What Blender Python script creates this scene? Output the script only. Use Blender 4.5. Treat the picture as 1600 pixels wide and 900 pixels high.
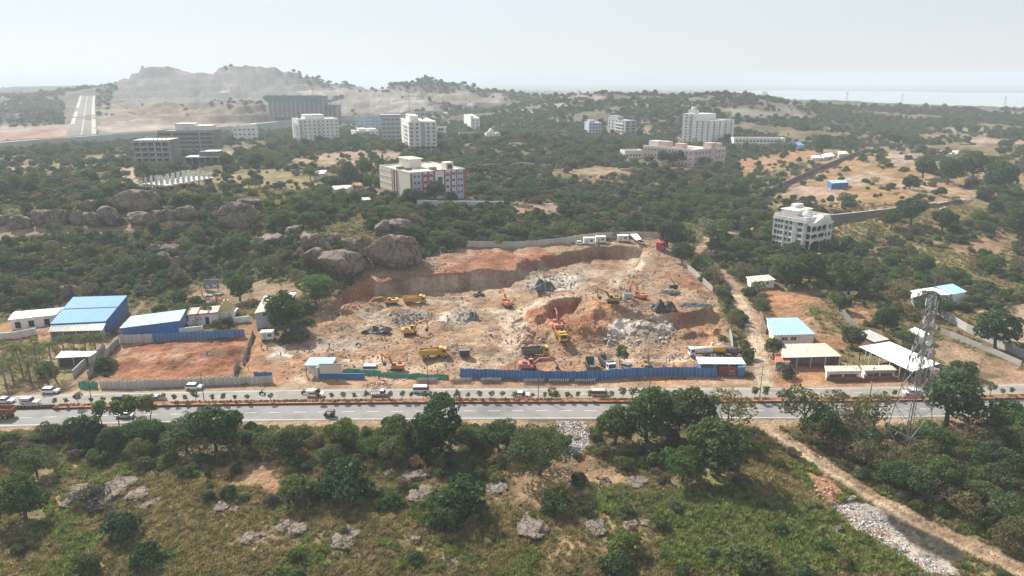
import bpy, bmesh, math, random
import numpy as np
from mathutils import Vector, Matrix

for o in list(bpy.data.objects):
    bpy.data.objects.remove(o)
scene = bpy.context.scene
C = scene.collection
R = math.radians

# ------------------------------------------------------------------ camera
CAMZ, FPX = 80.0, 1101.0
PITCH = math.atan(324.0 / FPX)
cam_d = bpy.data.cameras.new('camera')
cam_d.sensor_width = 36.0
cam_d.lens = 36.0 * FPX / 1600.0
cam_d.clip_start = 0.5
cam_d.clip_end = 80000
cam = bpy.data.objects.new('camera', cam_d)
cam.location = (0, 0, CAMZ)
cam.rotation_euler = (math.pi / 2 - PITCH, 0, 0)
C.objects.link(cam)
scene.camera = cam

# ------------------------------------------------------------------ sky, sun, exposure
SUN_AZ, SUN_EL = R(-40), R(42)          # azimuth from +Y towards +X
world = bpy.data.worlds.new('World')
scene.world = world
world.use_nodes = True
wn = world.node_tree.nodes
bg = wn['Background']
sky = wn.new('ShaderNodeTexSky')
sky.sky_type = 'NISHITA'
sky.sun_disc = False
sky.sun_elevation = SUN_EL
sky.sun_rotation = SUN_AZ
sky.altitude = 500
sky.air_density = 1.2
sky.dust_density = 0.15
sky.ozone_density = 4.0
whiten = wn.new('ShaderNodeHueSaturation')           # milky, dust-laden air: the same sky with less blue in it
whiten.inputs['Saturation'].default_value = 0.40
veil = wn.new('ShaderNodeMix')                         # even milky veil over the whole dome
veil.data_type = 'RGBA'
veil.inputs['Factor'].default_value = 0.68
veil.inputs['B'].default_value = (5.0, 5.32, 5.6, 1)
world.node_tree.links.new(sky.outputs[0], whiten.inputs['Color'])
world.node_tree.links.new(whiten.outputs[0], veil.inputs['A'])
world.node_tree.links.new(veil.outputs['Result'], bg.inputs[0])
bg.inputs[1].default_value = 0.076
sun_d = bpy.data.lights.new('sun', 'SUN')
sun_d.energy = 5.0
sun_d.angle = R(0.8)
sun_d.color = (1.0, 0.95, 0.87)
sun = bpy.data.objects.new('sun', sun_d)
S = Vector((math.sin(SUN_AZ) * math.cos(SUN_EL), math.cos(SUN_AZ) * math.cos(SUN_EL), math.sin(SUN_EL)))
sun.rotation_euler = S.to_track_quat('Z', 'Y').to_euler()
sun.location = S * 400
C.objects.link(sun)
vs = scene.view_settings
vs.view_transform = 'Standard'
vs.look = 'None'
vs.gamma = 1.0
vs.use_curve_mapping = False
vs.exposure = 0.90
cy = scene.cycles
cy.use_denoising = True
cy.max_bounces = 5
cy.diffuse_bounces = 3
cy.glossy_bounces = 2
cy.transmission_bounces = 3
cy.volume_bounces = 1
cy.transparent_max_bounces = 8
cy.caustics_reflective = False
cy.caustics_refractive = False
HAZE_DENSITY = 0.00025

# ------------------------------------------------------------------ helpers: pixels of the survey photo <-> world
CP, SP = math.cos(PITCH), math.sin(PITCH)

def ray(px, py):
    r, u = (px - 800.0) / FPX, (450.0 - py) / FPX
    return Vector((r, CP + u * SP, -SP + u * CP))

def at_z(px, py, z=0.0):
    d = ray(px, py)
    t = (z - CAMZ) / d.z
    return Vector((d.x * t, d.y * t, z))

def at_y(px, py, Y):
    d = ray(px, py)
    t = Y / d.y
    return Vector((d.x * t, Y, CAMZ + d.z * t))

def project(x, y, z):
    dz = z - CAMZ
    dep = y * CP - dz * SP
    up = y * SP + dz * CP
    dep = np.maximum(dep, 1e-3)
    return 800 + FPX * x / dep, 450 - FPX * up / dep

def mpp(p):                                # metres per photo pixel at a world point
    return (p[1] * CP - (p[2] - CAMZ) * SP) / FPX

# ------------------------------------------------------------------ numpy noise
def _hash(ix, iy, s):
    h = (ix.astype(np.int64) * 374761393 + iy.astype(np.int64) * 668265263 + s * 2147483647) & 0xFFFFFFFF
    h = ((h ^ (h >> 13)) * 1274126177) & 0xFFFFFFFF
    h = h ^ (h >> 16)
    return (h & 0xFFFFFF) / float(0xFFFFFF)

def vnoise(x, y, s=0):
    ix, iy = np.floor(x), np.floor(y)
    fx, fy = x - ix, y - iy
    fx, fy = fx * fx * (3 - 2 * fx), fy * fy * (3 - 2 * fy)
    a, b = _hash(ix, iy, s), _hash(ix + 1, iy, s)
    c, d = _hash(ix, iy + 1, s), _hash(ix + 1, iy + 1, s)
    return (a + (b - a) * fx) * (1 - fy) + (c + (d - c) * fx) * fy

def fbm(x, y, o=4, s=0, g=0.5):
    t, a, n = 0, 1.0, 0
    for k in range(o):
        t = t + a * vnoise(x * 2 ** k + 17.3 * k, y * 2 ** k - 9.1 * k, s + k)
        n += a
        a *= g
    return t / n                            # 0..1

def sstep(a, b, x):
    t = np.clip((x - a) / (b - a), 0, 1)
    return t * t * (3 - 2 * t)

def poly_sd(px, py, poly):                  # signed distance, positive inside
    P = np.asarray(poly, float)
    Q = np.roll(P, -1, 0)
    d2 = np.full(px.shape, 1e18)
    ins = np.zeros(px.shape, bool)
    for (ax, ay), (bx, by) in zip(P, Q):
        ex, ey = bx - ax, by - ay
        t = np.clip(((px - ax) * ex + (py - ay) * ey) / (ex * ex + ey * ey + 1e-12), 0, 1)
        d2 = np.minimum(d2, (px - ax - ex * t) ** 2 + (py - ay - ey * t) ** 2)
        if ay != by:
            ins ^= ((ay > py) != (by > py)) & (px < (bx - ax) * (py - ay) / (by - ay) + ax)
    d = np.sqrt(d2)
    return np.where(ins, d, -d)

def line_d(px, py, pts):                    # distance to a polyline and parameter along
    d2 = np.full(px.shape, 1e18)
    for (ax, ay), (bx, by) in zip(pts[:-1], pts[1:]):
        ex, ey = bx - ax, by - ay
        t = np.clip(((px - ax) * ex + (py - ay) * ey) / (ex * ex + ey * ey + 1e-12), 0, 1)
        d2 = np.minimum(d2, (px - ax - ex * t) ** 2 + (py - ay - ey * t) ** 2)
    return np.sqrt(d2)

# ------------------------------------------------------------------ materials
MATS = {}
def mat(name, rgb, rough=0.85, var=0.15, scale=1.0, bump=0.0, bscale=None, metal=0.0, spec=0.3, rnd=0.0, dirt=None):
    """procedural material: base colour varied by two noises (and by object), optional bump and dirt colour"""
    if name in MATS:
        return MATS[name]
    m = bpy.data.materials.new(name)
    m.use_nodes = True
    nt = m.node_tree
    N, L = nt.nodes, nt.links
    b = N['Principled BSDF']
    b.inputs['Roughness'].default_value = rough
    b.inputs['Metallic'].default_value = metal
    b.inputs['Specular IOR Level'].default_value = spec
    tc = N.new('ShaderNodeTexCoord')
    nz = N.new('ShaderNodeTexNoise')
    nz.inputs['Scale'].default_value = scale
    nz.inputs['Detail'].default_value = 6
    nz.inputs['Roughness'].default_value = 0.65
    L.new(tc.outputs['Object'], nz.inputs['Vector'])
    mx = N.new('ShaderNodeMix')
    mx.data_type = 'RGBA'
    lo = [c * (1 - var) for c in rgb]
    hi = [min(1, c * (1 + var)) for c in rgb]
    if dirt:
        lo = list(dirt)
    mr = N.new('ShaderNodeMapRange')
    mr.inputs['From Min'].default_value = 0.3
    mr.inputs['From Max'].default_value = 0.7 if not dirt else 0.55
    L.new(nz.outputs['Fac'], mr.inputs['Value'])
    L.new(mr.outputs[0], mx.inputs['Factor'])
    mx.inputs['A'].default_value = (*lo, 1)
    mx.inputs['B'].default_value = (*hi, 1)
    out = mx.outputs['Result']
    if rnd:
        oi = N.new('ShaderNodeObjectInfo')
        hs = N.new('ShaderNodeHueSaturation')
        r1 = N.new('ShaderNodeMapRange')
        r1.inputs['To Min'].default_value = 1 - rnd
        r1.inputs['To Max'].default_value = 1 + rnd
        L.new(oi.outputs['Random'], r1.inputs['Value'])
        L.new(r1.outputs[0], hs.inputs['Value'])
        L.new(out, hs.inputs['Color'])
        out = hs.outputs['Color']
    L.new(out, b.inputs['Base Color'])
    if bump:
        n2 = N.new('ShaderNodeTexNoise')
        n2.inputs['Scale'].default_value = bscale or scale * 3
        n2.inputs['Detail'].default_value = 5
        L.new(tc.outputs['Object'], n2.inputs['Vector'])
        bp = N.new('ShaderNodeBump')
        bp.inputs['Strength'].default_value = bump
        bp.inputs['Distance'].default_value = 0.2
        L.new(n2.outputs['Fac'], bp.inputs['Height'])
        L.new(bp.outputs[0], b.inputs['Normal'])
    MATS[name] = m
    return m

# ------------------------------------------------------------------ mesh builder
class MB:
    """collects faces (with a material slot each) and links them as ONE mesh object"""
    def __init__(self):
        self.v, self.f, self.m = [], [], []
    def add(self, vs, fs, mi=0):
        n = len(self.v)
        self.v += [tuple(p) for p in vs]
        for f in fs:
            self.f.append([i + n for i in f])
            self.m.append(mi)
        return self
    def box(self, x0, x1, y0, y1, z0, z1, mi=0):
        vs = [(x0, y0, z0), (x1, y0, z0), (x1, y1, z0), (x0, y1, z0), (x0, y0, z1), (x1, y0, z1), (x1, y1, z1), (x0, y1, z1)]
        return self.add(vs, [(3, 2, 1, 0), (4, 5, 6, 7), (0, 1, 5, 4), (1, 2, 6, 5), (2, 3, 7, 6), (3, 0, 4, 7)], mi)
    def hexa(self, p, mi=0):                # 8 points, bottom ring then top ring
        return self.add(p, [(3, 2, 1, 0), (4, 5, 6, 7), (0, 1, 5, 4), (1, 2, 6, 5), (2, 3, 7, 6), (3, 0, 4, 7)], mi)
    def prism(self, prof, y0, y1, mi=0):    # profile in xz extruded along y
        n = len(prof)
        vs = [(x, y0, z) for x, z in prof] + [(x, y1, z) for x, z in prof]
        fs = [tuple(range(n)), tuple(range(2 * n - 1, n - 1, -1))]
        fs += [(i, i + n, (i + 1) % n + n, (i + 1) % n) for i in range(n)]
        return self.add(vs, fs, mi)
    def bar(self, a, b, w, mi=0, h=None):   # box beam between two points
        a, b = Vector(a), Vector(b)
        d = (b - a)
        if d.length < 1e-6:
            return self
        d.normalize()
        u = d.cross(Vector((0, 0, 1)))
        if u.length < 1e-3:
            u = Vector((1, 0, 0))
        u.normalize()
        t = u.cross(d)
        h = h or w
        q = [(-1, -1), (1, -1), (1, 1), (-1, 1)]
        return self.hexa([a + u * w / 2 * i + t * h / 2 * j for i, j in q] + [b + u * w / 2 * i + t * h / 2 * j for i, j in q], mi)
    def tube(self, pts, rads, n=8, mi=0, cap=True):
        rings = []
        for k, p in enumerate(pts):
            p = Vector(p)
            d = (Vector(pts[min(k + 1, len(pts) - 1)]) - Vector(pts[max(k - 1, 0)])).normalized()
            u = d.cross(Vector((0.3, 0.9, 0.1))).normalized()
            t = d.cross(u)
            rings.append([p + (u * math.cos(2 * math.pi * i / n) + t * math.sin(2 * math.pi * i / n)) * rads[k] for i in range(n)])
        vs = [q for r_ in rings for q in r_]
        fs = []
        for k in range(len(pts) - 1):
            for i in range(n):
                j = (i + 1) % n
                fs.append((k * n + i, k * n + j, (k + 1) * n + j, (k + 1) * n + i))
        if cap:
            fs.append(tuple(range(n - 1, -1, -1)))
            fs.append(tuple((len(pts) - 1) * n + i for i in range(n)))
        return self.add(vs, fs, mi)
    def wheel(self, x, y, z, r, w, mi=0, n=14):   # axle along y
        return self.tube([(x, y - w / 2, z), (x, y + w / 2, z)], [r, r], n, mi)
    def mesh(self, name, mats, smooth=False):
        me = bpy.data.meshes.new(name)
        me.from_pydata(self.v, [], self.f)
        for m in (mats if isinstance(mats, (list, tuple)) else [mats]):
            me.materials.append(m)
        me.polygons.foreach_set('material_index', np.array(self.m, dtype=np.int32))
        if smooth:
            me.polygons.foreach_set('use_smooth', np.ones(len(self.f), bool))
        me.validate()
        return me
    def build(self, name, mats, parent=None, smooth=False):
        return link(name, self.mesh(name, mats, smooth), parent)

def link(name, me, parent=None, loc=None, rz=None, sc=None):
    o = bpy.data.objects.new(name, me)
    C.objects.link(o)
    if parent:
        o.parent = parent
    if loc is not None:
        o.location = loc
    if rz is not None:
        o.rotation_euler = (0, 0, rz)
    if sc is not None:
        o.scale = sc if hasattr(sc, '__len__') else (sc, sc, sc)
    return o

def tag(o, label, cat=None, group=None, kind=None):
    if label: o['label'] = label
    if cat: o['category'] = cat
    if group: o['group'] = group
    if kind: o['kind'] = kind
    return o

def empty(name, loc, rz=0.0, label=None, cat=None, group=None):
    o = bpy.data.objects.new(name, None)
    o.empty_display_size = 0.5
    C.objects.link(o)
    o.location = loc
    o.rotation_euler = (0, 0, rz)
    return tag(o, label, cat, group)

def kids(o):
    return [c for c in bpy.data.objects if c.parent == o]

def copy_tree(o, ch, loc, rz, sc=None, label=None):
    """copy of a thing with its parts; ch is the {parent: children} map made once"""
    r = o.copy(); C.objects.link(r)
    r.location = loc; r.rotation_euler = (0, 0, rz)
    if sc is not None: r.scale = (sc, sc, sc) if not hasattr(sc, '__len__') else sc
    if label: r['label'] = label
    for c in ch.get(o, []):
        d = c.copy(); C.objects.link(d); d.parent = r
        for g in ch.get(c, []):
            e = g.copy(); C.objects.link(e); e.parent = d
    return r

def child_map(root):
    m = {}
    for o in bpy.data.objects:
        if o.parent: m.setdefault(o.parent, []).append(o)
    return m
# ================================================================== TERRAIN
# survey anchors: (photo x, photo y, elevation z) -> world points; the relief is a multiquadric surface through them
ANCH = [
 # foreground scrub
 (-200,900,-3),(0,900,-3),(400,900,-2.5),(800,900,-3),(1200,900,-3),(1600,900,-4),(1800,900,-4),
 (0,780,-2),(400,780,-1.5),(800,780,-1.8),(1200,780,-2),(1600,780,-3),
 (-200,700,-1.2),(200,700,-1),(600,700,-1),(1000,700,-1),(1400,700,-2),(1800,700,-1.5),
 # road corridor
 (-300,660,0),(0,660,0),(400,660,0),(800,660,0),(1200,660,0),(1600,650,0),(1900,640,0),
 (-300,630,0),(0,630,0),(200,630,0),(400,630,0),(600,630,0),(800,630,0),(1000,630,0),(1200,630,0),(1400,630,0),(1600,620,0),(1900,610,0),
 (-300,605,0),(0,605,0),(200,605,0),(400,600,0),(600,600,0),(800,600,0),(1000,600,0),(1200,600,0),(1400,600,0),(1600,590,0),(1900,590,0),
 # left yards
 (0,530,0),(100,530,0),(300,530,0.3),(450,530,0),(0,480,1.5),(200,470,1.5),(350,460,1.5),(-300,500,2),
 # left hillside, boulder ridge, plateau
 (0,420,8),(150,415,7.5),(300,410,7.5),(430,415,8),(-300,420,9),
 (0,365,14),(150,360,15),(300,360,15),(420,365,15),
 (0,335,20),(150,325,21),(280,320,21),(400,325,21),(-300,330,22),
 (0,290,22),(150,290,22),(300,292,22),(420,300,21),(0,255,20),(150,255,21),(290,262,22),(420,260,22),(-300,260,20),
 (470,375,17),(560,345,20),(640,345,18),(520,330,20),
 # behind the pit
 (600,428,6.5),(700,418,7),(800,408,7),(680,385,10),(740,382,9),(850,378,8.5),(930,370,8.5),(1000,366,8.5),(1035,385,6.5),
 (1060,415,4),(1100,460,3),(1125,510,1.6),(1150,560,0.5),
 # middle hill
 (560,310,20),(660,312,20),(780,320,16),(720,340,14),(850,340,12),(950,340,11),(1050,345,8),
 (850,300,14),(1000,300,13),(1120,310,10),(600,270,22),(760,270,20),(900,265,18),(1020,270,16),(1130,270,14),
 # city blocks
 (400,235,22),(495,230,22),(660,234,24),(560,250,22.5),(740,215,20),(800,235,24),(840,218,30),(930,212,20),(975,213,20),(1065,245,18),(1103,222,20),(1180,232,17),
 # right bank
 (1090,400,4),(1150,440,2.5),(1190,500,1),(1230,540,0.5),(1300,560,0),(1400,560,0),(1600,560,-0.5),(1900,560,-0.5),
 (1245,388,3.5),(1350,400,3),(1450,460,2),(1600,450,2),(1500,400,3.5),(1600,380,5),(1900,400,6),
 (1330,330,12),(1420,320,12.5),(1500,300,13),(1600,320,9),(1250,315,10),(1230,300,11),(1350,280,15),(1500,270,16),(1600,270,15),(1900,280,14),
 (1270,250,18),(1400,250,19),(1550,250,19),(1300,232,19),(1450,225,21),(1600,225,23),(1900,240,22),
 # far
 (0,240,17),(130,222,14),(250,214,16),(350,205,16),(450,198,14),(560,190,10),(690,182,8),(600,205,17),
 (0,205,18),(-300,205,18),
]
ANCHY = [   # (photo x, photo y, distance y): far ridges
 (125,205,850),(130,180,1150),(136,150,1750),(60,190,1000),(60,150,1750),(0,140,2200),(-300,140,2000),(-300,180,1100),
 (30,135,2400),(160,133,2500),(140,140,2100),
 (185,155,1450),(230,165,1250),(215,112,1640),(262,108,1650),(310,114,1650),(330,113,1650),(358,107,1650),(400,108,1650),(440,108,1660),(470,128,1660),
 (300,150,1480),(400,150,1480),(470,155,1400),(330,180,1050),(420,172,1100),(195,125,1620),
 (520,130,1800),(560,137,1800),(500,165,1250),(620,140,1550),(680,139,1500),(740,141,1500),(780,150,1500),(700,165,1250),(600,165,1250),(780,170,1250),
 (830,165,1200),(880,150,1150),(940,146,1130),(1000,152,1100),(1060,156,1080),(1110,149,1040),(1160,146,1020),(1200,156,1020),
 (850,190,900),(950,180,900),(1050,180,880),(1160,180,860),(1240,155,1500),(1290,168,1150),(1400,168,1250),(1500,172,1250),(1600,172,1250),(1900,175,1250),
 (1280,195,900),(1400,200,880),(1500,200,880),(1600,200,880),(1900,200,880),
]
_A = [at_z(*a) for a in ANCH] + [at_y(*a) for a in ANCHY]
_A = [(p.x, p.y, p.z) for p in _A]
for Yf in (2150, 2700, 3800, 6000, 12000):            # the far plain
    for k in range(-6, 7):
        _A.append((k * 0.16 * Yf, Yf, 0.0 if not (Yf == 2150 and k < -1) else 20.0))
for k in range(-4, 5):
    _A.append((k * 60, 20, -8)); _A.append((k * 80, -150, -12))
_A = np.array(_A)
# drop anchors that sit almost on top of each other
keep = []
for i in range(len(_A)):
    if all((_A[i, 0] - _A[j, 0]) ** 2 + (_A[i, 1] - _A[j, 1]) ** 2 > 16 for j in keep):
        keep.append(i)
_A = _A[keep]
_C2 = 12.0 ** 2
def _k(x, y):
    return -np.sqrt((x[:, None] - _A[None, :, 0]) ** 2 + (y[:, None] - _A[None, :, 1]) ** 2 + _C2)
_n = len(_A)
_G = np.zeros((_n + 1, _n + 1))
_G[:_n, :_n] = _k(_A[:, 0], _A[:, 1]) - 0.6 * np.eye(_n) * -1.0 * 0
_G[:_n, _n] = 1; _G[_n, :_n] = 1
_W = np.linalg.solve(_G, np.append(_A[:, 2], 0))

def base_h(x, y):
    out = np.empty(x.shape)
    for i in range(0, len(x), 20000):
        s = slice(i, i + 20000)
        out[s] = _k(x[s], y[s]) @ _W[:_n] + _W[_n]
    return out

# road centre line (median) in world
_rc = [at_z(px, py, 0.0) for px, py in [(-420,655),(-150,646),(0,640.5),(90,637),(300,630.5),(430,628.5),(600,627),(800,627),(1000,627),(1180,627.5),(1300,627),(1500,624),(1580,620.5),(1760,611),(2000,597)]]
_rx = np.array([p.x for p in _rc]); _ry = np.array([p.y for p in _rc])
_pf = np.polyfit(_rx, _ry, 4)
def road_y(x):
    xc = np.clip(x, _rx[0], _rx[-1])
    return np.polyval(_pf, xc) + (x - xc) * np.polyval(np.polyder(_pf), xc)

def W(pts, z=0.0):                                      # photo outline -> world outline on level z
    return [tuple(at_z(a, b, z)[:2]) for a, b in pts]

# levels cut or filled by the diggers: (outline, level z, edge width)
CUTS = [
 # lower terrace left of the pit and pit floor
 (W([(430,600),(440,560),(470,545),(500,505),(540,470),(585,463),(662,456),(725,451),(790,447),(840,441),(870,445),(900,452),(880,470),(835,480),(822,500),(815,540),(830,556),(1100,560),(1130,575),(1150,600)], 0), 0.0, 1.6),
 # mid gallery, floor climbs to the ramp
 (W([(800,440),(830,425),(870,415),(930,404),(985,402),(1005,405),(990,425),(960,440),(930,452),(890,462),(850,455)], 2.2), 2.2, 1.4),
 # digging bench right
 (W([(832,481),(850,470),(900,462),(960,452),(1010,446),(1070,452),(1105,470),(1112,484),(1080,492),(1046,492),(1000,490),(960,489),(930,484),(915,480),(905,478),(880,476),(868,480),(850,492),(838,495)], 4.6), 4.6, 1.3),
 # red hole under the bench
 (W([(858,507),(866,492),(905,484),(906,496),(890,515),(870,522)], -0.6), -0.6, 1.2),
 # trenches at the right edge
 (W([(1046,512),(1090,506),(1121,497),(1128,512),(1110,522),(1060,522)], 0.3), 0.3, 1.0),
 (W([(1055,532),(1110,524),(1126,524),(1128,540),(1080,542)], 0.0), 0.0, 1.0),
 # red plot by the temple, slightly dug
 (W([(150,592),(190,545),(205,533),(392,524),(388,560),(375,580),(300,592)], -0.7), -0.7, 1.2),
]
BUMPS = [   # spoil heaps: px, py, radius m, height
 (862,545,7,0),(912,518,13,5.2),(938,503,12,4.8),(965,487,8,2.0),(890,530,7,2.0),(200,560,7,1.2),(240,550,8,1.4),(290,550,9,1.3),(340,548,9,1.5),(370,540,6,1.2),(265,565,6,1.0),(320,565,6,.9),(700,548,9,0.8),(735,545,8,1.0),(720,492,8,2.2),(640,490,10,2.2),(610,492,9,1.8),
 (560,480,8,2.5),(530,500,7,2.0),(548,437,6,3.5),(575,428,5,2.0),(985,515,8,1.6),(1010,520,7,1.4),(960,528,6,1.0),(925,530,5,1.0),(830,525,6,1.8),(815,512,5,1.6),
 (820,432,8,2.0),(850,436,7,1.8),(700,525,9,0.8),(520,600,3,1.2),(585,600,4,1.0),(1060,440,9,2.4),(1040,455,7,1.5),(480,525,6,1.2),(1070,600,5,1.0),(1100,598,5,1.2),(1150,605,5,0.8),
 (560,530,7,1.2),(600,530,8,1.0),(760,520,6,1.2),(760,545,9,1.4),(680,508,7,1.4),(590,505,6,1.3),(930,475,6,1.2),(1090,470,6,1.4),(1075,448,6,1.6),(900,430,7,1.2),(940,420,6,1.2),(690,402,8,2.0),(735,400,9,2.5),(790,396,8,2.0),(655,412,7,2.2),(1230,470,7,1.5),(1290,500,9,1.4),(1265,478,8,1.2),
 (1330,775,7,1.2),(1380,815,8,1.0),(1280,745,5,1.0),(890,690,6,1.2),(1250,712,7,1.0),
]
_B = [(at_z(a, b, 1.0), r, h) for a, b, r, h in BUMPS]
RETW = [(1292,362),(1330,358),(1400,349),(1460,340),(1500,332),(1523,322)]     # foot of the long retaining wall

_rw = [at_z(a, b, 4.0) for a, b in RETW]
STEPS = [([(p.x, p.y + .4) for p in _rw] + [(p.x + 4, p.y + 14) for p in _rw[::-1]], 11.6, .3),
         ([(p.x, p.y) for p in _rw] + [(p.x - 3, p.y - 9) for p in _rw[::-1]], 4.0, .4)]

def H(x, y, fine=True):
    x = np.asarray(x, float); y = np.asarray(y, float)
    z = base_h(x, y)
    # rolling relief away from the works
    d = np.abs(y - road_y(x))
    amp = sstep(20, 60, d)
    z += amp * (fbm(x / 55, y / 55, 3, 3) - 0.5) * np.clip(y / 130, 1.2, 9)
    z += amp * (fbm(x / 9, y / 9, 3, 5) - 0.5) * np.clip(y / 220, 0.8, 2.5)
    wk = sstep(900, 1100, y) * (1 - sstep(1750, 1900, y)) * (1 - sstep(-150, 50, x))     # benches and tips of the far quarry
    wk = wk * sstep(45, 80, np.abs(800 + FPX * x / (np.maximum(y, 50) * .96 + 14) - 130))       # graded strip of the new road
    zq = z + (fbm(x / 60, y / 60, 4, 13) - .5) * 16
    z = z + wk * ((fbm(x / 60, y / 60, 4, 13) - .5) * 9 + 4.6 * np.sin(zq * 2 * math.pi / 13) - 14 * np.abs(fbm(x / 40, y / 60, 4, 19) - .5))
    far = sstep(1750, 2150, y)
    z = z * (1 - far) + far * np.where(x < -700, z, np.minimum(z, 0.4))
    sel = (y > 150) & (y < 420)
    if sel.any():
        xs, ys, zs = x[sel], y[sel], z[sel]
        wx = xs + (fbm(xs / 5, ys / 5, 3, 21) - 0.5) * 4.5
        wy = ys + (fbm(xs / 5, ys / 5, 3, 31) - 0.5) * 4.5
        for poly, lv, ew in CUTS:
            P = np.array(poly)
            b = (xs > P[:, 0].min() - 6) & (xs < P[:, 0].max() + 6) & (ys > P[:, 1].min() - 6) & (ys < P[:, 1].max() + 6)
            if not b.any(): continue
            sd = poly_sd(wx[b], wy[b], poly)
            w = sstep(-ew, ew * 0.4, sd)
            zs[b] = zs[b] * (1 - w) + (lv + (fbm(xs[b] / 3.5, ys[b] / 3.5, 3, 9) - 0.5) * 0.9) * w
        for p, r, h in _B:
            q = np.sqrt((xs - p.x) ** 2 + (ys - p.y) ** 2) / r
            b = q < 1.3
            if b.any():
                n_ = fbm(xs[b] / 2.2 + p.x, ys[b] / 2.2, 3, 4)
                zs[b] += h * np.clip(1.05 - q[b] * (0.75 + 0.6 * n_), 0, 1) ** 0.9
        # retaining wall step on the right
        for poly, lv, ew in STEPS:
            P = np.array(poly)
            b = (xs > P[:, 0].min() - 9) & (xs < P[:, 0].max() + 9) & (ys > P[:, 1].min() - 9) & (ys < P[:, 1].max() + 9)
            if b.any():
                w = sstep(-ew, 0, poly_sd(xs[b], ys[b], poly)); zs[b] = zs[b] * (1 - w) + lv * w
        z[sel] = zs
    # road bed is level
    f = 1 - sstep(12.5, 17, d)
    z = z * (1 - f) + f * -0.02
    return z

def Hs(x, y):
    return float(H(np.array([x]), np.array([y]))[0])

_ts = np.concatenate([np.linspace(80, 700, 240), np.geomspace(704, 6000, 110)])
def at(px, py):
    """where the sight line through a survey-photo pixel meets the relief"""
    d = ray(px, py)
    Y = _ts
    for it in range(3):
        g = CAMZ + d.z / d.y * Y - H(d.x / d.y * Y, Y)
        if not (g < 0).any():
            return at_y(px, py, 2500)
        i = max(1, int(np.argmax(g < 0)))
        if it == 2: break
        Y = np.linspace(Y[i - 1], Y[i], 12)
    t = g[i - 1] / (g[i - 1] - g[i]) if g[i - 1] > 0 else 0
    p = at_y(px, py, Y[i - 1] + (Y[i] - Y[i - 1]) * t)
    p.z = Hs(p.x, p.y)
    return p

def on(x, y):
    return Vector((x, y, Hs(x, y)))

# ------------------------------------------------------------------ colour of the soil (real ground colours, linear)
SOIL = {
 'scrub': (0.115, 0.088, 0.045), 'drygrass': (0.20, 0.155, 0.075), 'grass': (0.135, 0.142, 0.05), 'olive': (0.165, 0.138, 0.068),
 'tan': (0.27, 0.188, 0.124), 'pale': (0.375, 0.29, 0.208), 'red': (0.225, 0.092, 0.052), 'orange': (0.30, 0.152, 0.080), 'brown': (0.24, 0.15, 0.09),
 'rubble': (0.31, 0.265, 0.225), 'white': (0.50, 0.46, 0.41), 'rock': (0.22, 0.18, 0.15), 'pink': (0.30, 0.215, 0.165), 'black': (0.03, 0.028, 0.026),
 'mound': (0.15, 0.138, 0.122), 'far': (0.09, 0.085, 0.05), 'green': (0.06, 0.075, 0.03), 'trash': (0.27, 0.235, 0.205),
}
BARE = {'tan', 'pale', 'red', 'orange', 'rubble', 'white', 'rock', 'pink', 'black', 'mound', 'trash', 'brown'}
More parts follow.
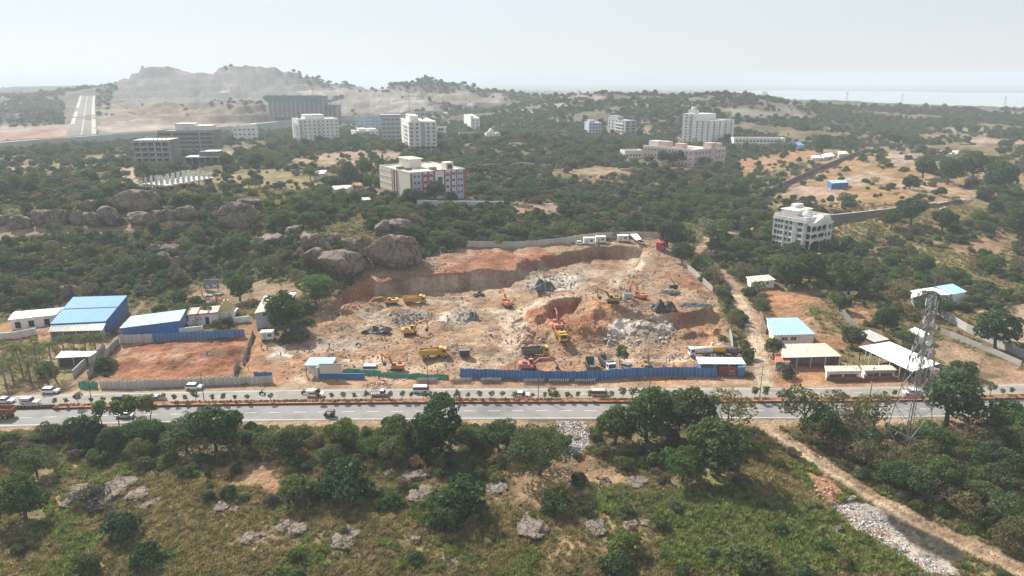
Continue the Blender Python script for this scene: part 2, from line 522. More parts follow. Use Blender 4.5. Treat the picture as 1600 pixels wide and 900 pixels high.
ZONES = [   # (soil, feather px, strength, outline in survey-photo pixels)
 ('green',25,.8,[(-400,250),(420,250),(560,330),(470,460),(330,470),(0,500),(-400,500)]),
 ('green',20,.8,[(560,320),(1180,300),(1080,370),(930,365),(740,380),(640,400)]),
 ('drygrass',12,.8,[(120,285),(260,275),(420,262),(520,290),(440,320),(300,310)]),
 ('drygrass',18,.7,[(1290,360),(1540,330),(1900,360),(1900,430),(1500,420),(1350,420)]),
 ('scrub',20,.8,[(1090,400),(1500,430),(1900,470),(1900,600),(1480,560),(1300,480),(1150,460)]),
 # foreground
 ('olive',30,1,[(-400,690),(2000,690),(2000,1000),(-400,1000)]),
 ('drygrass',22,.9,[(0,720),(120,730),(180,760),(70,780),(-200,790),(-200,730)]),
 ('drygrass',26,.8,[(320,800),(520,770),(600,830),(640,900),(360,900)]),
 ('brown',22,.7,[(780,720),(900,690),(1000,740),(930,800),(820,790)]),
 ('drygrass',25,.75,[(880,760),(1050,760),(1080,900),(860,900),(820,830)]),
 ('grass',25,.9,[(980,770),(1180,740),(1330,800),(1480,900),(1040,900)]),
 ('drygrass',14,.8,[(1180,680),(1250,700),(1330,770),(1260,760),(1180,740)]),
 ('brown',12,.7,[(330,730),(430,720),(420,760),(350,760)]),
 ('orange',10,.8,[(400,745),(440,745),(435,780),(405,775)]),
 ('pink',18,.3,[(360,830),(420,810),(560,830),(600,880),(480,890),(380,870)]),
 ('drygrass',18,.9,[(60,740),(280,740),(300,800),(200,830),(60,800)]),
 ('brown',18,.4,[(640,740),(800,750),(830,800),(700,790)]),
 ('brown',18,.35,[(820,810),(960,800),(1040,840),(940,880),(820,870)]),
 ('drygrass',16,.9,[(1140,690),(1240,700),(1300,760),(1240,790),(1150,760)]),
 # road verges
 ('tan',5,.95,[(-400,668),(0,655),(400,655),(800,655),(1200,657),(1600,645),(2000,625),(2000,634),(1600,657),(1200,670),(800,667),(400,670),(0,672),(-400,690)]),
 ('tan',4,1,[(-400,640),(0,622),(100,612),(140,600),(160,592),(430,592),(470,590),(700,595),(1060,595),(1200,585),(1340,596),(1480,596),(1600,584),(2000,560),(2000,590),(1600,612),(1200,618),(800,618),(400,620),(0,632),(-400,650)]),
 ('brown',6,.7,[(0,608),(110,596),(120,606),(0,620),(-300,640),(-300,620)]),
 ('orange',4,.8,[(440,601),(700,598),(1040,600),(1180,600),(1200,606),(1040,609),(700,606),(450,609)]),
 ('orange',4,.8,[(1190,596),(1500,592),(1500,602),(1190,606)]),
 # the pit
 ('tan',9,1,[(380,628),(396,590),(405,540),(450,545),(480,525),(500,490),(530,470),(560,440),(600,424),(650,420),(690,398),(740,384),(930,378),(1030,364),(1052,385),(1080,412),(1130,470),(1140,540),(1165,600),(1200,610)]),
 ('orange',6,.7,[(420,600),(440,560),(560,545),(700,560),(1100,560),(1150,600),(700,595)]),
 ('pale',7,.75,[(790,520),(770,490),(820,470),(880,455),(940,445),(985,415),(1005,398),(1025,385),(1020,410),(985,435),(940,452),(880,468),(820,495),(812,545),(790,560),(700,580),(560,565),(560,555),(690,570),(770,555)]),
 ('brown',6,.8,[(505,475),(560,440),(600,465),(590,490),(540,500),(500,520),(480,540),(470,530)]),
 ('red',5,.9,[(520,470),(545,440),(580,432),(590,462),(560,478)]),
 ('brown',7,.7,[(600,480),(690,476),(720,490),(660,500),(600,500)]),
 ('brown',7,.6,[(560,520),(640,530),(740,510),(780,525),(780,550),(700,560),(600,545)]),
 ('red',6,.9,[(690,395),(760,388),(840,392),(860,405),(820,415),(740,425),(640,436),(585,443),(600,432),(690,412)]),
 ('tan',5,.8,[(575,432),(640,424),(690,416),(690,424),(620,433)]),
 ('pale',5,.8,[(585,446),(662,434),(725,428),(800,424),(850,430),(850,445),(800,447),(725,452),(662,457),(585,464)]),
 ('red',3,.85,[(585,438),(662,430),(725,420),(800,412),(850,420),(800,424),(725,428),(662,436),(585,446)]),
 ('red',5,.85,[(800,398),(900,394),(1000,396),(1008,402),(930,408),(860,420),(820,420)]),
 ('rubble',7,.8,[(800,440),(840,425),(900,420),(950,425),(900,445),(850,455),(800,455)]),
 ('white',5,.6,[(862,425),(905,432),(890,450),(860,450)]),
 ('brown',7,.8,[(1010,415),(1050,405),(1090,430),(1110,460),(1070,452),(1010,445),(960,455),(990,430)]),
 ('red',6,.8,[(1030,435),(1060,428),(1100,445),(1115,460),(1070,455)]),
 ('orange',6,.95,[(822,480),(870,466),(960,470),(1000,468),(1070,472),(1060,492),(985,492),(960,500),(940,520),(900,545),(860,545),(850,520),(820,510)]),
 ('red',6,.75,[(880,500),(960,486),(985,492),(960,512),(925,538),(890,545),(880,525)]),
 ('red',4,.9,[(820,482),(860,472),(915,474),(925,484),(905,500),(880,516),(862,510),(862,495),(830,498)]),
 ('brown',4,.6,[(905,530),(940,500),(965,492),(950,520),(930,540)]),
 ('rubble',6,.85,[(950,500),(985,490),(1040,500),(1066,512),(1040,525),(1000,530),(960,535),(940,530)]),
 ('white',5,.7,[(950,505),(985,498),(990,520),(955,525)]),
 ('orange',5,.8,[(1040,492),(1120,486),(1135,540),(1128,556),(1060,556),(1040,530)]),
 ('red',3,.75,[(1046,494),(1122,486),(1124,498),(1050,508)]),
 ('white',6,.7,[(694,494),(735,482),(748,494),(730,504),(690,508)]),
 ('rubble',6,.7,[(570,486),(680,488),(690,500),(640,506),(570,500)]),
 ('rubble',6,.6,[(480,530),(560,532),(560,552),(490,552)]),
 ('white',6,.7,[(428,545),(446,540),(444,560),(425,562)]),
 ('rubble',5,.7,[(575,585),(650,572),(655,590),(600,595)]),
 ('pale',6,.6,[(430,605),(480,600),(470,615),(425,618)]),
 # left yards
 ('red',4,1,[(160,592),(205,530),(395,522),(392,560),(376,590)]),
 ('orange',5,.4,[(160,590),(180,575),(380,572),(376,592)]),
 ('orange',5,.95,[(-100,515),(60,500),(95,515),(60,530),(-100,535)]),
 ('tan',6,.8,[(60,530),(190,520),(215,480),(205,465),(230,470),(210,520),(185,535),(150,585),(120,600),(100,560),(70,560)]),
 ('tan',6,.8,[(285,450),(350,440),(420,440),(480,438),(470,470),(400,475),(290,480)]),
 ('orange',5,.7,[(360,500),(400,500),(420,560),(440,600),(395,600)]),
 ('olive',5,.7,[(60,540),(150,540),(110,600),(-100,620),(-100,540)]),
 # hillside rocks
 ('pink',5,.9,[(-200,365),(0,345),(60,348),(110,350),(180,352),(300,345),(310,352),(200,362),(90,370),(0,376),(-200,385)]),
 ('rock',4,.8,[(400,368),(480,358),(490,368),(410,380)]),
 # middle hill clearings
 ('pink',6,.8,[(770,322),(840,318),(900,322),(895,332),(800,336)]),
 ('pink',6,.7,[(980,322),(1020,322),(1020,334),(980,334)]),
 ('tan',5,.8,[(540,290),(560,285),(600,315),(640,318),(720,314),(780,310),(780,316),(650,324),(590,322)]),
 ('pale',4,.7,[(548,283),(556,283),(590,312),(580,316)]),
 ('tan',4,.7,[(870,265),(1000,262),(1000,268),(960,280),(900,275)]),
 ('pink',8,.7,[(480,240),(600,232),(640,236),(620,256),(500,262),(440,258)]),
 ('drygrass',10,.8,[(400,262),(500,258),(520,275),(430,285)]),
 ('pale',3,.9,[(346,238),(362,240),(378,262),(368,264)]),
 ('pale',4,.8,[(180,262),(212,262),(220,300),(205,305),(205,280),(185,270)]),
 ('tan',4,.7,[(330,285),(380,270),(385,278),(340,295)]),
 ('drygrass',8,.8,[(0,255),(160,245),(200,255),(180,270),(0,272)]),
 ('pink',5,.6,[(-100,262),(50,258),(40,268),(-100,275)]),
 # far left works
 ('pink',8,.9,[(-400,198),(100,196),(160,195),(400,190),(500,184),(420,205),(250,213),(150,222),(100,224),(-400,238)]),
 ('orange',6,.9,[(-400,208),(105,205),(100,220),(-400,226)]),
 ('brown',9,.7,[(150,170),(420,165),(560,165),(620,175),(520,190),(380,195),(160,198)]),
 ('pale',6,.7,[(160,200),(250,195),(340,198),(250,208),(160,210)]),
 ('pale',5,.7,[(160,190),(260,184),(265,190),(165,197)]),
 ('mound',6,1,[(170,150),(200,115),(262,104),(330,112),(360,103),(440,105),(480,130),(500,150),(420,160),(200,165)]),
 ('brown',10,.5,[(150,165),(240,155),(300,160),(420,168),(260,172),(160,178)]),
 ('pink',10,.8,[(480,135),(560,140),(640,142),(700,150),(640,165),(560,160),(500,155),(470,150)]),
 ('rubble',10,.7,[(560,150),(640,145),(680,165),(690,178),(600,172),(520,170)]),
 ('pink',8,.8,[(660,150),(720,142),(780,150),(780,160),(700,158)]),
 ('pale',4,.8,[(690,158),(740,162),(730,166),(690,162)]),
 ('pale',4,.8,[(620,170),(700,172),(690,178),(620,176)]),
 ('pale',3,.9,[(420,165),(520,166),(520,169),(420,168)]),
 ('pale',3,.9,[(354,146),(360,134),(366,136),(362,147)]),
 ('pink',6,.7,[(860,150),(950,146),(960,152),(880,158)]),
 ('pink',6,.7,[(990,160),(1030,160),(1030,168),(1000,168)]),
 ('rock',8,.7,[(1120,170),(1240,164),(1270,185),(1220,188),(1140,182)]),
 ('pink',8,.7,[(940,202),(1045,203),(1050,211),(950,212)]),
 # right terrace
 ('drygrass',7,1,[(1150,250),(1250,232),(1290,232),(1420,228),(1480,240),(1600,245),(1900,255),(1900,300),(1600,300),(1530,312),(1480,322),(1350,345),(1290,352),(1180,340),(1190,300)]),
 ('orange',8,.42,[(1220,275),(1300,250),(1340,240),(1390,240),(1460,260),(1500,280),(1530,300),(1480,315),(1330,335),(1240,320)]),
 ('pink',5,.9,[(1225,300),(1240,286),(1290,290),(1325,305),(1320,314),(1240,308)]),
 ('rubble',5,.7,[(1370,245),(1400,240),(1470,250),(1470,258),(1400,258)]),
 ('rubble',4,.7,[(1320,276),(1355,276),(1355,287),(1320,290)]),
 ('pale',4,.7,[(1330,262),(1380,275),(1440,290),(1500,296),(1520,302),(1440,300),(1370,284)]),
 ('tan',4,.8,[(1290,345),(1400,325),(1470,315),(1520,300),(1530,304),(1500,320),(1420,335),(1300,354)]),
 ('tan',6,.8,[(1440,268),(1470,275),(1480,290),(1440,285)]),
 ('orange',8,.7,[(1150,252),(1260,236),(1290,240),(1220,262),(1160,275)]),
 ('pink',8,.6,[(1480,200),(1540,205),(1560,225),(1500,228)]),
 ('pink',6,.7,[(1530,210),(1600,215),(1600,225),(1520,228)]),
 # right lower yards
 ('orange',8,.9,[(1185,452),(1260,455),(1300,490),(1320,530),(1340,590),(1200,600),(1180,560),(1195,500)]),
 ('drygrass',8,.7,[(1250,470),(1310,490),(1330,530),(1290,525),(1262,500)]),
 ('olive',6,.8,[(1300,540),(1345,545),(1420,580),(1400,596),(1330,580)]),
 ('tan',8,.75,[(1420,540),(1480,530),(1560,560),(1620,590),(1560,585),(1480,570)]),
 ('orange',7,.8,[(1330,480),(1370,485),(1370,505),(1340,505)]),
 ('pink',8,.8,[(1520,490),(1600,480),(1900,480),(1900,540),(1600,545),(1530,520)]),
 ('brown',8,.7,[(1480,380),(1560,365),(1600,380),(1560,395),(1490,395)]),
 # tip beside the dirt track
 ('trash',5,.9,[(1300,785),(1350,780),(1420,830),(1500,880),(1510,900),(1460,900),(1400,855),(1340,825)]),
 ('black',4,.9,[(1366,790),(1400,795),(1440,820),(1500,850),(1515,878),(1480,870),(1420,840),(1380,815)]),
 ('orange',5,.8,[(1250,735),(1290,745),(1320,770),(1300,785),(1270,765)]),
 ('trash',4,.85,[(868,664),(915,668),(925,690),(905,712),(880,708),(890,690)]),
]
TRACKS = [   # dirt tracks: soil, half width m, points (photo)
 ('pale',2.6,[(1028,388),(1012,398),(1002,412),(975,432),(930,446),(880,460),(830,476),(802,496),(793,520),(800,545),(790,562),(740,575),(640,572),(540,566),(470,590),(450,612)]),
 ('pale',2.0,[(655,470),(720,472),(770,484),(795,505)]),
 ('pale',1.6,[(800,540),(860,560),(960,562),(1080,562)]),
 ('orange',1.8,[(1000,478),(960,492),(920,515),(890,540),(880,552)]),
 ('tan',3.5,[(1195,612),(1192,560),(1178,515),(1163,480),(1145,448),(1128,428),(1105,408),(1085,398)]),
 ('pale',2.0,[(1195,610),(1190,560),(1177,515),(1161,478),(1143,446)]),
 ('tan',2.4,[(1085,398),(1110,370),(1170,358),(1215,350),(1290,348)]),
 ('tan',2.6,[(1180,655),(1205,672),(1250,702),(1300,735),(1360,775),(1430,810),(1520,855),(1620,905)]),
 ('pale',0.5,[(1212,680),(1300,742),(1430,818),(1600,900)]),
 ('pale',0.4,[(1400,790),(1500,838),(1620,898)]),
 ('drygrass',0.5,[(118,700),(113,715),(118,730),(100,745),(85,765),(95,790),(80,815),(65,850)]),
 ('pale',3.0,[(790,168),(830,160),(862,157)]),
 ('pale',2.5,[(800,172),(840,178)]),
 ('pale',2.5,[(845,163),(900,168)]),
]
_TW = {}
def soil_colour(x, y, z):
    px, py = project(x, y, z)
    fw = sstep(380, 620, y)
    px = px + ((fbm(x / 11, y / 11, 4, 41) - 0.5) * (1 - fw) + (fbm(x / 32, y / 32, 4, 42) - 0.5) * fw) * 46
    py = py + ((fbm(x / 11, y / 11, 4, 51) - 0.5) * (1 - fw) + (fbm(x / 32, y / 32, 4, 52) - 0.5) * fw) * 20
    col = np.empty(x.shape + (3,))
    n1 = fbm(x / 14, y / 14, 4, 61)
    col[:] = SOIL['scrub']
    a = sstep(.42, .62, n1)[:, None]
    col = col * (1 - a) + a * np.array(SOIL['drygrass']) * .8
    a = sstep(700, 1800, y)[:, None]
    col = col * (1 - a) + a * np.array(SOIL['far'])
    bare = np.zeros(x.shape)
    for soil, fe, st, poly in ZONES:
        P = np.array(poly, float)
        b = (px > P[:, 0].min() - fe) & (px < P[:, 0].max() + fe) & (py > P[:, 1].min() - fe) & (py < P[:, 1].max() + fe)
        if not b.any(): continue
        w = np.zeros(x.shape)
        w[b] = st * sstep(-fe * .5, fe * .6, poly_sd(px[b], py[b], poly))
        col = col * (1 - w[:, None]) + w[:, None] * np.array(SOIL[soil])
        bare = bare * (1 - w) + w * (1.0 if soil in BARE else 0.0)
    for ti, (soil, hw, pts) in enumerate(TRACKS):
        if ti not in _TW: _TW[ti] = [tuple(at(a, b)[:2]) for a, b in pts]
        q = _TW[ti]
        Q = np.array(q)
        b = (x > Q[:, 0].min() - 12) & (x < Q[:, 0].max() + 12) & (y > Q[:, 1].min() - 12) & (y < Q[:, 1].max() + 12)
        w = np.zeros(x.shape)
        d = line_d(x[b], y[b], q) + (fbm(x[b] / 2, y[b] / 2, 3, 71) - .5) * hw * .7
        w[b] = 0.95 * (1 - sstep(hw * .7, hw * 1.25, d))
        col = col * (1 - w[:, None]) + w[:, None] * np.array(SOIL[soil])
        bare = np.maximum(bare, w)
    return col, bare

# ------------------------------------------------------------------ the ground sheet
def rows():
    r_ = list(np.arange(-120, 90, 10.0)) + list(np.arange(90, 152, 0.5)) + list(np.arange(152, 184, 1.0)) + list(np.arange(184, 380, 0.55))
    s, st = 380.0, 0.9
    while s < 2600:
        r_.append(s); st = max(0.9, (s / 380) ** 2.1 * 0.9) if s < 1700 else 30; s += min(st, 26)
    r_ += list(np.geomspace(2600, 30000, 26))
    return np.array(r_)
_Y = rows()
_U = np.linspace(-1, 1, 640)
def build_ground():
    YY, UU = np.meshgrid(_Y, _U, indexing='ij')
    HWY = 1.16 * 0.735 * (np.maximum(YY, 60) * .96 + 23) + 25
    XX = UU * HWY
    x, y = XX.ravel(), YY.ravel()
    z = H(x, y)
    # broken surface on worked ground
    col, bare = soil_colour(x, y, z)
    near = (1 - sstep(600, 1000, y)) * sstep(17, 22, np.abs(y - road_y(x)))
    z = z + near * bare * ((fbm(x / 1.6, y / 1.6, 3, 81) - .5) * 0.8 + (fbm(x / 7, y / 7, 3, 83) - .5) * 1.3 * (np.abs(y - road_y(x)) > 30))
    gy = (sstep(600, 1000, y) * .45)[:, None]                       # soil colour drifts to a warm grey with distance
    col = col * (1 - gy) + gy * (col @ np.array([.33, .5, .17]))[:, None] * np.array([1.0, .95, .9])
    mott = (0.70 + 0.60 * fbm(x / 2.3, y / 2.3, 4, 91)) * np.clip(1 + 1.4 * (fbm(x / 6, y / 6, 5, 93, .65) - .5) * (1 - sstep(500, 800, y)) + 1.3 * (fbm(x / 26, y / 40, 5, 94, .7) - .5) * sstep(500, 800, y), .35, 1.6)
    br = (sstep(.50, .68, fbm(x / 11, y / 11, 5, 95)) * .75 * bare * (y < 700))[:, None]      # darker broken soil among the trampled dust
    col = col * (1 - br) + br * np.array(SOIL['brown']) * .95
    pa = (sstep(.60, .72, fbm(x / 6 + 40, y / 14, 4, 97)) * .28 * bare * (y < 700))[:, None]
    col = col * (1 - pa) + pa * np.array(SOIL['pale'])
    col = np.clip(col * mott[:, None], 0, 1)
    nr, nc = YY.shape
    me = bpy.data.meshes.new('ground')
    me.vertices.add(nr * nc)
    me.vertices.foreach_set('co', np.stack([x, y, z], 1).ravel().astype(np.float32))
    i = np.arange(nr * nc).reshape(nr, nc)
    q = np.stack([i[:-1, :-1], i[:-1, 1:], i[1:, 1:], i[1:, :-1]], -1).reshape(-1)
    nf = len(q) // 4
    me.loops.add(len(q)); me.loops.foreach_set('vertex_index', q.astype(np.int32))
    me.polygons.add(nf)
    me.polygons.foreach_set('loop_start', np.arange(0, nf * 4, 4, dtype=np.int32))
    me.polygons.foreach_set('use_smooth', np.ones(nf, bool))
    me.update()
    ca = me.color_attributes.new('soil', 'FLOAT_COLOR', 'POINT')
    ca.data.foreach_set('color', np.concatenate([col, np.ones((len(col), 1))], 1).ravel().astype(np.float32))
    m = bpy.data.materials.new('soil'); m.use_nodes = True
    N, L = m.node_tree.nodes, m.node_tree.links
    b = N['Principled BSDF']; b.inputs['Roughness'].default_value = 0.95; b.inputs['Specular IOR Level'].default_value = 0.1
    at_ = N.new('ShaderNodeAttribute'); at_.attribute_name = 'soil'
    ge = N.new('ShaderNodeNewGeometry')
    nz = N.new('ShaderNodeTexNoise'); nz.inputs['Scale'].default_value = 0.9; nz.inputs['Detail'].default_value = 8; nz.inputs['Roughness'].default_value = .7
    L.new(ge.outputs['Position'], nz.inputs['Vector'])
    mr = N.new('ShaderNodeMapRange'); mr.inputs['From Min'].default_value = .3; mr.inputs['From Max'].default_value = .7
    mr.inputs['To Min'].default_value = .66; mr.inputs['To Max'].default_value = 1.3
    L.new(nz.outputs['Fac'], mr.inputs['Value'])
    mu = N.new('ShaderNodeMix'); mu.data_type = 'RGBA'; mu.blend_type = 'MULTIPLY'; mu.inputs['Factor'].default_value = 1
    L.new(at_.outputs['Color'], mu.inputs['A']); L.new(mr.outputs[0], mu.inputs['B'])
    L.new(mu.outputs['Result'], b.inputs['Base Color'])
    n2 = N.new('ShaderNodeTexNoise'); n2.inputs['Scale'].default_value = 1.3; n2.inputs['Detail'].default_value = 7
    L.new(ge.outputs['Position'], n2.inputs['Vector'])
    bp = N.new('ShaderNodeBump'); bp.inputs['Strength'].default_value = 1.0; bp.inputs['Distance'].default_value = .6
    L.new(n2.outputs['Fac'], bp.inputs['Height']); L.new(bp.outputs[0], b.inputs['Normal'])
    me.materials.append(m)
    o = link('ground', me)
    tag(o, 'brown and tan rolling ground of scrub, soil and dug earth', None, None, 'structure')
    return x, y, z, bare
GX, GY, GZ, GBARE = build_ground()

# ------------------------------------------------------------------ lake
lm = bpy.data.materials.new('lake_water'); lm.use_nodes = True
b_ = lm.node_tree.nodes['Principled BSDF']
b_.inputs['Base Color'].default_value = (0.30, 0.34, 0.34, 1); b_.inputs['Roughness'].default_value = 0.15
b_.inputs['IOR'].default_value = 1.33
nz_ = lm.node_tree.nodes.new('ShaderNodeTexNoise'); nz_.inputs['Scale'].default_value = 0.05; nz_.inputs['Detail'].default_value = 6
ge_ = lm.node_tree.nodes.new('ShaderNodeNewGeometry')
lm.node_tree.links.new(ge_.outputs['Position'], nz_.inputs['Vector'])
bp_ = lm.node_tree.nodes.new('ShaderNodeBump'); bp_.inputs['Strength'].default_value = .15; bp_.inputs['Distance'].default_value = 1.0
lm.node_tree.links.new(nz_.outputs['Fac'], bp_.inputs['Height']); lm.node_tree.links.new(bp_.outputs[0], b_.inputs['Normal'])
lk = [at_z(a, b, 1.2) for a, b in [(1195,151),(1240,160),(1300,166),(1400,169),(1500,170),(1700,172),(2000,174),(2000,146),(1700,145.5),(1500,145),(1420,143),(1330,142.5),(1240,141),(1180,141.5),(1120,144)]]
mb = MB(); mb.add([p for p in lk], [tuple(range(len(lk)))])
tag(mb.build('lake', lm), 'pale lake stretching along the hazy horizon', None, None, 'structure')

# ------------------------------------------------------------------ haze: one closed box of even pale air
hm = bpy.data.materials.new('haze_air'); hm.use_nodes = True
hn = hm.node_tree.nodes; hl = hm.node_tree.links
hn.remove(hn['Principled BSDF'])
pv = hn.new('ShaderNodeVolumePrincipled')
pv.inputs['Color'].default_value = (0.62, 0.70, 0.775, 1)
pv.inputs['Density'].default_value = HAZE_DENSITY
pv.inputs['Anisotropy'].default_value = 0.1
hl.new(pv.outputs[0], hn['Material Output'].inputs['Volume'])
hb = MB().box(-32000, 32000, -400, 31000, -30, 128)
tag(hb.build('haze', hm), 'pale blue-white haze hanging over the whole valley', None, None, 'stuff')
# ================================================================== HIGHWAY
EXCL = []                                     # footprints kept free of plants: (x, y, radius)
M_asph = mat('asphalt_dusty', (0.18, 0.172, 0.165), .9, .16, .12, .15, 8, dirt=(.13, .126, .12))
M_asph2 = mat('asphalt_far', (0.215, 0.195, 0.172), .9, .16, .12, .15, 8, dirt=(.155, .145, .132))
M_line = mat('road_paint', (0.62, 0.60, 0.56), .8, .25, 2.0)
def strip(mb, o0, o1, z, x0, x1, mi=0, step=4.0):
    n = max(1, int(abs(x1 - x0) / step))
    xs = np.linspace(x0, x1, n + 1)
    ys = road_y(xs)
    vs = [(x, y + o0, z) for x, y in zip(xs, ys)] + [(x, y + o1, z) for x, y in zip(xs, ys)]
    mb.add(vs, [(i, i + 1, n + 2 + i, n + 1 + i) for i in range(n)], mi)
RX = 230.0
mb = MB(); strip(mb, -10.2, -1.25, 0.02, -RX, RX)
tag(mb.build('road', M_asph), 'grey asphalt carriageway on the near side of the median', None, None, 'structure')
mb = MB(); strip(mb, 1.0, 8.4, 0.02, -RX, RX)
tag(mb.build('road', M_asph2), 'dusty asphalt carriageway on the far side of the median', None, None, 'structure')
mb = MB(); strip(mb, -9.55, -9.38, 0.026, -RX, RX)
strip(mb, 7.3, 7.45, 0.026, -RX, RX)
for k in range(-36, 37):
    strip(mb, -5.55, -5.4, 0.026, k * 6.1, k * 6.1 + 3.0)
    if k % 2: strip(mb, 4.6, 4.72, 0.026, k * 6.1, k * 6.1 + 2.4)
tag(mb.build('road_markings', M_line), 'white edge lines and lane dashes painted on the asphalt', None, None, 'structure')
def rx(px, py=630):                            # world x on the road for a photo column
    return at_z(px, py, 0).x
# median planter
M_green = mat('kerb_green_paint', (0.045, 0.075, 0.05), .8, .3, 1.5)
M_orange = mat('kerb_orange_paint', (0.36, 0.12, 0.065), .8, .25, .8, dirt=(0.27, 0.15, 0.095))
M_msoil = mat('planter_soil', (0.20, 0.12, 0.07), .95, .3, 1.0, .4)
MX0, MX1 = rx(87, 637), RX
def bar_along(o0, o1, z0, z1, m, name, parent):
    mb = MB()
    n = int((MX1 - MX0) / 4)
    xs = np.linspace(MX0, MX1, n + 1); ys = road_y(xs)
    vs = []
    for x, y in zip(xs, ys):
        vs += [(x, y + o0, z0), (x, y + o0, z1), (x, y + o1, z1), (x, y + o1, z0)]
    fs = []
    for i in range(n):
        a, b = 4 * i, 4 * i + 4
        fs += [(a, b, b + 1, a + 1), (a + 1, b + 1, b + 2, a + 2), (a + 2, b + 2, b + 3, a + 3)]
    fs += [(0, 1, 2, 3), (4 * n + 3, 4 * n + 2, 4 * n + 1, 4 * n)]
    mb.add(vs, fs)
    return mb.build(name, m, parent)
med = tag(bar_along(-1.0, 0.8, -0.05, 0.42, M_msoil, 'median', None), 'raised planted median with orange kerbs between the carriageways', None, None, 'structure')
bar_along(-1.30, -1.0, -0.05, 0.36, M_green, 'kerb_face', med)
bar_along(-1.28, -0.85, 0.36, 0.56, M_orange, 'kerb', med)
bar_along(0.8, 1.05, -0.05, 0.50, M_orange, 'kerb', med)
# black and pale divider blocks left of the median
M_blk = mat('divider_dark', (0.05, 0.045, 0.04), .8, .3, 2)
M_yel = mat('divider_yellow', (0.40, 0.28, 0.12), .8, .3, 2)
div_me = MB().prism([(-.5, 0), (.5, 0), (.5, .25), (.42, .8), (-.42, .8), (-.5, .25)], -.28, .28, 0).box(-.2, .2, -.285, .285, .3, .6, 1).mesh('divider_block', [M_blk, M_yel])
for k in range(11):
    x = rx(24 + 5.3 * k, 640)
    o = link('divider_block', div_me, None, (x, road_y(x) + .1, 0.02), 0.06)
    tag(o, 'black and yellow concrete divider block in the row where the median starts', 'barrier', 'divider blocks by the median end')
# poles
M_pole = mat('pole_steel', (0.10, 0.09, 0.085), .6, .2, 2)
POLES = [(144,632,6.6,'opposite the green net'),(319,626,8.0,'beside the white car by the grey sheet fence'),(669,613,8.5,'at the white van'),(805,597,6.4,'standing close to the blue fence'),
         (841,622,8.5,'in the median near the white car'),(1014,622,8.5,'in the median near the parked diggers'),(1187,620,9.0,'where the dirt lane meets the highway'),(1359,622,8.5,'in front of the two small shops'),
         (1526,602,8.0,'beyond the billboard'),(61,603,9.0,'pale, among the palms'),(1050,592,6.5,'by the shrubs at the blue fence end'),(1322,586,5.5,'at the gate of the tan-roofed shed')]
for px, py, h, w in POLES:
    p = at(px, py)
    if abs(p.y - road_y(p.x)) < 1.6: p.z = .42
    r_ = empty('utility_pole', p, 0, 'slender dark roadside pole ' + w, 'pole')
    MB().tube([(0, 0, -.1), (0, 0, h)], [.11, .07], 8).build('shaft', M_pole, r_, True)
    MB().box(-.6, .6, -.04, .04, h - .55, h - .45).build('crossarm', M_pole, r_)
    MB().box(-.25, .25, -.25, .25, -.05, .12).build('base_block', M_pole, r_)
# ================================================================== BUILDINGS
M_white = mat('plaster_white', (0.66, 0.65, 0.63), .85, .07, .6, dirt=(0.50, 0.48, 0.45))
M_cream = mat('plaster_cream', (0.66, 0.62, 0.54), .85, .08, .5)
M_pink = mat('plaster_pink', (0.50, 0.385, 0.375), .85, .12, .4, dirt=(0.38, 0.30, 0.29))
M_conc = mat('bare_concrete', (0.30, 0.285, 0.27), .9, .18, .5)
M_concd = mat('dark_concrete', (0.17, 0.165, 0.16), .9, .2, .6)
M_grey = mat('plaster_grey', (0.30, 0.30, 0.31), .85, .12, .5)
M_lgrey = mat('plaster_light_grey', (0.46, 0.46, 0.46), .85, .10, .5)
M_blueg = mat('plaster_blue_grey', (0.37, 0.42, 0.49), .85, .08, .5)
M_paleblue = mat('plaster_pale_blue', (0.44, 0.52, 0.60), .85, .08, .5)
M_redp = mat('red_paint', (0.34, 0.09, 0.08), .7, .12, .8)
M_glass = mat('window_glass', (0.035, 0.045, 0.055), .18, .2, .5, spec=.6)
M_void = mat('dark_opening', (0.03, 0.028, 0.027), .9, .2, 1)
M_roofd = mat('roof_screed', (0.47, 0.42, 0.37), .9, .18, .5, dirt=(0.30, 0.26, 0.22))
M_tank = mat('tank_black', (0.02, 0.02, 0.022), .6, .2, 1)
M_net = mat('green_net', (0.075, 0.165, 0.16), .9, .25, .15)
M_teal = mat('teal_glass', (0.02, 0.10, 0.11), .25, .2, .5, spec=.6)

def win_mesh(name, pane, frame):
    mb = MB()
    mb.box(-.5, .5, -.02, .12, 0, 1, 0)
    mb.box(-.58, .58, -.30, .08, 1.0, 1.07, 1)
    mb.box(-.54, .54, -.10, .08, -.06, 0, 1)
    mb.box(-.03, .03, -.045, .08, 0.003, .997, 1)
    return mb.mesh(name, [pane, frame])
WIN = {'w': win_mesh('window', M_glass, M_white), 'g': win_mesh('window', M_glass, M_lgrey), 'v': win_mesh('window', M_void, M_conc), 'p': win_mesh('window', M_glass, M_pink), 'c': win_mesh('window', M_glass, M_cream)}

def solve_len(p, dx, dy, target):
    T = target - 800.0
    dep = p.y * CP - (p.z - CAMZ) * SP
    return (FPX * p.x - T * dep) / (T * dy * CP - FPX * dx)

def foot(px, py, XR, alpha, XL=None, d=None, top=None, h=None, p=None):
    """corner point, width, depth, height from photo extents"""
    p = p or at(px, py)
    a = R(alpha)
    w = solve_len(p, math.cos(a), math.sin(a), XR)
    if XL is not None:
        d = solve_len(p, -math.sin(a), math.cos(a), XL)
    if top is not None:
        h = at_y(px, top, p.y).z - p.z
    c, s = math.cos(a), math.sin(a)
    n = max(2, int(max(w, d) / 5))
    for i in range(n + 1):
        for j in range(max(2, int(d / 5)) + 1):
            u, v = w * i / n, d * j / max(2, int(d / 5))
            EXCL.append((p.x + u * c - v * s, p.y + u * s + v * c, 4.0))
    return p, w, d, h, a

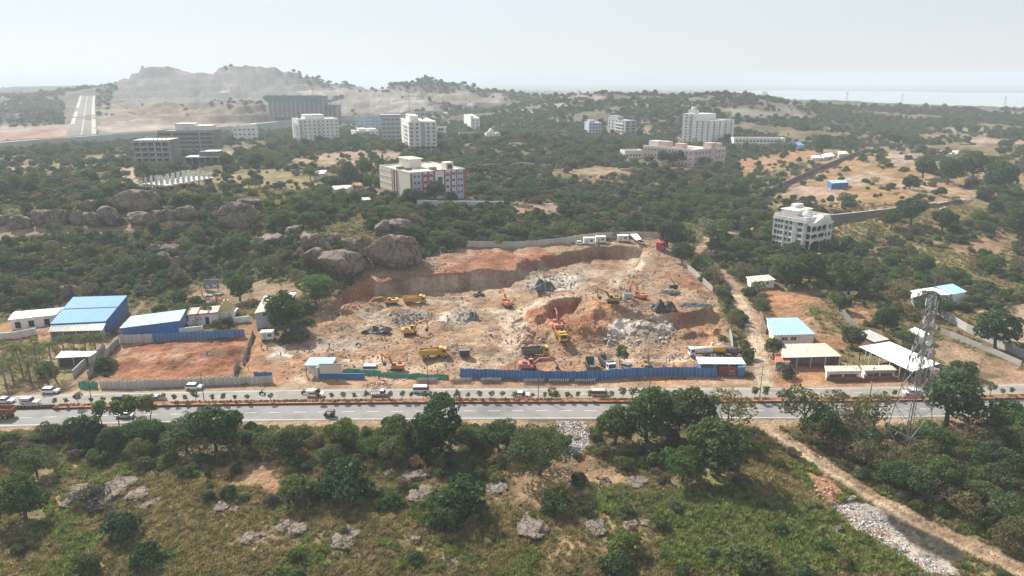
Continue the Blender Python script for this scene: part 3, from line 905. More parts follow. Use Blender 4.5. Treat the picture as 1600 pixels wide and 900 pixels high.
def windows(root, kind, face, length, floors, n, h, z0=1.0, ww=1.3, wh=1.3, fh=None, skip=(), inset=1.2, off=0.0):
    """a grid of single windows on one face: 'f' front (y=0), 'l' left (x=0), 'r' right (x=length off)"""
    fh = fh or h / floors
    for f in range(floors):
        for i in range(n):
            if (f, i) in skip or ('*', i) in skip: continue
            t = inset + (length - 2 * inset) * (i + .5) / n
            if face == 'f': loc, rz = (t, -off, f * fh + z0), 0
            elif face == 'l': loc, rz = (-off, t, f * fh + z0), -math.pi / 2
            else: loc, rz = (off, t, f * fh + z0), math.pi / 2
            link('window', WIN[kind], root, loc, rz, (ww, 1, wh))

def body(root, w, d, h, m, name='wall', z0=-1.5, x0=0, y0=0):
    return MB().box(x0, x0 + w, y0, y0 + d, z0, h).build(name, m, root)

def parapet(root, w, d, h, m, x0=0, y0=0, ph=1.0, t=.25, deck=M_roofd):
    mb = MB()
    mb.box(x0 - .05, x0 + w + .05, y0 - .05, y0 + t, h + .003, h + ph).box(x0 - .05, x0 + w + .05, y0 + d - t, y0 + d + .05, h + .003, h + ph)
    mb.box(x0 - .05, x0 + t, y0 + t, y0 + d - t, h + .003, h + ph).box(x0 + w - t, x0 + w + .05, y0 + t, y0 + d - t, h + .003, h + ph)
    mb.build('parapet', m, root)
    MB().box(x0 + t, x0 + w - t, y0 + t, y0 + d - t, h + .002, h + .12).build('roof', deck, root)

def tank(root, x, y, z, r=.8, m=None):
    MB().tube([(x, y, z), (x, y, z + 1.5), (x, y, z + 1.75)], [r, r, r * .4], 10).build('water_tank', m or M_tank, root, True)

def slabs(root, w, d, floors, h, m, out=.25, th=.3, name='floor_band', first=1):
    fh = h / floors
    for f in range(first, floors + 1):
        MB().box(-out, w + out, -out, d + out, f * fh - th, f * fh - .002).build(name, m, root)

# --- unfinished grey office block, two wings
p, w, d, h, a = foot(252, 246, 337, 6, d=22, top=206)
r_ = empty('office_block', p, a, 'tall unfinished grey office block with cream roof room behind the column deck', 'building')
body(r_, w, d, h, M_concd)
for f in range(6):
    z = h * f / 6
    MB().box(-.2, w + .2, -.5, -.003, z + h / 6 - 1.0, z + h / 6 - .1).build('floor_band', M_conc, r_)
for i in range(9):
    MB().box(w * i / 8 - .35, w * i / 8 + .35, -.45, -.002, -1, h - 1.02).build('column', M_concd if i not in (2, 6) else M_blueg, r_)
windows(r_, 'v', 'f', w, 6, 8, h, 1.0, w / 12, 1.7, off=.02)
parapet(r_, w, d, h, M_conc)
MB().box(w * .30, w * .64, 3, 15, h + .13, h + 6.2).build('roof_room', M_cream, r_)
MB().box(w * .643, w * .97, 3, 15, h + .13, h + 4.6).build('roof_room', M_cream, r_)
MB().box(w * .48, w * .58, 2.9, 3.2, h + 1.6, h + 3.2).build('louvre', M_lgrey, r_)
p, w, d, h, a = foot(213, 262, 268, 4, d=20, top=220)
r_ = empty('concrete_wing', p, a, 'lower unfinished concrete wing with open bays left of the tall grey office block', 'building')
body(r_, w - 1, d, h - .4, M_concd, x0=.5, y0=1.2)
for f in range(1, 6):
    MB().box(-.3, w + .3, -.3, 3.0, h * f / 5 - 1.3, h * f / 5 - .02).build('floor_band', M_conc, r_)
for i in range(6):
    MB().box(w * i / 5 - .4, w * i / 5 + .4, -.15, 1.3, -1, h - 1.32).build('column', M_lgrey if i in (3,) else M_conc, r_)
windows(r_, 'v', 'f', w, 5, 5, h, .9, 3.0, 1.6, off=-1.19)
MB().box(0, w, 0, d, h, h + .35).build('roof', M_roofd, r_)
for i in range(4): MB().box(w * (.55 + .12 * i), w * (.55 + .12 * i) + .4, 2, 2.4, h + .35, h + 1.6).build('column_stub', M_conc, r_)

# --- deck with rows of bare columns
p, w, d, h, a = foot(262, 299, 336, 70, XL=222, h=3.2)
r_ = empty('column_deck', p, a, 'concrete deck with rows of pale bare columns under construction', 'construction site')
MB().box(0, w, 0, d, h - .5, h).build('deck_slab', M_lgrey, r_)
col_l = MB().box(-.28, .28, -.55, .55, 0, 3.4).mesh('column', M_lgrey)
col_s = MB().box(-.25, .25, -.25, .25, -5.5, 0).mesh('column', M_concd)
for i in range(9):
    for j in range(5):
        if (i * 7 + j * 3) % 11 == 0: continue
        link('column', col_l, r_, (w * (i + .4) / 9, d * (j + .5) / 5, h + .002), .15 * ((i + j) % 3), (1, 1, .7 + .3 * ((i * 3 + j) % 3)))
for i in range(8): link('column', col_s, r_, (w * (i + .3) / 8, .4, h - .502)); link('column', col_s, r_, (.5, d * (i + .3) / 8, h - .502))

# --- podium house with the tin roof beside it
p, w, d, h, a = foot(290, 259, 343, 8, d=14, top=246)
r_ = empty('podium_house', p, a, 'low two-level podium building with pale roof in front of the grey office block', 'building')
MB().box(.6, w - .6, .8, d, -1.5, h - .3).build('wall', M_void, r_)
MB().box(0, w, 0, d, h - .3, h + .2).build('roof', M_lgrey, r_)
for i in range(6): MB().box(w * i / 5.2, w * i / 5.2 + .5, .1, .6, -1.5, h - .302).build('column', M_conc, r_)
MB().box(w * .38, w * .98, 4, d - 1, h + .203, h + 3.4).build('upper_wall', M_concd, r_)
MB().box(w * .55, w, 3, d, h + 3.4, h + 3.8).build('upper_roof', M_white, r_)

def tower(name, label, C_, XR, alpha, top, floors, m, XL=None, d=None, win='w', nf=5, nl=3, ww=1.3, wh=1.3, roofrooms=((.3, .65, .2, .7, 3.5),), band=None, stilt=False, tanks=2, m2=None, balc=(), cat='building', par=1.0, skipf=(), skipl=()):
    p, w, d, h, a = foot(C_[0], C_[1], XR, alpha, XL=XL, d=d, top=top)
    r_ = empty(name, p, a, label, cat)
    h0 = 0
    if stilt:
        h0 = h / (floors + 1)
        MB().box(1, w - 1, 1, d - 1, -2, h0).build('stilt_floor', M_void, r_)
        for i in range(6):
            MB().box(w * i / 5.3, w * i / 5.3 + .6, 0.05, .65, -2, h0).build('column', m, r_)
            MB().box(.05, .65, d * i / 5.3, d * i / 5.3 + .6, -2, h0).build('column', m, r_)
        MB().box(0, w, 0, d, h0 + .002, h).build('wall', m, r_)
    else:
        body(r_, w, d, h, m, z0=-2)
    fh = (h - h0) / floors
    sub = empty_at = r_
    for f in range(floors):
        z = h0 + f * fh
        for i in range(nf):
            if i in skipf: continue
            t = w * (i + .5) / nf
            link('window', WIN[win], r_, (t, -.003, z + fh * .32), 0, (ww, 1, wh))
        for i in range(nl):
            if i in skipl: continue
            t = d * (i + .5) / nl
            link('window', WIN[win], r_, (-.003, t, z + fh * .32), -math.pi / 2, (ww, 1, wh))
        for face, t0, t1 in balc:
            mb = MB()
            if face == 'f':
                mb.box(w * t0, w * t1, -1.3, -.35, z + .02, z + .2).box(w * t0, w * t1, -1.42, -1.3, z + .02, z + 1.05)
            else:
                mb.box(-1.3, -.35, d * t0, d * t1, z + .02, z + .2).box(-1.42, -1.3, d * t0, d * t1, z + .02, z + 1.05)
            mb.build('balcony', m2 or m, r_)
        if band:
            MB().box(-.22, w + .22, -.22, d + .22, z + fh - .32, z + fh - .03).build('floor_band', band, r_)
    parapet(r_, w, d, h, m2 if band and m2 else m, ph=par)
    for x0, x1, y0, y1, hh in roofrooms:
        MB().box(w * x0, w * x1, d * y0, d * y1, h + .13, h + hh).box(w * x0 - .3, w * x1 + .3, d * y0 - .3, d * y1 + .3, h + hh + .002, h + hh + .25).build('stair_head', m, r_)
    for i in range(tanks):
        tank(r_, w * (.15 + .62 * i), d * .75, h + .13)
    return r_, w, d, h, a, p

tower('office_house', 'white three-storey house with blue glass side near the expressway', (366, 221), 401, 8, 199, 3, M_white, d=12, nf=5, nl=0, ww=2.0, wh=1.7, roofrooms=((.72, .98, .1, .8, 3.0),), tanks=1)
tower('apartment_block', 'long white eight-storey apartment block facing the left hillside', (469, 227), 531, 26, 188, 7, M_white, XL=459, nf=9, nl=2, ww=1.5, wh=1.5, roofrooms=((.2, .42, .2, .7, 4.5), (.46, .68, .2, .7, 4.5)), m2=M_lgrey, balc=(('f', .02, .12), ('f', .47, .58), ('l', .15, .85)))
tower('apartment_block', 'pale blue low block behind the white villa', (556, 202), 590, 5, 183, 4, M_paleblue, d=14, nf=5, nl=0, ww=1.6, wh=1.4, roofrooms=(), m2=M_white, balc=(('f', .0, .18),))
tower('apartment_block', 'light blue block between the white villa and the striped grey block', (574, 207), 599, 4, 182, 5, M_blueg, d=14, nf=4, nl=0, ww=1.4, wh=1.4, roofrooms=((.5, .9, .2, .7, 2.5),), m2=M_white, balc=(('f', .0, .25),))
tower('apartment_block', 'grey and white striped block with a flat dark roof canopy', (598, 223), 626, 8, 184, 6, M_grey, d=18, nf=4, nl=0, ww=1.9, wh=1.6, roofrooms=((-.04, 1.04, -.02, .9, 2.4),), m2=M_white, band=M_white, tanks=0)
MB0 = MB()
tower('apartment_block', 'plain grey side wing behind the white stilted block', (625, 216), 641, 5, 184, 6, M_lgrey, d=16, nf=2, nl=0, ww=1.2, wh=1.2, roofrooms=(), tanks=1)
rb, w, d, h, a, p = tower('apartment_block', 'white six-storey block raised on a dark parking floor', (640, 235), 683, 14, 192, 6, M_white, XL=628, nf=5, nl=2, ww=1.9, wh=1.7, roofrooms=((.12, .42, .2, .75, 4.8),), stilt=True, m2=M_white, band=M_white, balc=(('f', .04, .24), ('f', .58, .76), ('f', .84, .99), ('l', .2, .7)))
MB().box(w * .44, w * .56, -.55, -.23, h / 7, h + .4).build('stair_strip', M_grey, rb)
tower('glass_house', 'small white hall with dark glass beside the stilted block', (681, 213), 697, 4, 200, 2, M_white, d=12, nf=1, nl=0, ww=6.0, wh=3.0, roofrooms=(), tanks=0)
tower('villa', 'low white villa with terraces behind the trees', (556, 215), 592, 22, 206, 2, M_white, XL=549, nf=6, nl=1, ww=1.8, wh=1.6, roofrooms=((.2, .5, .2, .8, 2.8), (.62, .95, .2, .8, 2.2)), tanks=1, balc=(('f', .1, .9),))
tower('apartment_block', 'slim white block standing over an unfinished storey among trees', (736, 205), 750, 8, 186, 4, M_white, XL=725, nf=2, nl=1, ww=1.5, wh=1.4, roofrooms=((.05, .4, .1, .5, 3.0),), tanks=0)
tower('unfinished_house', 'bare grey two-storey frame at the foot of the slim white block', (718, 217), 748, 8, 209, 2, M_conc, d=14, nf=6, nl=0, win='v', ww=1.8, wh=1.9, roofrooms=(), tanks=0)
tower('glass_block', 'small bluish glass-fronted block on the middle hill', (920, 212), 939, 5, 193, 4, M_blueg, XL=913, nf=4, nl=2, ww=1.9, wh=2.0, roofrooms=((.1, .5, .2, .7, 3.0),), tanks=1)
tower('unfinished_block', 'dark unfinished block with white front beside the bluish glass block', (976, 215), 993, 12, 190, 5, M_grey, XL=949, nf=2, nl=5, ww=3.2, wh=2.4, win='g', roofrooms=((.0, .5, .4, .95, 4.2),), tanks=1, m2=M_white, balc=(('l', .1, .5),))
# tall white pair of volumes
rb, w, d, h, a, p = tower('apartment_tower', 'tallest white and grey apartment tower right of the middle hill', (1109, 224), 1145, 38, 190, 8, M_white, XL=1083, nf=4, nl=3, ww=1.9, wh=1.7, win='g', roofrooms=(), tanks=0, m2=M_white, balc=(('f', .12, .4), ('f', .55, .85)))
MB().box(2, w * .9, d + .01, d + 17, -2, h + 6.5).build('rear_wing', M_white, rb)
for f in range(9):
    for t in (.25, .6): link('window', WIN['g'], rb, (2 - .004, d + 17 * t + 2, f * (h + 6.5) / 9 + 1.0), -math.pi / 2, (2.4, 1, 1.6))
    MB().box(.9, 1.99, d + 4, d + 9, f * (h + 6.5) / 9 + .3, f * (h + 6.5) / 9 + 1.2).build('balcony', M_lgrey, rb)
MB().box(4, 11, d + 4, d + 12, h + 6.503, h + 10.5).build('stair_head', M_white, rb)
MB().tube([(8, d + 8, h + 10.51), (8, d + 8, h + 13.5)], [2.6, 2.6], 14).build('round_tank', M_cream, rb, True)
# pink U-shaped college
p, w, d, h, a = foot(1082, 262, 1132, 36, XL=1004, top=236)
r_ = empty('college_building', p, a, 'large pink three-storey college block around a courtyard', 'building')
MB().box(0, w, 0, 14, -3, h).box(0, 13.99, 14.002, d, -3, h).box(w - 13, w - .01, 14.003, d * .7, -3, h - .4).build('wall', M_pink, r_)
MB().box(.4, w - .4, .4, 13.6, h + .003, h + .2).box(.4, 13.6, 13.7, d - .4, h + .003, h + .2).build('roof', M_roofd, r_)
MB().box(-.12, w + .12, -.12, .3, h - .2, h + 1.1).box(-.12, .3, .3, d + .1, h - .2, h + 1.1).box(w - .3, w + .12, .3, 14, h - .2, h + 1.1).build('parapet', M_cream, r_)
for x0, y0, sx, sy, hh in ((w * .52, -.6, 6, 8, 5), (w * .8, 3, 7, 7, 4), (2, d * .55, 7, 9, 5), (3, d * .75, 8, 10, 4.6), (4, d * .28, 6, 8, 4.2)):
    MB().box(x0, x0 + sx, y0, y0 + sy, h + .21 if y0 > 0 else -3, h + hh).build('stair_tower', M_pink if y0 < d * .7 else M_cream, r_)
windows(r_, 'p', 'f', w, 3, 9, h, 1.4, 1.3, 1.5, off=.004)
windows(r_, 'p', 'l', d, 3, 14, h, 1.4, 1.3, 1.5, off=.004)
p, w, d, h, a = foot(976, 247, 1004, 10, d=12, top=237)
r_ = empty('college_annexe', p, a, 'low cream annexe at the left end of the pink college', 'building')
body(r_, w, d, h, M_cream, z0=-3); parapet(r_, w, d, h, M_cream); windows(r_, 'c', 'f', w, 1, 5, h, 1.3, 1.6, 1.6, off=.004)
p, w, d, h, a = foot(1146, 229, 1226, -4, d=14, top=217)
r_ = empty('school_row', p, a, 'long low white building with a row of dark openings behind the trees', 'building')
body(r_, w, d, h, M_white, z0=-3); parapet(r_, w, d, h, M_white); windows(r_, 'w', 'f', w, 2, 14, h, .9, 2.0, 1.7, off=.004)

# --- red, white and blue school on the hill
p, w, d, h, a = foot(642, 312, 727, 33, XL=594.5, top=272)
r_ = empty('school_building', p, a, 'cream and white school with red bands and blue panels on the wooded hill', 'building')
M_frontshade = mat('front_shade_tint', (0.53, 0.51, 0.56), .85, .08, .5)  # shade of the front face put into its colour as a grey-violet tint
MB().box(0, w, 0, d, -2, h).build('wall', M_cream, r_)
MB().box(.3, w, -.12, -.003, -2, h - .01).build('front_shade_panel', M_frontshade, r_)
for x0, x1, m, oz in ((.0, .035, M_redp, .30), (.05, .19, M_blueg, .20), (.205, .235, M_redp, .30), (.30, .335, M_redp, .30), (.41, .44, M_redp, .35), (.445, .60, M_cream, .32), (.605, .63, M_redp, .35), (.72, .75, M_redp, .3), (.83, .845, M_redp, .3), (.85, .965, M_blueg, .22), (.97, 1.0, M_redp, .35)):
    MB().box(w * x0, w * x1, -oz, -.121 if oz > .13 else -.1, -2, h + (.9 if .4 < x0 < .62 else .3)).build('pilaster', m, r_)
for x0, x1, z in ((.235, .41, h - 2.2), (.63, .72, h - 2.4), (.75, .83, h - 1.2), (.44, .605, h + .55)):
    MB().box(w * x0 + .02, w * x1 - .02, -.42, -.122, z, z + .55).build('red_band', M_redp, r_)
MB().box(w * .49, w * .575, -.36, -.322, h * .42, h * .80).build('glass_panel', M_teal, r_)
for f in range(4):
    for t in (.085, .15, .27, .37, .67, .785, .88, .935):
        link('window', WIN['w'], r_, (w * t, -.225 if (t < .2 or t > .84) else -.125, f * h / 4 + 1.1), 0, (1.1 if t < .2 or t > .84 else 1.5, 1, 1.5))
    for t in (.62, .69, .76, .83, .90, .96):
        link('window', WIN['c'], r_, (-.004, d * t, f * h / 4 + 1.6), -math.pi / 2, (.8, 1, .8))
MB().box(-.3, -.003, d * .40, d * .43, -2, h + .4).box(-.3, -.003, d * .545, d * .57, -2, h + .4).build('pilaster', M_redp, r_)
MB().box(-.2, -.003, d * .435, d * .54, 1, h - .1).build('glass_strip', M_teal, r_)
MB().box(-.26, -.201, d * .435, d * .46, 1, h - .1).box(-.26, -.201, d * .52, d * .54, 1, h - .1).build('white_strip', M_white, r_)
parapet(r_, w, d, h, M_cream, ph=.9)
MB().box(w * .3, w * .52, d * .52, d * .86, h + .13, h + 5.0).box(w * .28, w * .55, d * .5, d * .88, h + 5.002, h + 5.3).build('stair_head', M_cream, r_)
MB().box(w * .66, w * .80, .7, 6, h + .13, h + 4.6).build('roof_room', M_cream, r_)
MB().box(w * .69, w * .77, .6, .69, h + 1.2, h + 3.6).build('glass_panel', M_glass, r_)
for i, (x, y) in enumerate(((.08, .5), (.14, .35), (.5, .2))): MB().box(w * x, w * x + 3.5, d * y, d * y + 3, h + .13, h + 1.6).build('roof_unit', M_concd, r_)

# --- ornate white building with arched porch
p, w, d, h, a = foot(1254, 394, 1291, 34, XL=1205, top=346)
r_ = empty('ornate_house', p, a, 'ornate white five-storey house with arched porch and rooftop dome', 'building')
body(r_, w, d, h, M_white, z0=-2)
MB().box(-.5, w + .5, -.5, d + .5, h - 1.0, h - .5).build('cornice', M_white, r_)
MB().box(-.3, w + .3, -.3, d + .3, h + .003, h + .5).build('cornice', M_white, r_)
parapet(r_, w, d, h + .5, M_white, ph=1.0)
for t in (.06, .30, .36, .66, .98): MB().box(-.35, -.003, d * t - .3, d * t + .3, -2, h - 1.01).build('pilaster', M_white, r_)
for f in range(5):
    for t in (.12, .2, .45, .58, .72, .82, .92):
        link('window', WIN['w'], r_, (-.004, d * t, f * h / 5 * .96 + .9), -math.pi / 2, (1.25, 1, 1.7))
# arched porch on the right-hand face
PW = w * .86
for f, z in enumerate((0, h * .40, h * .62)):
    hh = (h * .38, h * .20, h * .24)[f]
    MB().box(w * .07, w * .07 + PW, -.05, -.003, z + .1, z + hh - .2).build('porch_recess', M_void, r_)
    n = (2, 3, 4)[f]
    for i in range(n + 1):
        x = w * .07 + PW * i / n
        MB().tube([(x, -2.2, z - (2 if f == 0 else 0)), (x, -2.2, z + hh * .72), (x, -2.2, z + hh)], [.28, .24, .34], 8).build('column', M_white, r_)
    for i in range(n):
        x0, x1 = w * .07 + PW * i / n, w * .07 + PW * (i + 1) / n
        pr = [(x0, z + hh)] + [(x0 + (x1 - x0) * t, z + hh * (.66 + .26 * math.sin(math.pi * t))) for t in np.linspace(0, 1, 9)] + [(x1, z + hh)]
        MB().prism(pr, -2.4, -2.0).build('arch', M_white, r_)
    MB().box(w * .02, w * .98, -2.6, -.051, z + hh + .002, z + hh + .45).build('porch_floor', M_white, r_)
MB().prism([(w * .02, h * .895), (w * .98, h * .895), (w * .5, h * .895 + 3.2)], -2.7, 4.0).build('pediment_roof', M_white, r_)
for i in range(11):
    pass
mbd = MB()
rings = [(0, 2.1), (1.0, 2.1), (1.8, 1.8), (2.5, 1.1), (2.9, .25), (3.4, .06)]
mbd.tube([(w * .42, d * .30, h + .62 + z) for z, _ in rings], [q for _, q in rings], 16)
mbd.build('dome', M_white, r_, True)
MB().box(w * .25, w * .9, d * .5, d * .98, h + .62, h + 2.9).box(w * .22, w * .93, d * .48, d + .1, h + 2.902, h + 3.2).build('roof_room', M_white, r_)
MB().box(w * .55, w * .85, d * .75, d * .92, h + 3.21, h + 5.0).build('stair_head', M_white, r_)

# --- netted construction blocks far left
for lab, Cc, XR, top, fl in (('green-netted construction block behind the expressway, upper tier', (420, 180), 506, 150, 6), ('green-netted construction block behind the expressway, lower front tier', (446, 187), 527, 164, 4)):
    p, w, d, h, a = foot(Cc[0], Cc[1], XR, 3, d=40, top=top)
    r_ = empty('construction_block', p, a, lab, 'building')
    MB().box(.5, w - .5, 1.5, d, -4, h - .5).build('wall', M_concd, r_)
    for f in range(fl + 1):
        MB().box(0, w, 0, d, h * f / fl - .5, h * f / fl).build('floor_slab', M_conc if f < fl else M_net, r_)
    for i in range(13):
        MB().box(w * i / 12.1, w * i / 12.1 + .8, -.2, .5, -4, h).build('column', M_lgrey, r_)
    MB().box(0, w, -.35, -.22, h * .72, h * 1.03).build('safety_net', M_net, r_)
    for i in range(7): MB().box(w * i / 7 + 1, w * i / 7 + 1.8, 3, 3.8, h, h + 2.5).build('column_stub', M_net, r_)
# tower crane over the blocks
p = at(640, 186)
M_crane = mat('crane_rust', (0.30, 0.17, 0.13), .6, .2, 1)
for lab, px, py, hh in (('faint tower crane over the distant works', 640, 178, 26),):
    p = at(px, py); r_ = empty('tower_crane', p, .4, lab, 'crane')
    MB().box(-.4, .4, -.4, .4, -2, hh).build('mast', M_crane, r_)
    MB().box(-12, 30, -.3, .3, hh, hh + .8).build('jib', M_crane, r_)
    MB().box(-12.5, -8, -1, 1, hh - 2.5, hh - .01).build('counterweight', M_concd, r_)
    MB().bar((0, 0, hh + 1.4), (0, 0, hh + 7), .7).bar((0, 0, hh + 7), (26, 0, hh + 1.4), .3).bar((0, 0, hh + 7), (-11, 0, hh + 1.4), .3).build('tie_frame', M_crane, r_)

# --- temple on the ridge
p = at(770, 214)
r_ = empty('hill_temple', p, .2, 'cream domed temple half hidden in the trees beside the slim white block', 'temple')
body(r_, 16, 10, 4, M_cream, z0=-2, x0=-8, y0=-5)
MB().tube([(-2, 0, 4.002), (-2, 0, 6), (-2, 0, 8), (-2, 0, 9.5)], [3.4, 3.2, 1.8, .1], 10).build('dome', M_cream, r_, True)
MB().box(-7, -4, -3, 0, 4.002, 5.6).box(3, 6, -3, 0, 4.002, 5.3).build('turret', M_cream, r_)

# ------------------------------------------------------------------ sheds given by the four corners of their roofs
M_tinblue = mat('tin_blue', (0.05, 0.20, 0.40), .6, .10, .25, spec=.25)
M_tinlblue = mat('tin_light_blue', (0.27, 0.42, 0.53), .6, .10, .3, spec=.25)
M_tinwhite = mat('tin_white', (0.78, 0.78, 0.77), .5, .05, .3, spec=.4)
M_tingrey = mat('tin_grey', (0.42, 0.43, 0.42), .55, .15, .5, dirt=(.33, .29, .24), spec=.4)
M_tincream = mat('tin_cream', (0.52, 0.47, 0.37), .7, .12, .4, dirt=(.40, .33, .24))
M_asb = mat('asbestos', (0.38, 0.37, 0.35), .9, .15, .5)
M_bluewall = mat('blue_sheet', (0.035, 0.13, 0.36), .5, .12, .4, spec=.45)
M_brick = mat('brick_wall', (0.28, 0.13, 0.09), .9, .2, 2.0)
def ridged(mb, a, b, c, d, n, mi=0, amp=.05):
    """corrugated sheet between edges a-b (eave) and d-c (top)"""
    a, b, c, d = map(Vector, (a, b, c, d))
    nrm = (b - a).cross(d - a).normalized() * amp
    vs, fs = [], []
    for i in range(2 * n + 1):
        t = i / (2 * n); s = nrm * (1 if i % 2 else -1)
        vs += [a.lerp(b, t) + s, d.lerp(c, t) + s]
    for i in range(2 * n): fs.append((2 * i, 2 * i + 2, 2 * i + 3, 2 * i + 1))
    mb.add(vs, fs, mi)
def roofshed(name, label, quad, hf, hb=None, roof=None, wall=None, inset=.5, z0=None, open_front=False, posts=0, doors=(), cat='shed', ridge=False, wins=(), wk='w', open_all=False):
    hb = hf if hb is None else hb
    fl, fr, br, bl = quad
    g0 = at((fl[0] + fr[0]) / 2, (fl[1] + fr[1]) / 2 + 12).z if z0 is None else z0
    A, B, C2, D = at_z(*fl, g0 + hf), at_z(*fr, g0 + hf), at_z(*br, g0 + hb), at_z(*bl, g0 + hb)
    cen = (A + B + C2 + D) / 4
    g0 = Hs(cen.x, cen.y) if z0 is None else z0
    org = Vector((cen.x, cen.y, g0))
    r_ = empty(name, org, 0, label, cat)
    q = [v - org for v in (A, B, C2, D)]
    n = max(6, int((q[1] - q[0]).length / 1.0))
    mb = MB()
    if ridge:
        m1, m2 = (q[0] + q[3]) / 2 + Vector((0, 0, ridge)), (q[1] + q[2]) / 2 + Vector((0, 0, ridge))
        ridged(mb, q[0], q[1], m2, m1, n); ridged(mb, m1, m2, q[2], q[3], n)
    else:
        ridged(mb, q[0], q[1], q[2], q[3], n)
    mb.build('roof', roof, r_)
    c0 = sum(q, Vector()) / 4
    w_ = [Vector((c0.x + (v.x - c0.x) * (1 - inset / max(1, (v - c0).length) * 1.2), c0.y + (v.y - c0.y) * (1 - inset / max(1, (v - c0).length) * 1.2), v.z - .12)) for v in q]
    base = [Vector((v.x, v.y, -1.2)) for v in w_]
    def wallquad(i, j, m, nm='wall'):
        dv = (base[j] - base[i]); nn = Vector((dv.y, -dv.x, 0)).normalized() * -.2
        MB().hexa([base[i], base[j], base[j] + nn, base[i] + nn, w_[i], w_[j], w_[j] + nn, w_[i] + nn]).build(nm, m, r_)
    if not open_all:
        for i, j in ((1, 2), (2, 3), (3, 0)): wallquad(i, j, wall)
        if not open_front: wallquad(0, 1, wall)
        else:
            mid = [w_[0].lerp(w_[3], .35), w_[1].lerp(w_[2], .35)]
            MB().hexa([Vector((mid[0].x, mid[0].y, -1)), Vector((mid[1].x, mid[1].y, -1)), Vector((mid[1].x, mid[1].y + .2, -1)), Vector((mid[0].x, mid[0].y + .2, -1)), mid[0], mid[1], mid[1] + Vector((0, .2, 0)), mid[0] + Vector((0, .2, 0))]).build('inner_wall', M_concd, r_)
    for k in range(posts):
        t = k / max(1, posts - 1)
        for e0, e1 in (((0, 1),) if not open_all else ((0, 1), (3, 2), (0, 3), (1, 2))):
            P = w_[e0].lerp(w_[e1], t)
            MB().box(P.x - .1, P.x + .1, P.y - .1, P.y + .1, -1, P.z - .05).build('post', M_lgrey, r_)
    fd = (base[1] - base[0]); L_ = fd.length; ang = math.atan2(fd.y, fd.x)
    nn = Vector((fd.y, -fd.x, 0)).normalized()
    for t, ww, hh in doors:
        P = base[0].lerp(base[1], t) + nn * .03
        o = MB().box(-ww / 2, ww / 2, -.04, .02, 0, hh).build('door', M_void, r_)
        o.location = (P.x, P.y, 0); o.rotation_euler = (0, 0, ang)
    for t, ww, zz in wins:
        P = base[0].lerp(base[1], t) + nn * .01
        link('window', WIN[wk], r_, (P.x, P.y, zz), ang, (ww, 1, 1.1))
    for i in range(7):
        for j in range(5):
            v = q[0].lerp(q[1], i / 6).lerp(q[3].lerp(q[2], i / 6), j / 4)
            EXCL.append((org.x + v.x, org.y + v.y, 2.2))
    return r_, q, org, w_, base
roofshed('workers_shed', 'long white-walled shed with pale tin roof at the left edge', [(12,500),(88,492),(101,480),(22,487)], 3.4, 4.2, M_tingrey, M_white, doors=((.15, 1.6, 2.2), (.45, 1.6, 2.2), (.8, 1.6, 2.2)), ridge=.3)
rw = roofshed('warehouse', 'large bright blue tin warehouse with a lean-to in front', [(78,506),(165,502),(199,461.5),(114,464)], 5.0, 6.4, M_tinblue, M_bluewall, inset=.3)
q = rw[1]
MB().bar(q[0].lerp(q[3], .52) + Vector((0, 0, .12)), q[1].lerp(q[2], .52) + Vector((0, 0, .12)), .35, 0, .12).build('roof_joint', M_concd, rw[0])
roofshed('lean_to', 'grey tin lean-to along the front of the blue warehouse', [(75,518.5),(160,516),(165.5,504.8),(79.5,508.8)], 3.4, 4.7, M_tingrey, M_asb, open_front=True, posts=5)
roofshed('blue_shed', 'blue-walled shed with pale blue roof beside the temple', [(186,513),(281,501),(291,483),(204,494)], 4.2, 4.8, M_tinlblue, M_bluewall, inset=.4)
rt = roofshed('temple_hall', 'white temple hall with panelled flat roof and red om sign', [(291,492),(342,488),(346,477),(297,481)], 4.0, 4.2, M_roofd, M_white, doors=((.62, 1.2, 2.6),), cat='temple')
roofshed('tin_awning', 'rusty tin awning among the coconut palms', [(86,559.5),(140,557),(152,549),(96,548)], 2.8, 3.0, M_tingrey, M_asb, open_front=True, posts=3)
rp = roofshed('pale_block', 'pale flat-roofed block with open beams at the pit edge', [(397,490),(447,480),(463,459),(413,462)], 5.0, 5.0, M_roofd, M_paleblue, wins=((.3, 1.2, 3.0), (.7, 1.2, 3.0)))
q = rp[1]
for t in (.1, .3, .5, .7):
    MB().bar(q[0].lerp(q[1], .45).lerp(q[3].lerp(q[2], .45), t) + Vector((0, 0, .9)), q[1].lerp(q[2], t) + Vector((0, 0, .9)), .35).build('roof_beam', M_concd, rp[0])
MB().hexa([q[1].lerp(q[2], .1) + Vector((-2.5, 0, .25)), q[1].lerp(q[2], .1) + Vector((0, 0, .25)), q[2] + Vector((0, 0, .25)), q[2] + Vector((-2.5, 0, .25))] + [v + Vector((0, 0, .25)) for v in (q[1].lerp(q[2], .1) + Vector((-2.5, 0, .25)), q[1].lerp(q[2], .1) + Vector((0, 0, .25)), q[2] + Vector((0, 0, .25)), q[2] + Vector((-2.5, 0, .25)))]).build('white_sheet', M_tinwhite, rp[0])
roofshed('white_house', 'white house with patched pale blue tin roof beside the dirt lane', [(1208,524),(1275,522),(1247,496),(1197,497)], 3.6, 3.9, M_tinlblue, M_white, wins=((.28, 1.8, 1.3), (.5, 1.8, 1.3)))
roofshed('open_shed', 'open-fronted shed with large tan roof near the lane', [(1221,559),(1316,556.5),(1290,536),(1222,537.5)], 3.4, 4.2, M_tincream, M_brick, open_front=True, posts=5)
roofshed('gate_hut', 'little hut with a red roof at the tan shed', [(1210,566),(1236,566),(1231,556.5),(1211,557)], 2.6, 2.8, mat('red_sheet', (.42, .14, .11), .6, .15, 1), M_white)
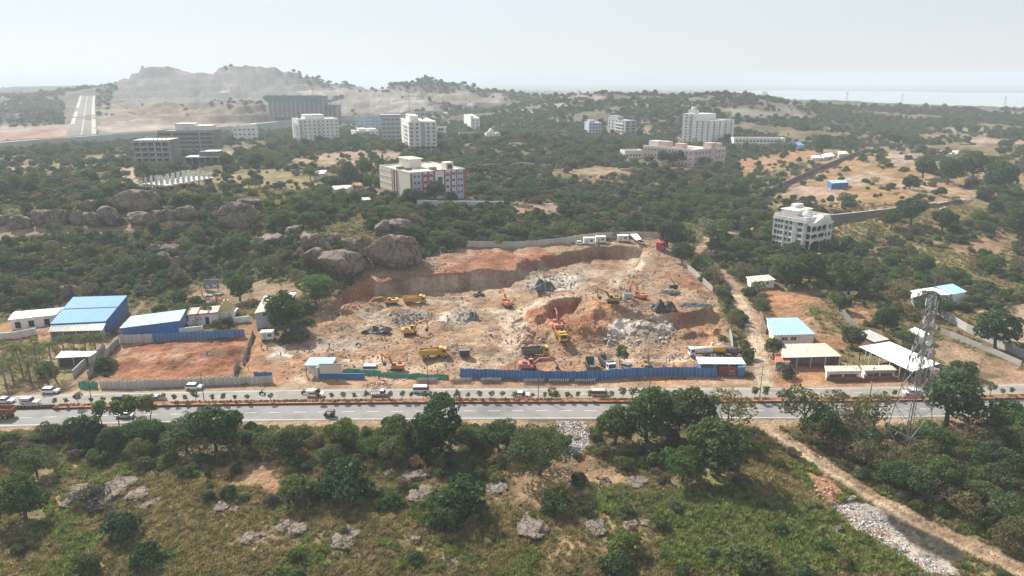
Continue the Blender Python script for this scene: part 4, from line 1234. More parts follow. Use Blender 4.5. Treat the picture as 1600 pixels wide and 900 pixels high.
for lab, quad in (('small tan-roofed roadside shop, left of the pair', [(1290,580.5),(1347,579.5),(1340,571),(1288,571.5)]), ('small tan-roofed roadside shop with sign, right of the pair', [(1350,579),(1402.5,578),(1393,570),(1344,571)])):
    rs, q, org, w_, base = roofshed('roadside_shop', lab, quad, 2.7, 3.0, M_tincream, M_white)
    L_ = (base[1] - base[0]); an = math.atan2(L_.y, L_.x)
    P = base[0]
    for nm, z0, z1, m, t0, t1, oy in (('low_wall', -.5, .95, M_brick, .0, 1, .12), ('window_band', 1.0, 1.75, M_glass, .08, .47, .1), ('window_band', 1.0, 1.75, M_glass, .53, .92, .1)):
        o = MB().box(L_.length * t0, L_.length * t1, -oy, -.003, z0, z1).build(nm, m, rs); o.location = (P.x, P.y, 0); o.rotation_euler = (0, 0, an)
    if 'sign' in lab:
        o = MB().box(0, L_.length, -.35, -.2, 1.95, 2.55).build('sign_band', mat('sign_purple', (.30, .22, .32), .6, .1, 1), rs); o.location = (P.x, P.y, 0); o.rotation_euler = (0, 0, an)
roofshed('grey_shed', 'small grey tin-roofed shed behind the big white roof', [(1366,534.5),(1390.5,530),(1359,515),(1336,520)], 3.0, 3.2, M_asb, M_brick, doors=((.4, 1, 2),))
roofshed('white_canopy', 'big white-roofed open canopy left of the billboard', [(1425,580.5),(1469,568),(1391,533.5),(1342,541.5)], 4.2, 4.2, M_tinwhite, M_brick, posts=6, open_all=True)
roofshed('white_hut', 'tiny white flat-roofed hut behind the lattice tower', [(1417,516),(1441,527),(1453,521.5),(1430,511)], 2.9, 2.9, M_tinwhite, M_white, doors=((.4, 1.0, 2.0), (.85, .9, 2.0)))
roofshed('house', 'white-roofed wing of the house behind the lattice tower', [(1430,463.5),(1489,459.5),(1459,448.5),(1422,454)], 3.8, 3.8, M_tinwhite, M_white, doors=((.2, 1.2, 2.2),))
roofshed('house', 'pale blue-roofed wing of the house behind the lattice tower', [(1490,460),(1512,455.5),(1489,443),(1461,447.5)], 4.0, 4.3, M_tinlblue, M_white)
roofshed('lane_house', 'small pale flat-roofed house right of the pit lane', [(1173,441),(1213,437),(1201,429),(1165,432.5)], 3.2, 3.2, M_tincream, M_white, wins=((.3, 1.2, 1.2), (.7, 1.2, 1.2)))
roofshed('terrace_shed', 'small blue shed on the brown terrace', [(1300,286.5),(1326.5,285),(1321,281),(1293,281.5)], 4.0, 4.2, M_tinlblue, M_bluewall, inset=.2)
roofshed('terrace_house', 'long low white shed beyond the terrace wall', [(1480,240.5),(1512,240),(1500,235),(1466,235.5)], 4.0, 4.0, M_tincream, M_white, wins=((.3, 2, 1.5), (.6, 2, 1.5)))
roofshed('terrace_house', 'small white shed, left of three by the terrace tree', [(1269,247),(1284,246.5),(1281,242.5),(1268,243)], 3.2, 3.4, M_tinwhite, M_white)
roofshed('terrace_house', 'longer white shed, middle of three by the terrace tree', [(1287,246),(1305,243),(1299,238.5),(1283,241)], 3.2, 3.4, M_tinwhite, M_lgrey)
roofshed('terrace_house', 'small white shed, right of three by the terrace tree', [(1311,241),(1325,239.5),(1321,236),(1309,237)], 3.4, 3.4, M_tinwhite, M_lgrey)
roofshed('blue_roof_hut', 'white hut with bright blue roof patch near the long low white building', [(1230,228),(1258,227),(1250,222),(1229,223)], 4.0, 4.0, M_tinblue, M_white)
roofshed('hill_house', 'small white-roofed house left of the red and white school', [(489,272.5),(506,271),(511,266),(494,266.5)], 3.5, 3.8, M_tinwhite, M_cream)
roofshed('hill_house', 'pale flat-roofed house below the small white-roofed house', [(514,297),(543,294.5),(553,288.5),(520,290)], 3.5, 3.6, M_tingrey, M_cream)
roofshed('guard_cabin', 'grey cabin on the orange yard at the school gate', [(563,313),(580,312),(577,308),(563,308.5)], 3.0, 3.0, M_asb, M_concd)
# temple tower
p = at(356, 497)
r_ = empty('temple_tower', p, .1, 'cream stepped temple tower with golden crown beside the om sign hall', 'temple')
M_gold = mat('temple_gold', (.52, .42, .20), .7, .2, 1)
MB().box(-3.2, 3.2, -2.2, 2.6, -1, 2.9).build('wall', M_white, r_)
for i, (s, z) in enumerate(((2.6, 2.9), (2.1, 3.9), (1.6, 4.8), (1.05, 5.6))):
    MB().hexa([(-s, -s * .8, z), (s, -s * .8, z), (s, s * .8, z), (-s, s * .8, z), (-s * .82, -s * .66, z + .95), (s * .82, -s * .66, z + .95), (s * .82, s * .66, z + .95), (-s * .82, s * .66, z + .95)]).build('tier', M_gold, r_)
MB().tube([(0, 0, 6.5), (0, 0, 6.9), (0, 0, 7.4)], [.35, .5, .05], 8).build('finial', M_gold, r_)
TEMPLE = r_
# red om sign on the temple wall, and a second on the compound wall
def text_obj(s, size, m, parent, loc, rz, tilt=math.pi / 2, name='lettering'):
    cu = bpy.data.curves.new('txt', 'FONT'); cu.body = s; cu.size = size; cu.extrude = .015; cu.align_x = 'CENTER'
    t = bpy.data.objects.new('txt', cu); C.objects.link(t)
    me = bpy.data.meshes.new_from_object(t.evaluated_get(bpy.context.evaluated_depsgraph_get()))
    bpy.data.objects.remove(t)
    me.materials.clear(); me.materials.append(m)
    o = link(name, me, parent, loc); o.rotation_euler = (tilt, 0, rz)
    return o
def om(parent, loc, s, rz):
    text_obj('\u0950', s, M_redp, parent, loc, rz, name='om_sign')
q, org, w_, base = rt[1], rt[2], rt[3], rt[4]
dv = base[1] - base[0]; an = math.atan2(dv.y, dv.x); nn = Vector((dv.y, -dv.x, 0)).normalized()
P = base[0].lerp(base[1], .28) + nn * .1
om(TEMPLE, (1.2, -2.26, .5), 2.4, 0)
om(rt[0], (P.x, P.y, .9), 3.6, an)
for t in (.02, .34, .66, .98):
    MB().bar(q[0].lerp(q[1], t) + Vector((0, 0, .15)), q[3].lerp(q[2], t) + Vector((0, 0, .15)), .3).build('roof_rib', M_brick, rt[0])
MB().bar(q[0] + Vector((0, 0, -.1)), q[1] + Vector((0, 0, -.1)), .25, 0, .5).build('eave_band', mat('eave_pink', (.5, .22, .2), .8, .2, 3), rt[0])
# grey signboard on the hillside
p = at(331, 454)
r_ = empty('signboard', p, .05, 'grey-blue board with pale painted marks at the foot of the wooded hill', 'sign')
MB().box(-3.0, 3.0, -.08, .08, .8, 4.4).build('panel', mat('board_grey', (.16, .20, .24), .7, .15, .5), r_)
for x in (-2.5, 2.5): MB().box(x - .1, x + .1, .085, .25, -1, 4.2).build('post', M_concd, r_)
mb = MB()
for a_, b_ in (((.3, 2.6), (2.2, 1.3)), ((.4, 1.3), (2.3, 2.6)), ((-2.2, 1.4), (-1.4, 2.3)), ((-1.4, 2.3), (-.8, 1.4)), ((-2.0, 1.4), (-.5, 1.3))): mb.bar((a_[0], -.1, a_[1]), (b_[0], -.1, b_[1]), .04, 0, .4)
mb.build('painted_marks', M_white, r_)

# ------------------------------------------------------------------ rural walls
def wall_line(name, label, pts, h, m, t=.3, cat='wall', z_off=0, cope=None, follow=True, tops=None, zfix=None):
    P = []
    for i in range(len(pts) - 1):
        a_, b_ = Vector(pts[i]), Vector(pts[i + 1])
        n = max(1, int((b_ - a_).length / 12))
        for k in range(n): P.append(a_.lerp(b_, k / n))
    P.append(Vector(pts[-1]))
    W_ = [at(u[0], u[1]) for u in P]
    org = W_[len(W_) // 2].copy()
    o = empty(name, org, 0, label, cat)
    for u, v in zip(W_[:-1], W_[1:]):
        u, v = u - org, v - org
        dv = Vector((v.x - u.x, v.y - u.y, 0))
        if dv.length < .05: continue
        nn = Vector((-dv.y, dv.x, 0)).normalized() * t / 2
        zb = Vector((0, 0, -1.5)); zt = Vector((0, 0, h))
        MB().hexa([u - nn + zb, v - nn + zb, v + nn + zb, u + nn + zb, u - nn + zt, v - nn + zt, v + nn + zt, u + nn + zt]).build('wall_section', m, o)
        if cope:
            MB().hexa([u - nn * 1.4 + zt * 1.001, v - nn * 1.4 + zt * 1.001, v + nn * 1.4 + zt * 1.001, u + nn * 1.4 + zt * 1.001] + [w_ + Vector((0, 0, h + .18)) for w_ in (u - nn * 1.4, v - nn * 1.4, v + nn * 1.4, u + nn * 1.4)]).build('coping', cope, o)
        for k in range(4):
            s = u.lerp(v, k / 3) + org; EXCL.append((s.x, s.y, 1.2))
    return o
M_stone = mat('stone_wall', (0.155, 0.138, 0.125), .95, .25, 1.2, .5)
M_stoned = mat('dark_stone_wall', (0.115, 0.105, 0.10), .95, .25, 1.0, .5)
wall_line('school_wall', 'pale blue-grey boundary wall with white posts below the red and white school', [(652,323.5),(690,324.5),(730,324.5),(770,325),(787,324.5)], 3.4, M_paleblue, .35, cope=M_white)
wall_line('compound_wall', 'dark stone compound wall climbing to the terrace', [(1172,318),(1192,309),(1210,298),(1228,290),(1260,275),(1290,262),(1320,250),(1352,237)], 3.0, M_stoned, .5)
wall_line('compound_wall', 'long grey wall running behind the far terrace', [(1335,229),(1400,228),(1470,237),(1466,240)], 2.6, M_stone, .4)
wall_line('compound_wall', 'low pale wall in front of the pink college', [(968,267),(1020,266),(1060,267)], 1.8, M_lgrey, .3)
wall_line('compound_wall', 'pale low wall behind the school on the wooded hill', [(728,262),(770,260),(820,258),(870,262)], 2.0, M_lgrey, .3)
wall_line('compound_wall', 'long concrete wall behind the lattice tower', [(1458,487),(1480,500),(1510,518),(1545,535),(1600,560),(1640,578)], 2.6, M_asb, .25, cope=None)
wall_line('compound_wall', 'low grey wall parallel to the long concrete wall', [(1470,520),(1500,532),(1550,552),(1595,572)], 1.6, M_conc, .25)
wall_line('compound_wall', 'thin stone wall beside the brown bank', [(1315,490),(1330,508),(1342,520)], 2.0, M_stone, .3)
wall_line('lane_wall', 'broken pale wall along the right side of the dirt lane', [(1197,520),(1192,505),(1188,492)], 1.4, M_stone, .3)
# retaining wall of the terrace
Wr = [at_z(a_, b_, 4.0) for a_, b_ in RETW]
org = Wr[0].copy()
o = empty('retaining_wall', org, 0, 'long tall grey stone retaining wall under the brown terrace', 'wall')
for k, (u, v) in enumerate(zip(Wr[:-1], Wr[1:])):
    for s in range(3):
        a_, b_ = u.lerp(v, s / 3) - org, u.lerp(v, (s + 1) / 3) - org
        dv = b_ - a_; nn = Vector((-dv.y, dv.x, 0)).normalized() * .6
        hh = 8.6 if k < 3 else 8.0 - (k - 3) * 1.0
        MB().hexa([a_ + Vector((0, 0, -4)), b_ + Vector((0, 0, -4)), b_ + nn + Vector((0, 0, -4)), a_ + nn + Vector((0, 0, -4)), a_ + Vector((0, 0, hh)), b_ + Vector((0, 0, hh)), b_ + nn + Vector((0, 0, hh)), a_ + nn + Vector((0, 0, hh))]).build('wall_section', M_stone, o)
        MB().hexa([a_ + Vector((0, -.2, hh + .002)), b_ + Vector((0, -.2, hh + .002)), b_ + nn + Vector((0, 0, hh + .002)), a_ + nn + Vector((0, 0, hh + .002)), a_ + Vector((0, -.2, hh + .3)), b_ + Vector((0, -.2, hh + .3)), b_ + nn + Vector((0, 0, hh + .3)), a_ + nn + Vector((0, 0, hh + .3))]).build('coping', M_lgrey, o)
    for s in range(8):
        t = u.lerp(v, s / 8); EXCL.append((t.x, t.y, 2.5))

# ------------------------------------------------------------------ far roads (structure)
def ribbon(name, label, pts, hw, lift, m, side=None, wall=0.0, kind='structure'):
    W_ = [at(a_, b_) for a_, b_ in pts]
    L_, Rr = [], []
    for i, p in enumerate(W_):
        dv = (W_[min(i + 1, len(W_) - 1)] - W_[max(i - 1, 0)]); dv.z = 0; dv.normalize()
        nn = Vector((-dv.y, dv.x, 0)) * hw
        L_.append(p + nn + Vector((0, 0, lift))); Rr.append(p - nn + Vector((0, 0, lift)))
    n = len(W_)
    mb = MB()
    mb.add(L_ + Rr, [(i, n + i, n + i + 1, i + 1) for i in range(n - 1)])
    o = tag(mb.build(name, m), label, None, None, kind)
    if wall:
        for Sd in (L_, Rr):
            m2 = MB()
            lo = [v - Vector((0, 0, wall)) for v in Sd]; hi = [v + Vector((0, 0, 1.0)) for v in Sd]
            m2.add(lo + hi, [(i, i + 1, n + i + 1, n + i) for i in range(n - 1)])
            m2.build('embankment_wall', side, o)
    for u, v in zip(W_[:-1], W_[1:]):
        k = max(2, int((v - u).length / 8))
        for s in range(k):
            t = u.lerp(v, s / k); EXCL.append((t.x, t.y, hw + 3))
    return o
M_wallc = mat('expressway_wall', (0.40, 0.385, 0.37), .9, .12, .05)
ribbon('expressway', 'pale raised expressway curving behind the left buildings', [(-150,247),(-60,240),(0,234),(60,228.5),(120,224),(180,219),(250,214),(340,207),(400,201),(450,196),(520,190),(600,186),(650,182.5),(692,180)], 9, 6.5, mat('expressway_deck', (.42, .40, .37), .9, .08, .05), M_wallc, 14)
ribbon('straight_road', 'wide straight new road climbing the far left hill', [(126,221),(129,205),(131,190),(133,175),(135,162),(137,151)], 15, 1.2, mat('new_asphalt', (.115, .11, .11), .9, .1, .03))
for off in (-1, 0, 1):
    ribbon('road_verge', 'pale verge strip along the straight new road' if off else 'pale dividing strip of the straight new road', [(126 + off * 20.5, 221), (129 + off * 18, 205), (131 + off * 15.5, 190), (133 + off * 13, 175), (135 + off * 11.5, 162), (137 + off * 10, 151)], 2.3 if off else .7, 1.6, mat('verge_pale', (.34, .30, .26), .9, .15, .05))
# ================================================================== ROCKS
from mathutils import noise as mnoise
def rock_mat(name, hi, lo, crack):
    """weathered granite: blotches, downward dark streaks and cracks, in metres whatever the size of the rock"""
    m = bpy.data.materials.new(name); m.use_nodes = True
    N, L = m.node_tree.nodes, m.node_tree.links
    b = N['Principled BSDF']; b.inputs['Roughness'].default_value = .95; b.inputs['Specular IOR Level'].default_value = .15
    ge = N.new('ShaderNodeNewGeometry')
    def noise(scale, vec, det=6):
        n = N.new('ShaderNodeTexNoise'); n.inputs['Scale'].default_value = scale; n.inputs['Detail'].default_value = det; n.inputs['Roughness'].default_value = .68
        L.new(vec, n.inputs['Vector']); return n.outputs['Fac']
    mp = N.new('ShaderNodeMapping'); mp.inputs['Scale'].default_value = (1, 1, .14)
    L.new(ge.outputs['Position'], mp.inputs['Vector'])
    def ramp(v, a, c):
        r_ = N.new('ShaderNodeMapRange'); r_.inputs['From Min'].default_value = a; r_.inputs['From Max'].default_value = c
        L.new(v, r_.inputs['Value']); return r_.outputs[0]
    def mix(f, A, B):
        x = N.new('ShaderNodeMix'); x.data_type = 'RGBA'; L.new(f, x.inputs['Factor'])
        for k, v in (('A', A), ('B', B)):
            if isinstance(v, tuple): x.inputs[k].default_value = (*v, 1)
            else: L.new(v, x.inputs[k])
        return x.outputs['Result']
    blot = ramp(noise(.45, ge.outputs['Position']), .35, .65)
    strk = ramp(noise(1.1, mp.outputs[0], 4), .50, .66)
    c = mix(blot, lo, hi)
    c = mix(strk, c, tuple(v * .55 for v in lo))
    vo = N.new('ShaderNodeTexVoronoi'); vo.feature = 'DISTANCE_TO_EDGE'; vo.inputs['Scale'].default_value = crack
    wn_ = N.new('ShaderNodeTexNoise'); wn_.inputs['Scale'].default_value = .5; L.new(ge.outputs['Position'], wn_.inputs['Vector'])
    ad = N.new('ShaderNodeVectorMath'); ad.operation = 'MULTIPLY_ADD'; ad.inputs[1].default_value = (3, 3, 3)
    L.new(wn_.outputs['Color'], ad.inputs[0]); L.new(ge.outputs['Position'], ad.inputs[2]); L.new(ad.outputs[0], vo.inputs['Vector'])
    ck = ramp(vo.outputs['Distance'], .0, .035)
    c = mix(ck, tuple(v * .6 for v in lo), c)
    L.new(c, b.inputs['Base Color'])
    bp = N.new('ShaderNodeBump'); bp.inputs['Strength'].default_value = 1.0; bp.inputs['Distance'].default_value = .5
    L.new(noise(1.4, ge.outputs['Position'], 7), bp.inputs['Height'])
    b2 = N.new('ShaderNodeBump'); b2.inputs['Strength'].default_value = 1.0; b2.inputs['Distance'].default_value = .35
    L.new(ck, b2.inputs['Height']); L.new(bp.outputs[0], b2.inputs['Normal']); L.new(b2.outputs[0], b.inputs['Normal'])
    return m
M_rock = rock_mat('granite_weathered', (.25, .19, .148), (.15, .12, .098), .11)
M_rockp = rock_mat('granite_pale', (.265, .22, .185), (.16, .13, .105), .3)
M_rockg = mat('granite_fresh', (0.34, 0.30, 0.26), .95, .25, 2.0, .7, 5.0, dirt=(0.25, 0.21, 0.175), rnd=.25)
M_rockr = mat('rock_reddish', (0.34, 0.225, 0.165), .95, .25, .9, .5, 3.0, dirt=(0.27, 0.14, 0.085), rnd=.2)
def rock_mesh(name, seed, m, blocky=.5, sub=3, rough=.16):
    bm = bmesh.new()
    bmesh.ops.create_icosphere(bm, subdivisions=sub, radius=1)
    g = random.Random(seed)
    planes = []
    for i in range(int(5 + 6 * blocky)):
        n = Vector((g.gauss(0, 1), g.gauss(0, 1), g.gauss(0, .8))).normalized()
        planes.append((n, g.uniform(.50, .84)))
    for v in bm.verts:
        p = v.co.copy()
        e = 1 + blocky * 1.6
        k = (abs(p.x) ** (2 * e) + abs(p.y) ** (2 * e) + abs(p.z) ** (2 * e)) ** (-1 / (2 * e))
        p = p * (k ** .6)
        for n, d in planes:
            t = p.dot(n) - d
            if t > 0: p -= n * t * (.55 + .4 * blocky)
        q = p * 1.4 + Vector((seed * 3.1, 0, 0))
        p *= 1 + rough * mnoise.noise(q) + rough * .5 * mnoise.noise(q * 2.7) + rough * .3 * mnoise.noise(q * 6) + rough * .16 * mnoise.noise(q * 13) - rough * .9 * max(0, .12 - abs(mnoise.noise(q * 1.1 + Vector((7, 3, 1))))) / .12 * .5
        v.co = p
    me = bpy.data.meshes.new(name); bm.to_mesh(me); bm.free()
    me.materials.append(m)
    if blocky < .8: me.polygons.foreach_set('use_smooth', np.ones(len(me.polygons), bool))
    return me
ROUND = [rock_mesh('boulder', s, M_rock, .72, 4, .24) for s in range(5)]
BLOCK = [rock_mesh('boulder', 20 + s, M_rock, .75, 4, .2) for s in range(4)]
PALE = [rock_mesh('boulder', 40 + s, M_rockp, .55, 4, .38) for s in range(5)]
RUBG = [rock_mesh('rock', 60 + s, M_rockg, 1.0, 2, .22) for s in range(5)]
RUBR = [rock_mesh('rock', 80 + s, M_rockr, 1.0, 2, .22) for s in range(3)]
def boulder(px, py, wpx, hpx, label, pool, i, dfac=.75, sink=.25):
    p = at(px, py)
    s = mpp(p)
    w, h = wpx * s / 2, hpx * s / 2 / .92
    p.y += w * dfac * .6; p.z = Hs(p.x, p.y)
    if p.z > at(px, py).z + 1.5: p.z = at(px, py).z + .5
    o = link('boulder', pool[i % len(pool)], None, (p.x, p.y, p.z + h * (1 - sink)), random.uniform(-.5, .5), (w * 1.12, w * dfac * 1.1, h * 1.12))
    EXCL.append((p.x, p.y, w * .62))
    return tag(o, label, 'boulder')
BL = [ # hillside row, left to right
 (-2,353,26,14,'grey boulder cut by the left edge in the long boulder row','R'),(31,359,31,20,'loaf-shaped boulder, second from the left edge in the long row','R'),(64,353,31,22,'slanting boulder left of the paired one in the long row','R'),
 (87,353,33,24,'large slanting boulder leaning on its left neighbour in the long row','R'),(120,356,19,25,'upright dark boulder at the left of the piled group','R'),(139,330,30,15,'cap boulder on top of the piled group','R'),
 (134,346,22,16,'square boulder in the middle of the piled group','B'),(144,356,26,22,'front boulder at the foot of the piled group','B'),(170,355,38,30,'wedge-shaped boulder at the right of the piled group','B'),
 (163,328,16,12,'small boulder behind the piled group','R'),(206,332,68,30,'biggest whaleback boulder above the long row','R'),(216,354,48,20,'long flat-topped boulder right of the wedge boulder','B'),
 (246,348,19,17,'small round boulder between flat-topped and egg boulders','R'),(263,347,23,18,'egg-shaped boulder right of the small round one','R'),(286,346,34,21,'dark boulder at the right end of the long row','R'),
 (367,358,60,36,'great dome boulder at the right of the hillside','R'),(382,326,42,16,'flat pale boulder behind the great dome','P'),(322,322,20,10,'low slab boulder among dry bushes left of the dome','P'),(295,320,20,10,'pale low slab boulder above the end of the long row','P'),
 (241,398,30,15,'pale split boulder half buried on the wooded slope','P'),(264,395,26,13,'right half of the split boulder on the wooded slope','P'),
 (108,464,26,18,'brown boulder behind the blue warehouse','R'),(128,463,18,20,'cracked pale boulder right of the brown one behind the warehouse','P'),(148,460,16,12,'small boulder in the trees behind the warehouse','R'),
 (245,418,36,20,'dark rock face in the trees below the split boulder','R'),(275,418,18,16,'small dark boulder right of the dark rock face','R'),(358,418,16,10,'small pale boulder low on the wooded slope','P'),
 # group above the pit
 (478,393,15,22,'narrow upright block, left of the stack above the pit','B'),(495,393,27,24,'rounded block beside the narrow upright one above the pit','B'),(487,415,36,25,'dark block under the two upright ones above the pit','B'),
 (533,430,64,40,'huge square boulder above the left rim of the pit','B'),(547,397,40,22,'flat cap boulder on top of the huge square one','B'),(522,384,22,16,'dark boulder in the gap behind the huge square one','R'),
 (595,370,24,26,'tall boulder left of the pair over the cliff','B'),(622,364,42,24,'long stained boulder of the pair over the cliff','B'),(612,419,78,44,'giant dark granite dome forming the cliff above the pit','R'),(650,416,22,28,'leaning slab at the right side of the granite dome','R'),
 (430,381,34,12,'flat pale slab at the left above the stacked blocks','P'),(458,370,32,14,'long pale slab running down to the stacked blocks','P'),
 # hilltop
 (841,218,12,15,'upright tower-like rock on the middle hilltop','B'),(853,219,14,10,'round rock right of the tower-like one','R'),(866,220,14,8,'low pale rock at the right of the hilltop three','P'),
 (808,234,26,10,'broad brown rock on the wooded hill below the tower rock','R'),(839,241,12,9,'small round rock on the wooded hill','R'),(852,242,18,9,'pale round rock next to the small one on the wooded hill','P'),
 (975,256,12,8,'pale rock in front of the cream annexe','P'),(762,326,17,12,'grey boulder at the foot of the school wall end','R'),(1478,273,62,16,'low grey rock dome on the far end of the terrace','R'),
 (1195,150,8,7,'small knob rock on the distant right ridge','R'),(1163,149,7,8,'square rock on the distant right ridge','B'),
 # foreground
 (655,786,38,20,'wide grey shelf rock between the dark shrubs','P'),(648,758,40,18,'grey rock above the wide shelf rock','R'),(608,745,20,10,'low grey rock left of the upper shelf','P'),(907,760,27,17,'pale rounded boulder, left of the three on the slope','P'),
 (947,760,20,15,'pale rounded boulder, middle of the three on the slope','P'),(996,762,30,12,'flat tan boulder, right of the three on the slope','P'),(774,776,36,11,'flat pale rock under the feathery tree shadow','P'),
 (828,846,52,28,'broad pinkish rock slab at the bottom centre','P'),(649,855,18,17,'egg-shaped grey boulder in the grass below the shrubs','R'),(706,886,24,9,'long low rock near the bottom edge','P'),(930,836,36,15,'flat grey slab right of the broad pinkish one','P'),
 (985,826,22,9,'left stone of the pale pair on the dry slope','P'),(1011,826,17,16,'pointed stone of the pale pair on the dry slope','B'),(384,855,28,12,'pale stone at the left end of the bottom stone line','P'),(404,846,20,11,'grey stone upslope in the bottom stone line','P'),
 (535,857,42,20,'bare tan rock with dark cracks at the bottom','P'),(460,842,30,15,'flat pale rock left of the cracked tan one','P'),(440,830,24,10,'low rock near the flat pale one','P'),(150,805,50,22,'big tilted slab in front of the flat rocks','P'),(120,778,46,12,'whitish flat rock left of the grey round tree','P'),
 (178,775,44,20,'pale flat rock right of the grey round tree','P'),(205,790,36,18,'grey ledge at the right of the flat rocks','P'),(232,796,28,12,'dark-edged slab at the right end of the flat rocks','P'),(100,798,26,12,'brown sloping slab left of the tilted slab','P'),
 (1313,838,17,16,'grey pointed stone beside the tip','R'),(1235,815,12,7,'small stone in the green grass','P'),(340,802,26,8,'pale low rock in the grass right of the shrub','P'),(365,800,20,8,'pale broken rock beside the low one','P'),(905,782,16,11,'small grey rock beside the compact shrub','R'),
 (690,880,14,6,'little flat stone near the long low rock','P'),(1160,690,16,8,'pale stone under the trees by the track','P'),(900,690,14,7,'grey stone on the rubbish slope','P'),(430,685,26,10,'heap stone on the near verge','P'),(520,690,22,12,'dark slab among the verge shrubs','B'),
]
for i, (px, py, w, h, lab, t) in enumerate(BL):
    if py > 660: boulder(px, py - h * .35, w * 1.0, h * .62, lab, {'R': ROUND, 'B': BLOCK, 'P': PALE}[t], i, 1.1, .85)
    else: boulder(px, py, w * 1.02, h * 1.0, lab, {'R': ROUND, 'B': BLOCK, 'P': PALE}[t], i, .75, .3 if t != 'P' else .5)
# rock piles in the pit: (centre px, py, spread px x, y, count, size m, pool, label)
PILES = [
 (1015,512,36,13,46,(.6,1.7),'G','angular grey rock in the pile at the right trenches'),
 (1033,532,14,8,12,(.6,1.4),'G','grey rock in the small heap below the right pile'),
 (990,528,20,8,22,(.6,1.4),'G','whitish rock in the pale heap left of the small one'),
 (955,531,11,6,11,(.7,1.6),'G','pale rock in the heap at the foot of the red ramp'),
 (828,530,22,17,36,(.6,1.6),'R','reddish block in the heap left of the loading digger'),
 (812,510,10,12,12,(.5,1.1),'G','grey stone on the edge of the reddish heap'),
 (628,497,44,9,42,(.5,1.2),'G','grey stone in the rubble below the yellow tipper'),
 (855,440,44,11,40,(.5,1.3),'G','grey stone in the rubble under the cut face'),
 (726,493,18,8,16,(.5,1.0),'G','white stone on the pale heap in the pit'),
 (700,545,20,8,18,(.4,.9),'G','small stone on the low mound by the tipper'),
 (560,478,26,12,24,(.5,1.2),'R','brown stone below the torn left rim of the pit'),
 (590,598,16,4,12,(.4,.9),'R','stone dumped outside the green net'),
 (985,445,30,8,22,(.5,1.1),'G','stone on the bench behind the two diggers'),
 (1120,545,10,10,12,(.5,1.0),'G','stone at the crumbling right edge of the pit'),
 (680,412,22,9,16,(.5,1.2),'G','stone on the bank under the granite dome'),
 (1285,760,16,10,14,(.4,.9),'R','broken block in the dump along the dirt track'),
 (1330,778,12,6,10,(.4,.8),'G','white lump in the dump along the dirt track'),
]
for cx, cy, sx, sy, n, (s0, s1), t, lab in PILES:
    g = random.Random(int(cx * 7 + cy))
    pool = RUBG if t == 'G' else RUBR
    n = int(n * .82)
    for k in range(n):
        q = g.random() ** .5; a = g.uniform(0, 6.28)
        p = at(cx + sx * q * math.cos(a), cy + sy * q * math.sin(a))
        s = g.uniform(s0, s1) * (.6 if k > n * .6 else 1)
        o = link('rock', pool[g.randrange(len(pool))], None, (p.x, p.y, p.z + s * .25), g.uniform(0, 6.28), (s * g.uniform(.7, 1.2), s * g.uniform(.6, 1.0), s * g.uniform(.5, .85)))
        o.rotation_euler = (g.uniform(-.6, .6), g.uniform(-.6, .6), g.uniform(0, 6.28))
        tag(o, lab, 'rock', 'rocks: ' + lab)

# ================================================================== PIT FENCES, CABINS
M_fblue = mat('hoarding_blue', (0.035, 0.16, 0.42), .5, .12, .6, spec=.45, rnd=.15, dirt=(.10, .17, .32))
M_fwhite = mat('hoarding_white', (0.50, 0.49, 0.46), .7, .10, .6, dirt=(.38, .34, .30), rnd=.1)
M_fcream = mat('hoarding_cream', (0.46, 0.42, 0.36), .8, .10, .6, dirt=(.34, .29, .23), rnd=.1)
M_fgrey = mat('hoarding_grey', (0.27, 0.26, 0.25), .8, .15, .6, rnd=.15)
M_seam = mat('sheet_seam', (.33, .38, .42), .7, .2, 2)
def sheet_mesh(m, name='panel'):
    mb = MB()
    ridged(mb, (0, 0, 0), (1, 0, 0), (1, 0, 1), (0, 0, 1), 3, 0, .03)
    mb.box(-.03, .05, -.05, .05, 0, 1.01, 1)
    return mb.mesh(name, [m, M_seam])
SH = {k: sheet_mesh(m) for k, m in (('b', M_fblue), ('w', M_fwhite), ('c', M_fcream), ('g', M_fgrey))}
def fence(label, pts, h, pw, kinds, z=None, lean=.0):
    W_ = [at(*q) if z is None else at_z(*q, z) for q in pts]
    org = W_[0].copy()
    r_ = empty('sheet_fence', org, 0, label, 'fence')
    M_post = M_concd
    acc = 0; k = 0
    for u, v in zip(W_[:-1], W_[1:]):
        dv = v - u; L_ = Vector((dv.x, dv.y, 0)).length; n = max(1, round(L_ / pw)); an = math.atan2(dv.y, dv.x)
        for i in range(n):
            p = u.lerp(v, i / n) - org
            hh = h * random.uniform(.96, 1.03)
            o = link('panel', SH[kinds[k % len(kinds)]], r_, (p.x, p.y, p.z - .1), an, (L_ / n * .985, 1, hh)); k += 1
            o.rotation_euler = (random.uniform(-.04, .04) + lean, 0, an)
            if i % 2 == 0: MB().box(p.x - .05, p.x + .05, p.y + .06, p.y + .16, p.z - .5, p.z + h + .1).build('post', M_post, r_)
            EXCL.append((p.x + org.x, p.y + org.y, 1.0))
    return r_
fence('long bright blue sheet fence between the pit and the highway', [(719,590),(780,592),(850,594),(905,594.5),(940,593.5),(985,589.5),(1030,588),(1075,588),(1120,590)], 2.9, 1.15, 'bbbbbbb')
fence('cream sheet fence along the far rim of the pit', [(729,386),(760,386.5),(800,387),(840,385),(880,380.5),(905,376),(930,373),(960,372),(1000,371),(1032,372)], 3.0, 1.6, 'c')
fence('pale sheet fence on the lane side of the pit', [(1064,411),(1075,422),(1087,432),(1100,444),(1113,456)], 2.4, 1.5, 'c')
fence('grey-white sheet fence in front of the red earth plot', [(157,607),(200,607.5),(250,605.5),(300,603.5),(350,601.5),(398,599.5)], 2.3, 1.15, 'wwwww')
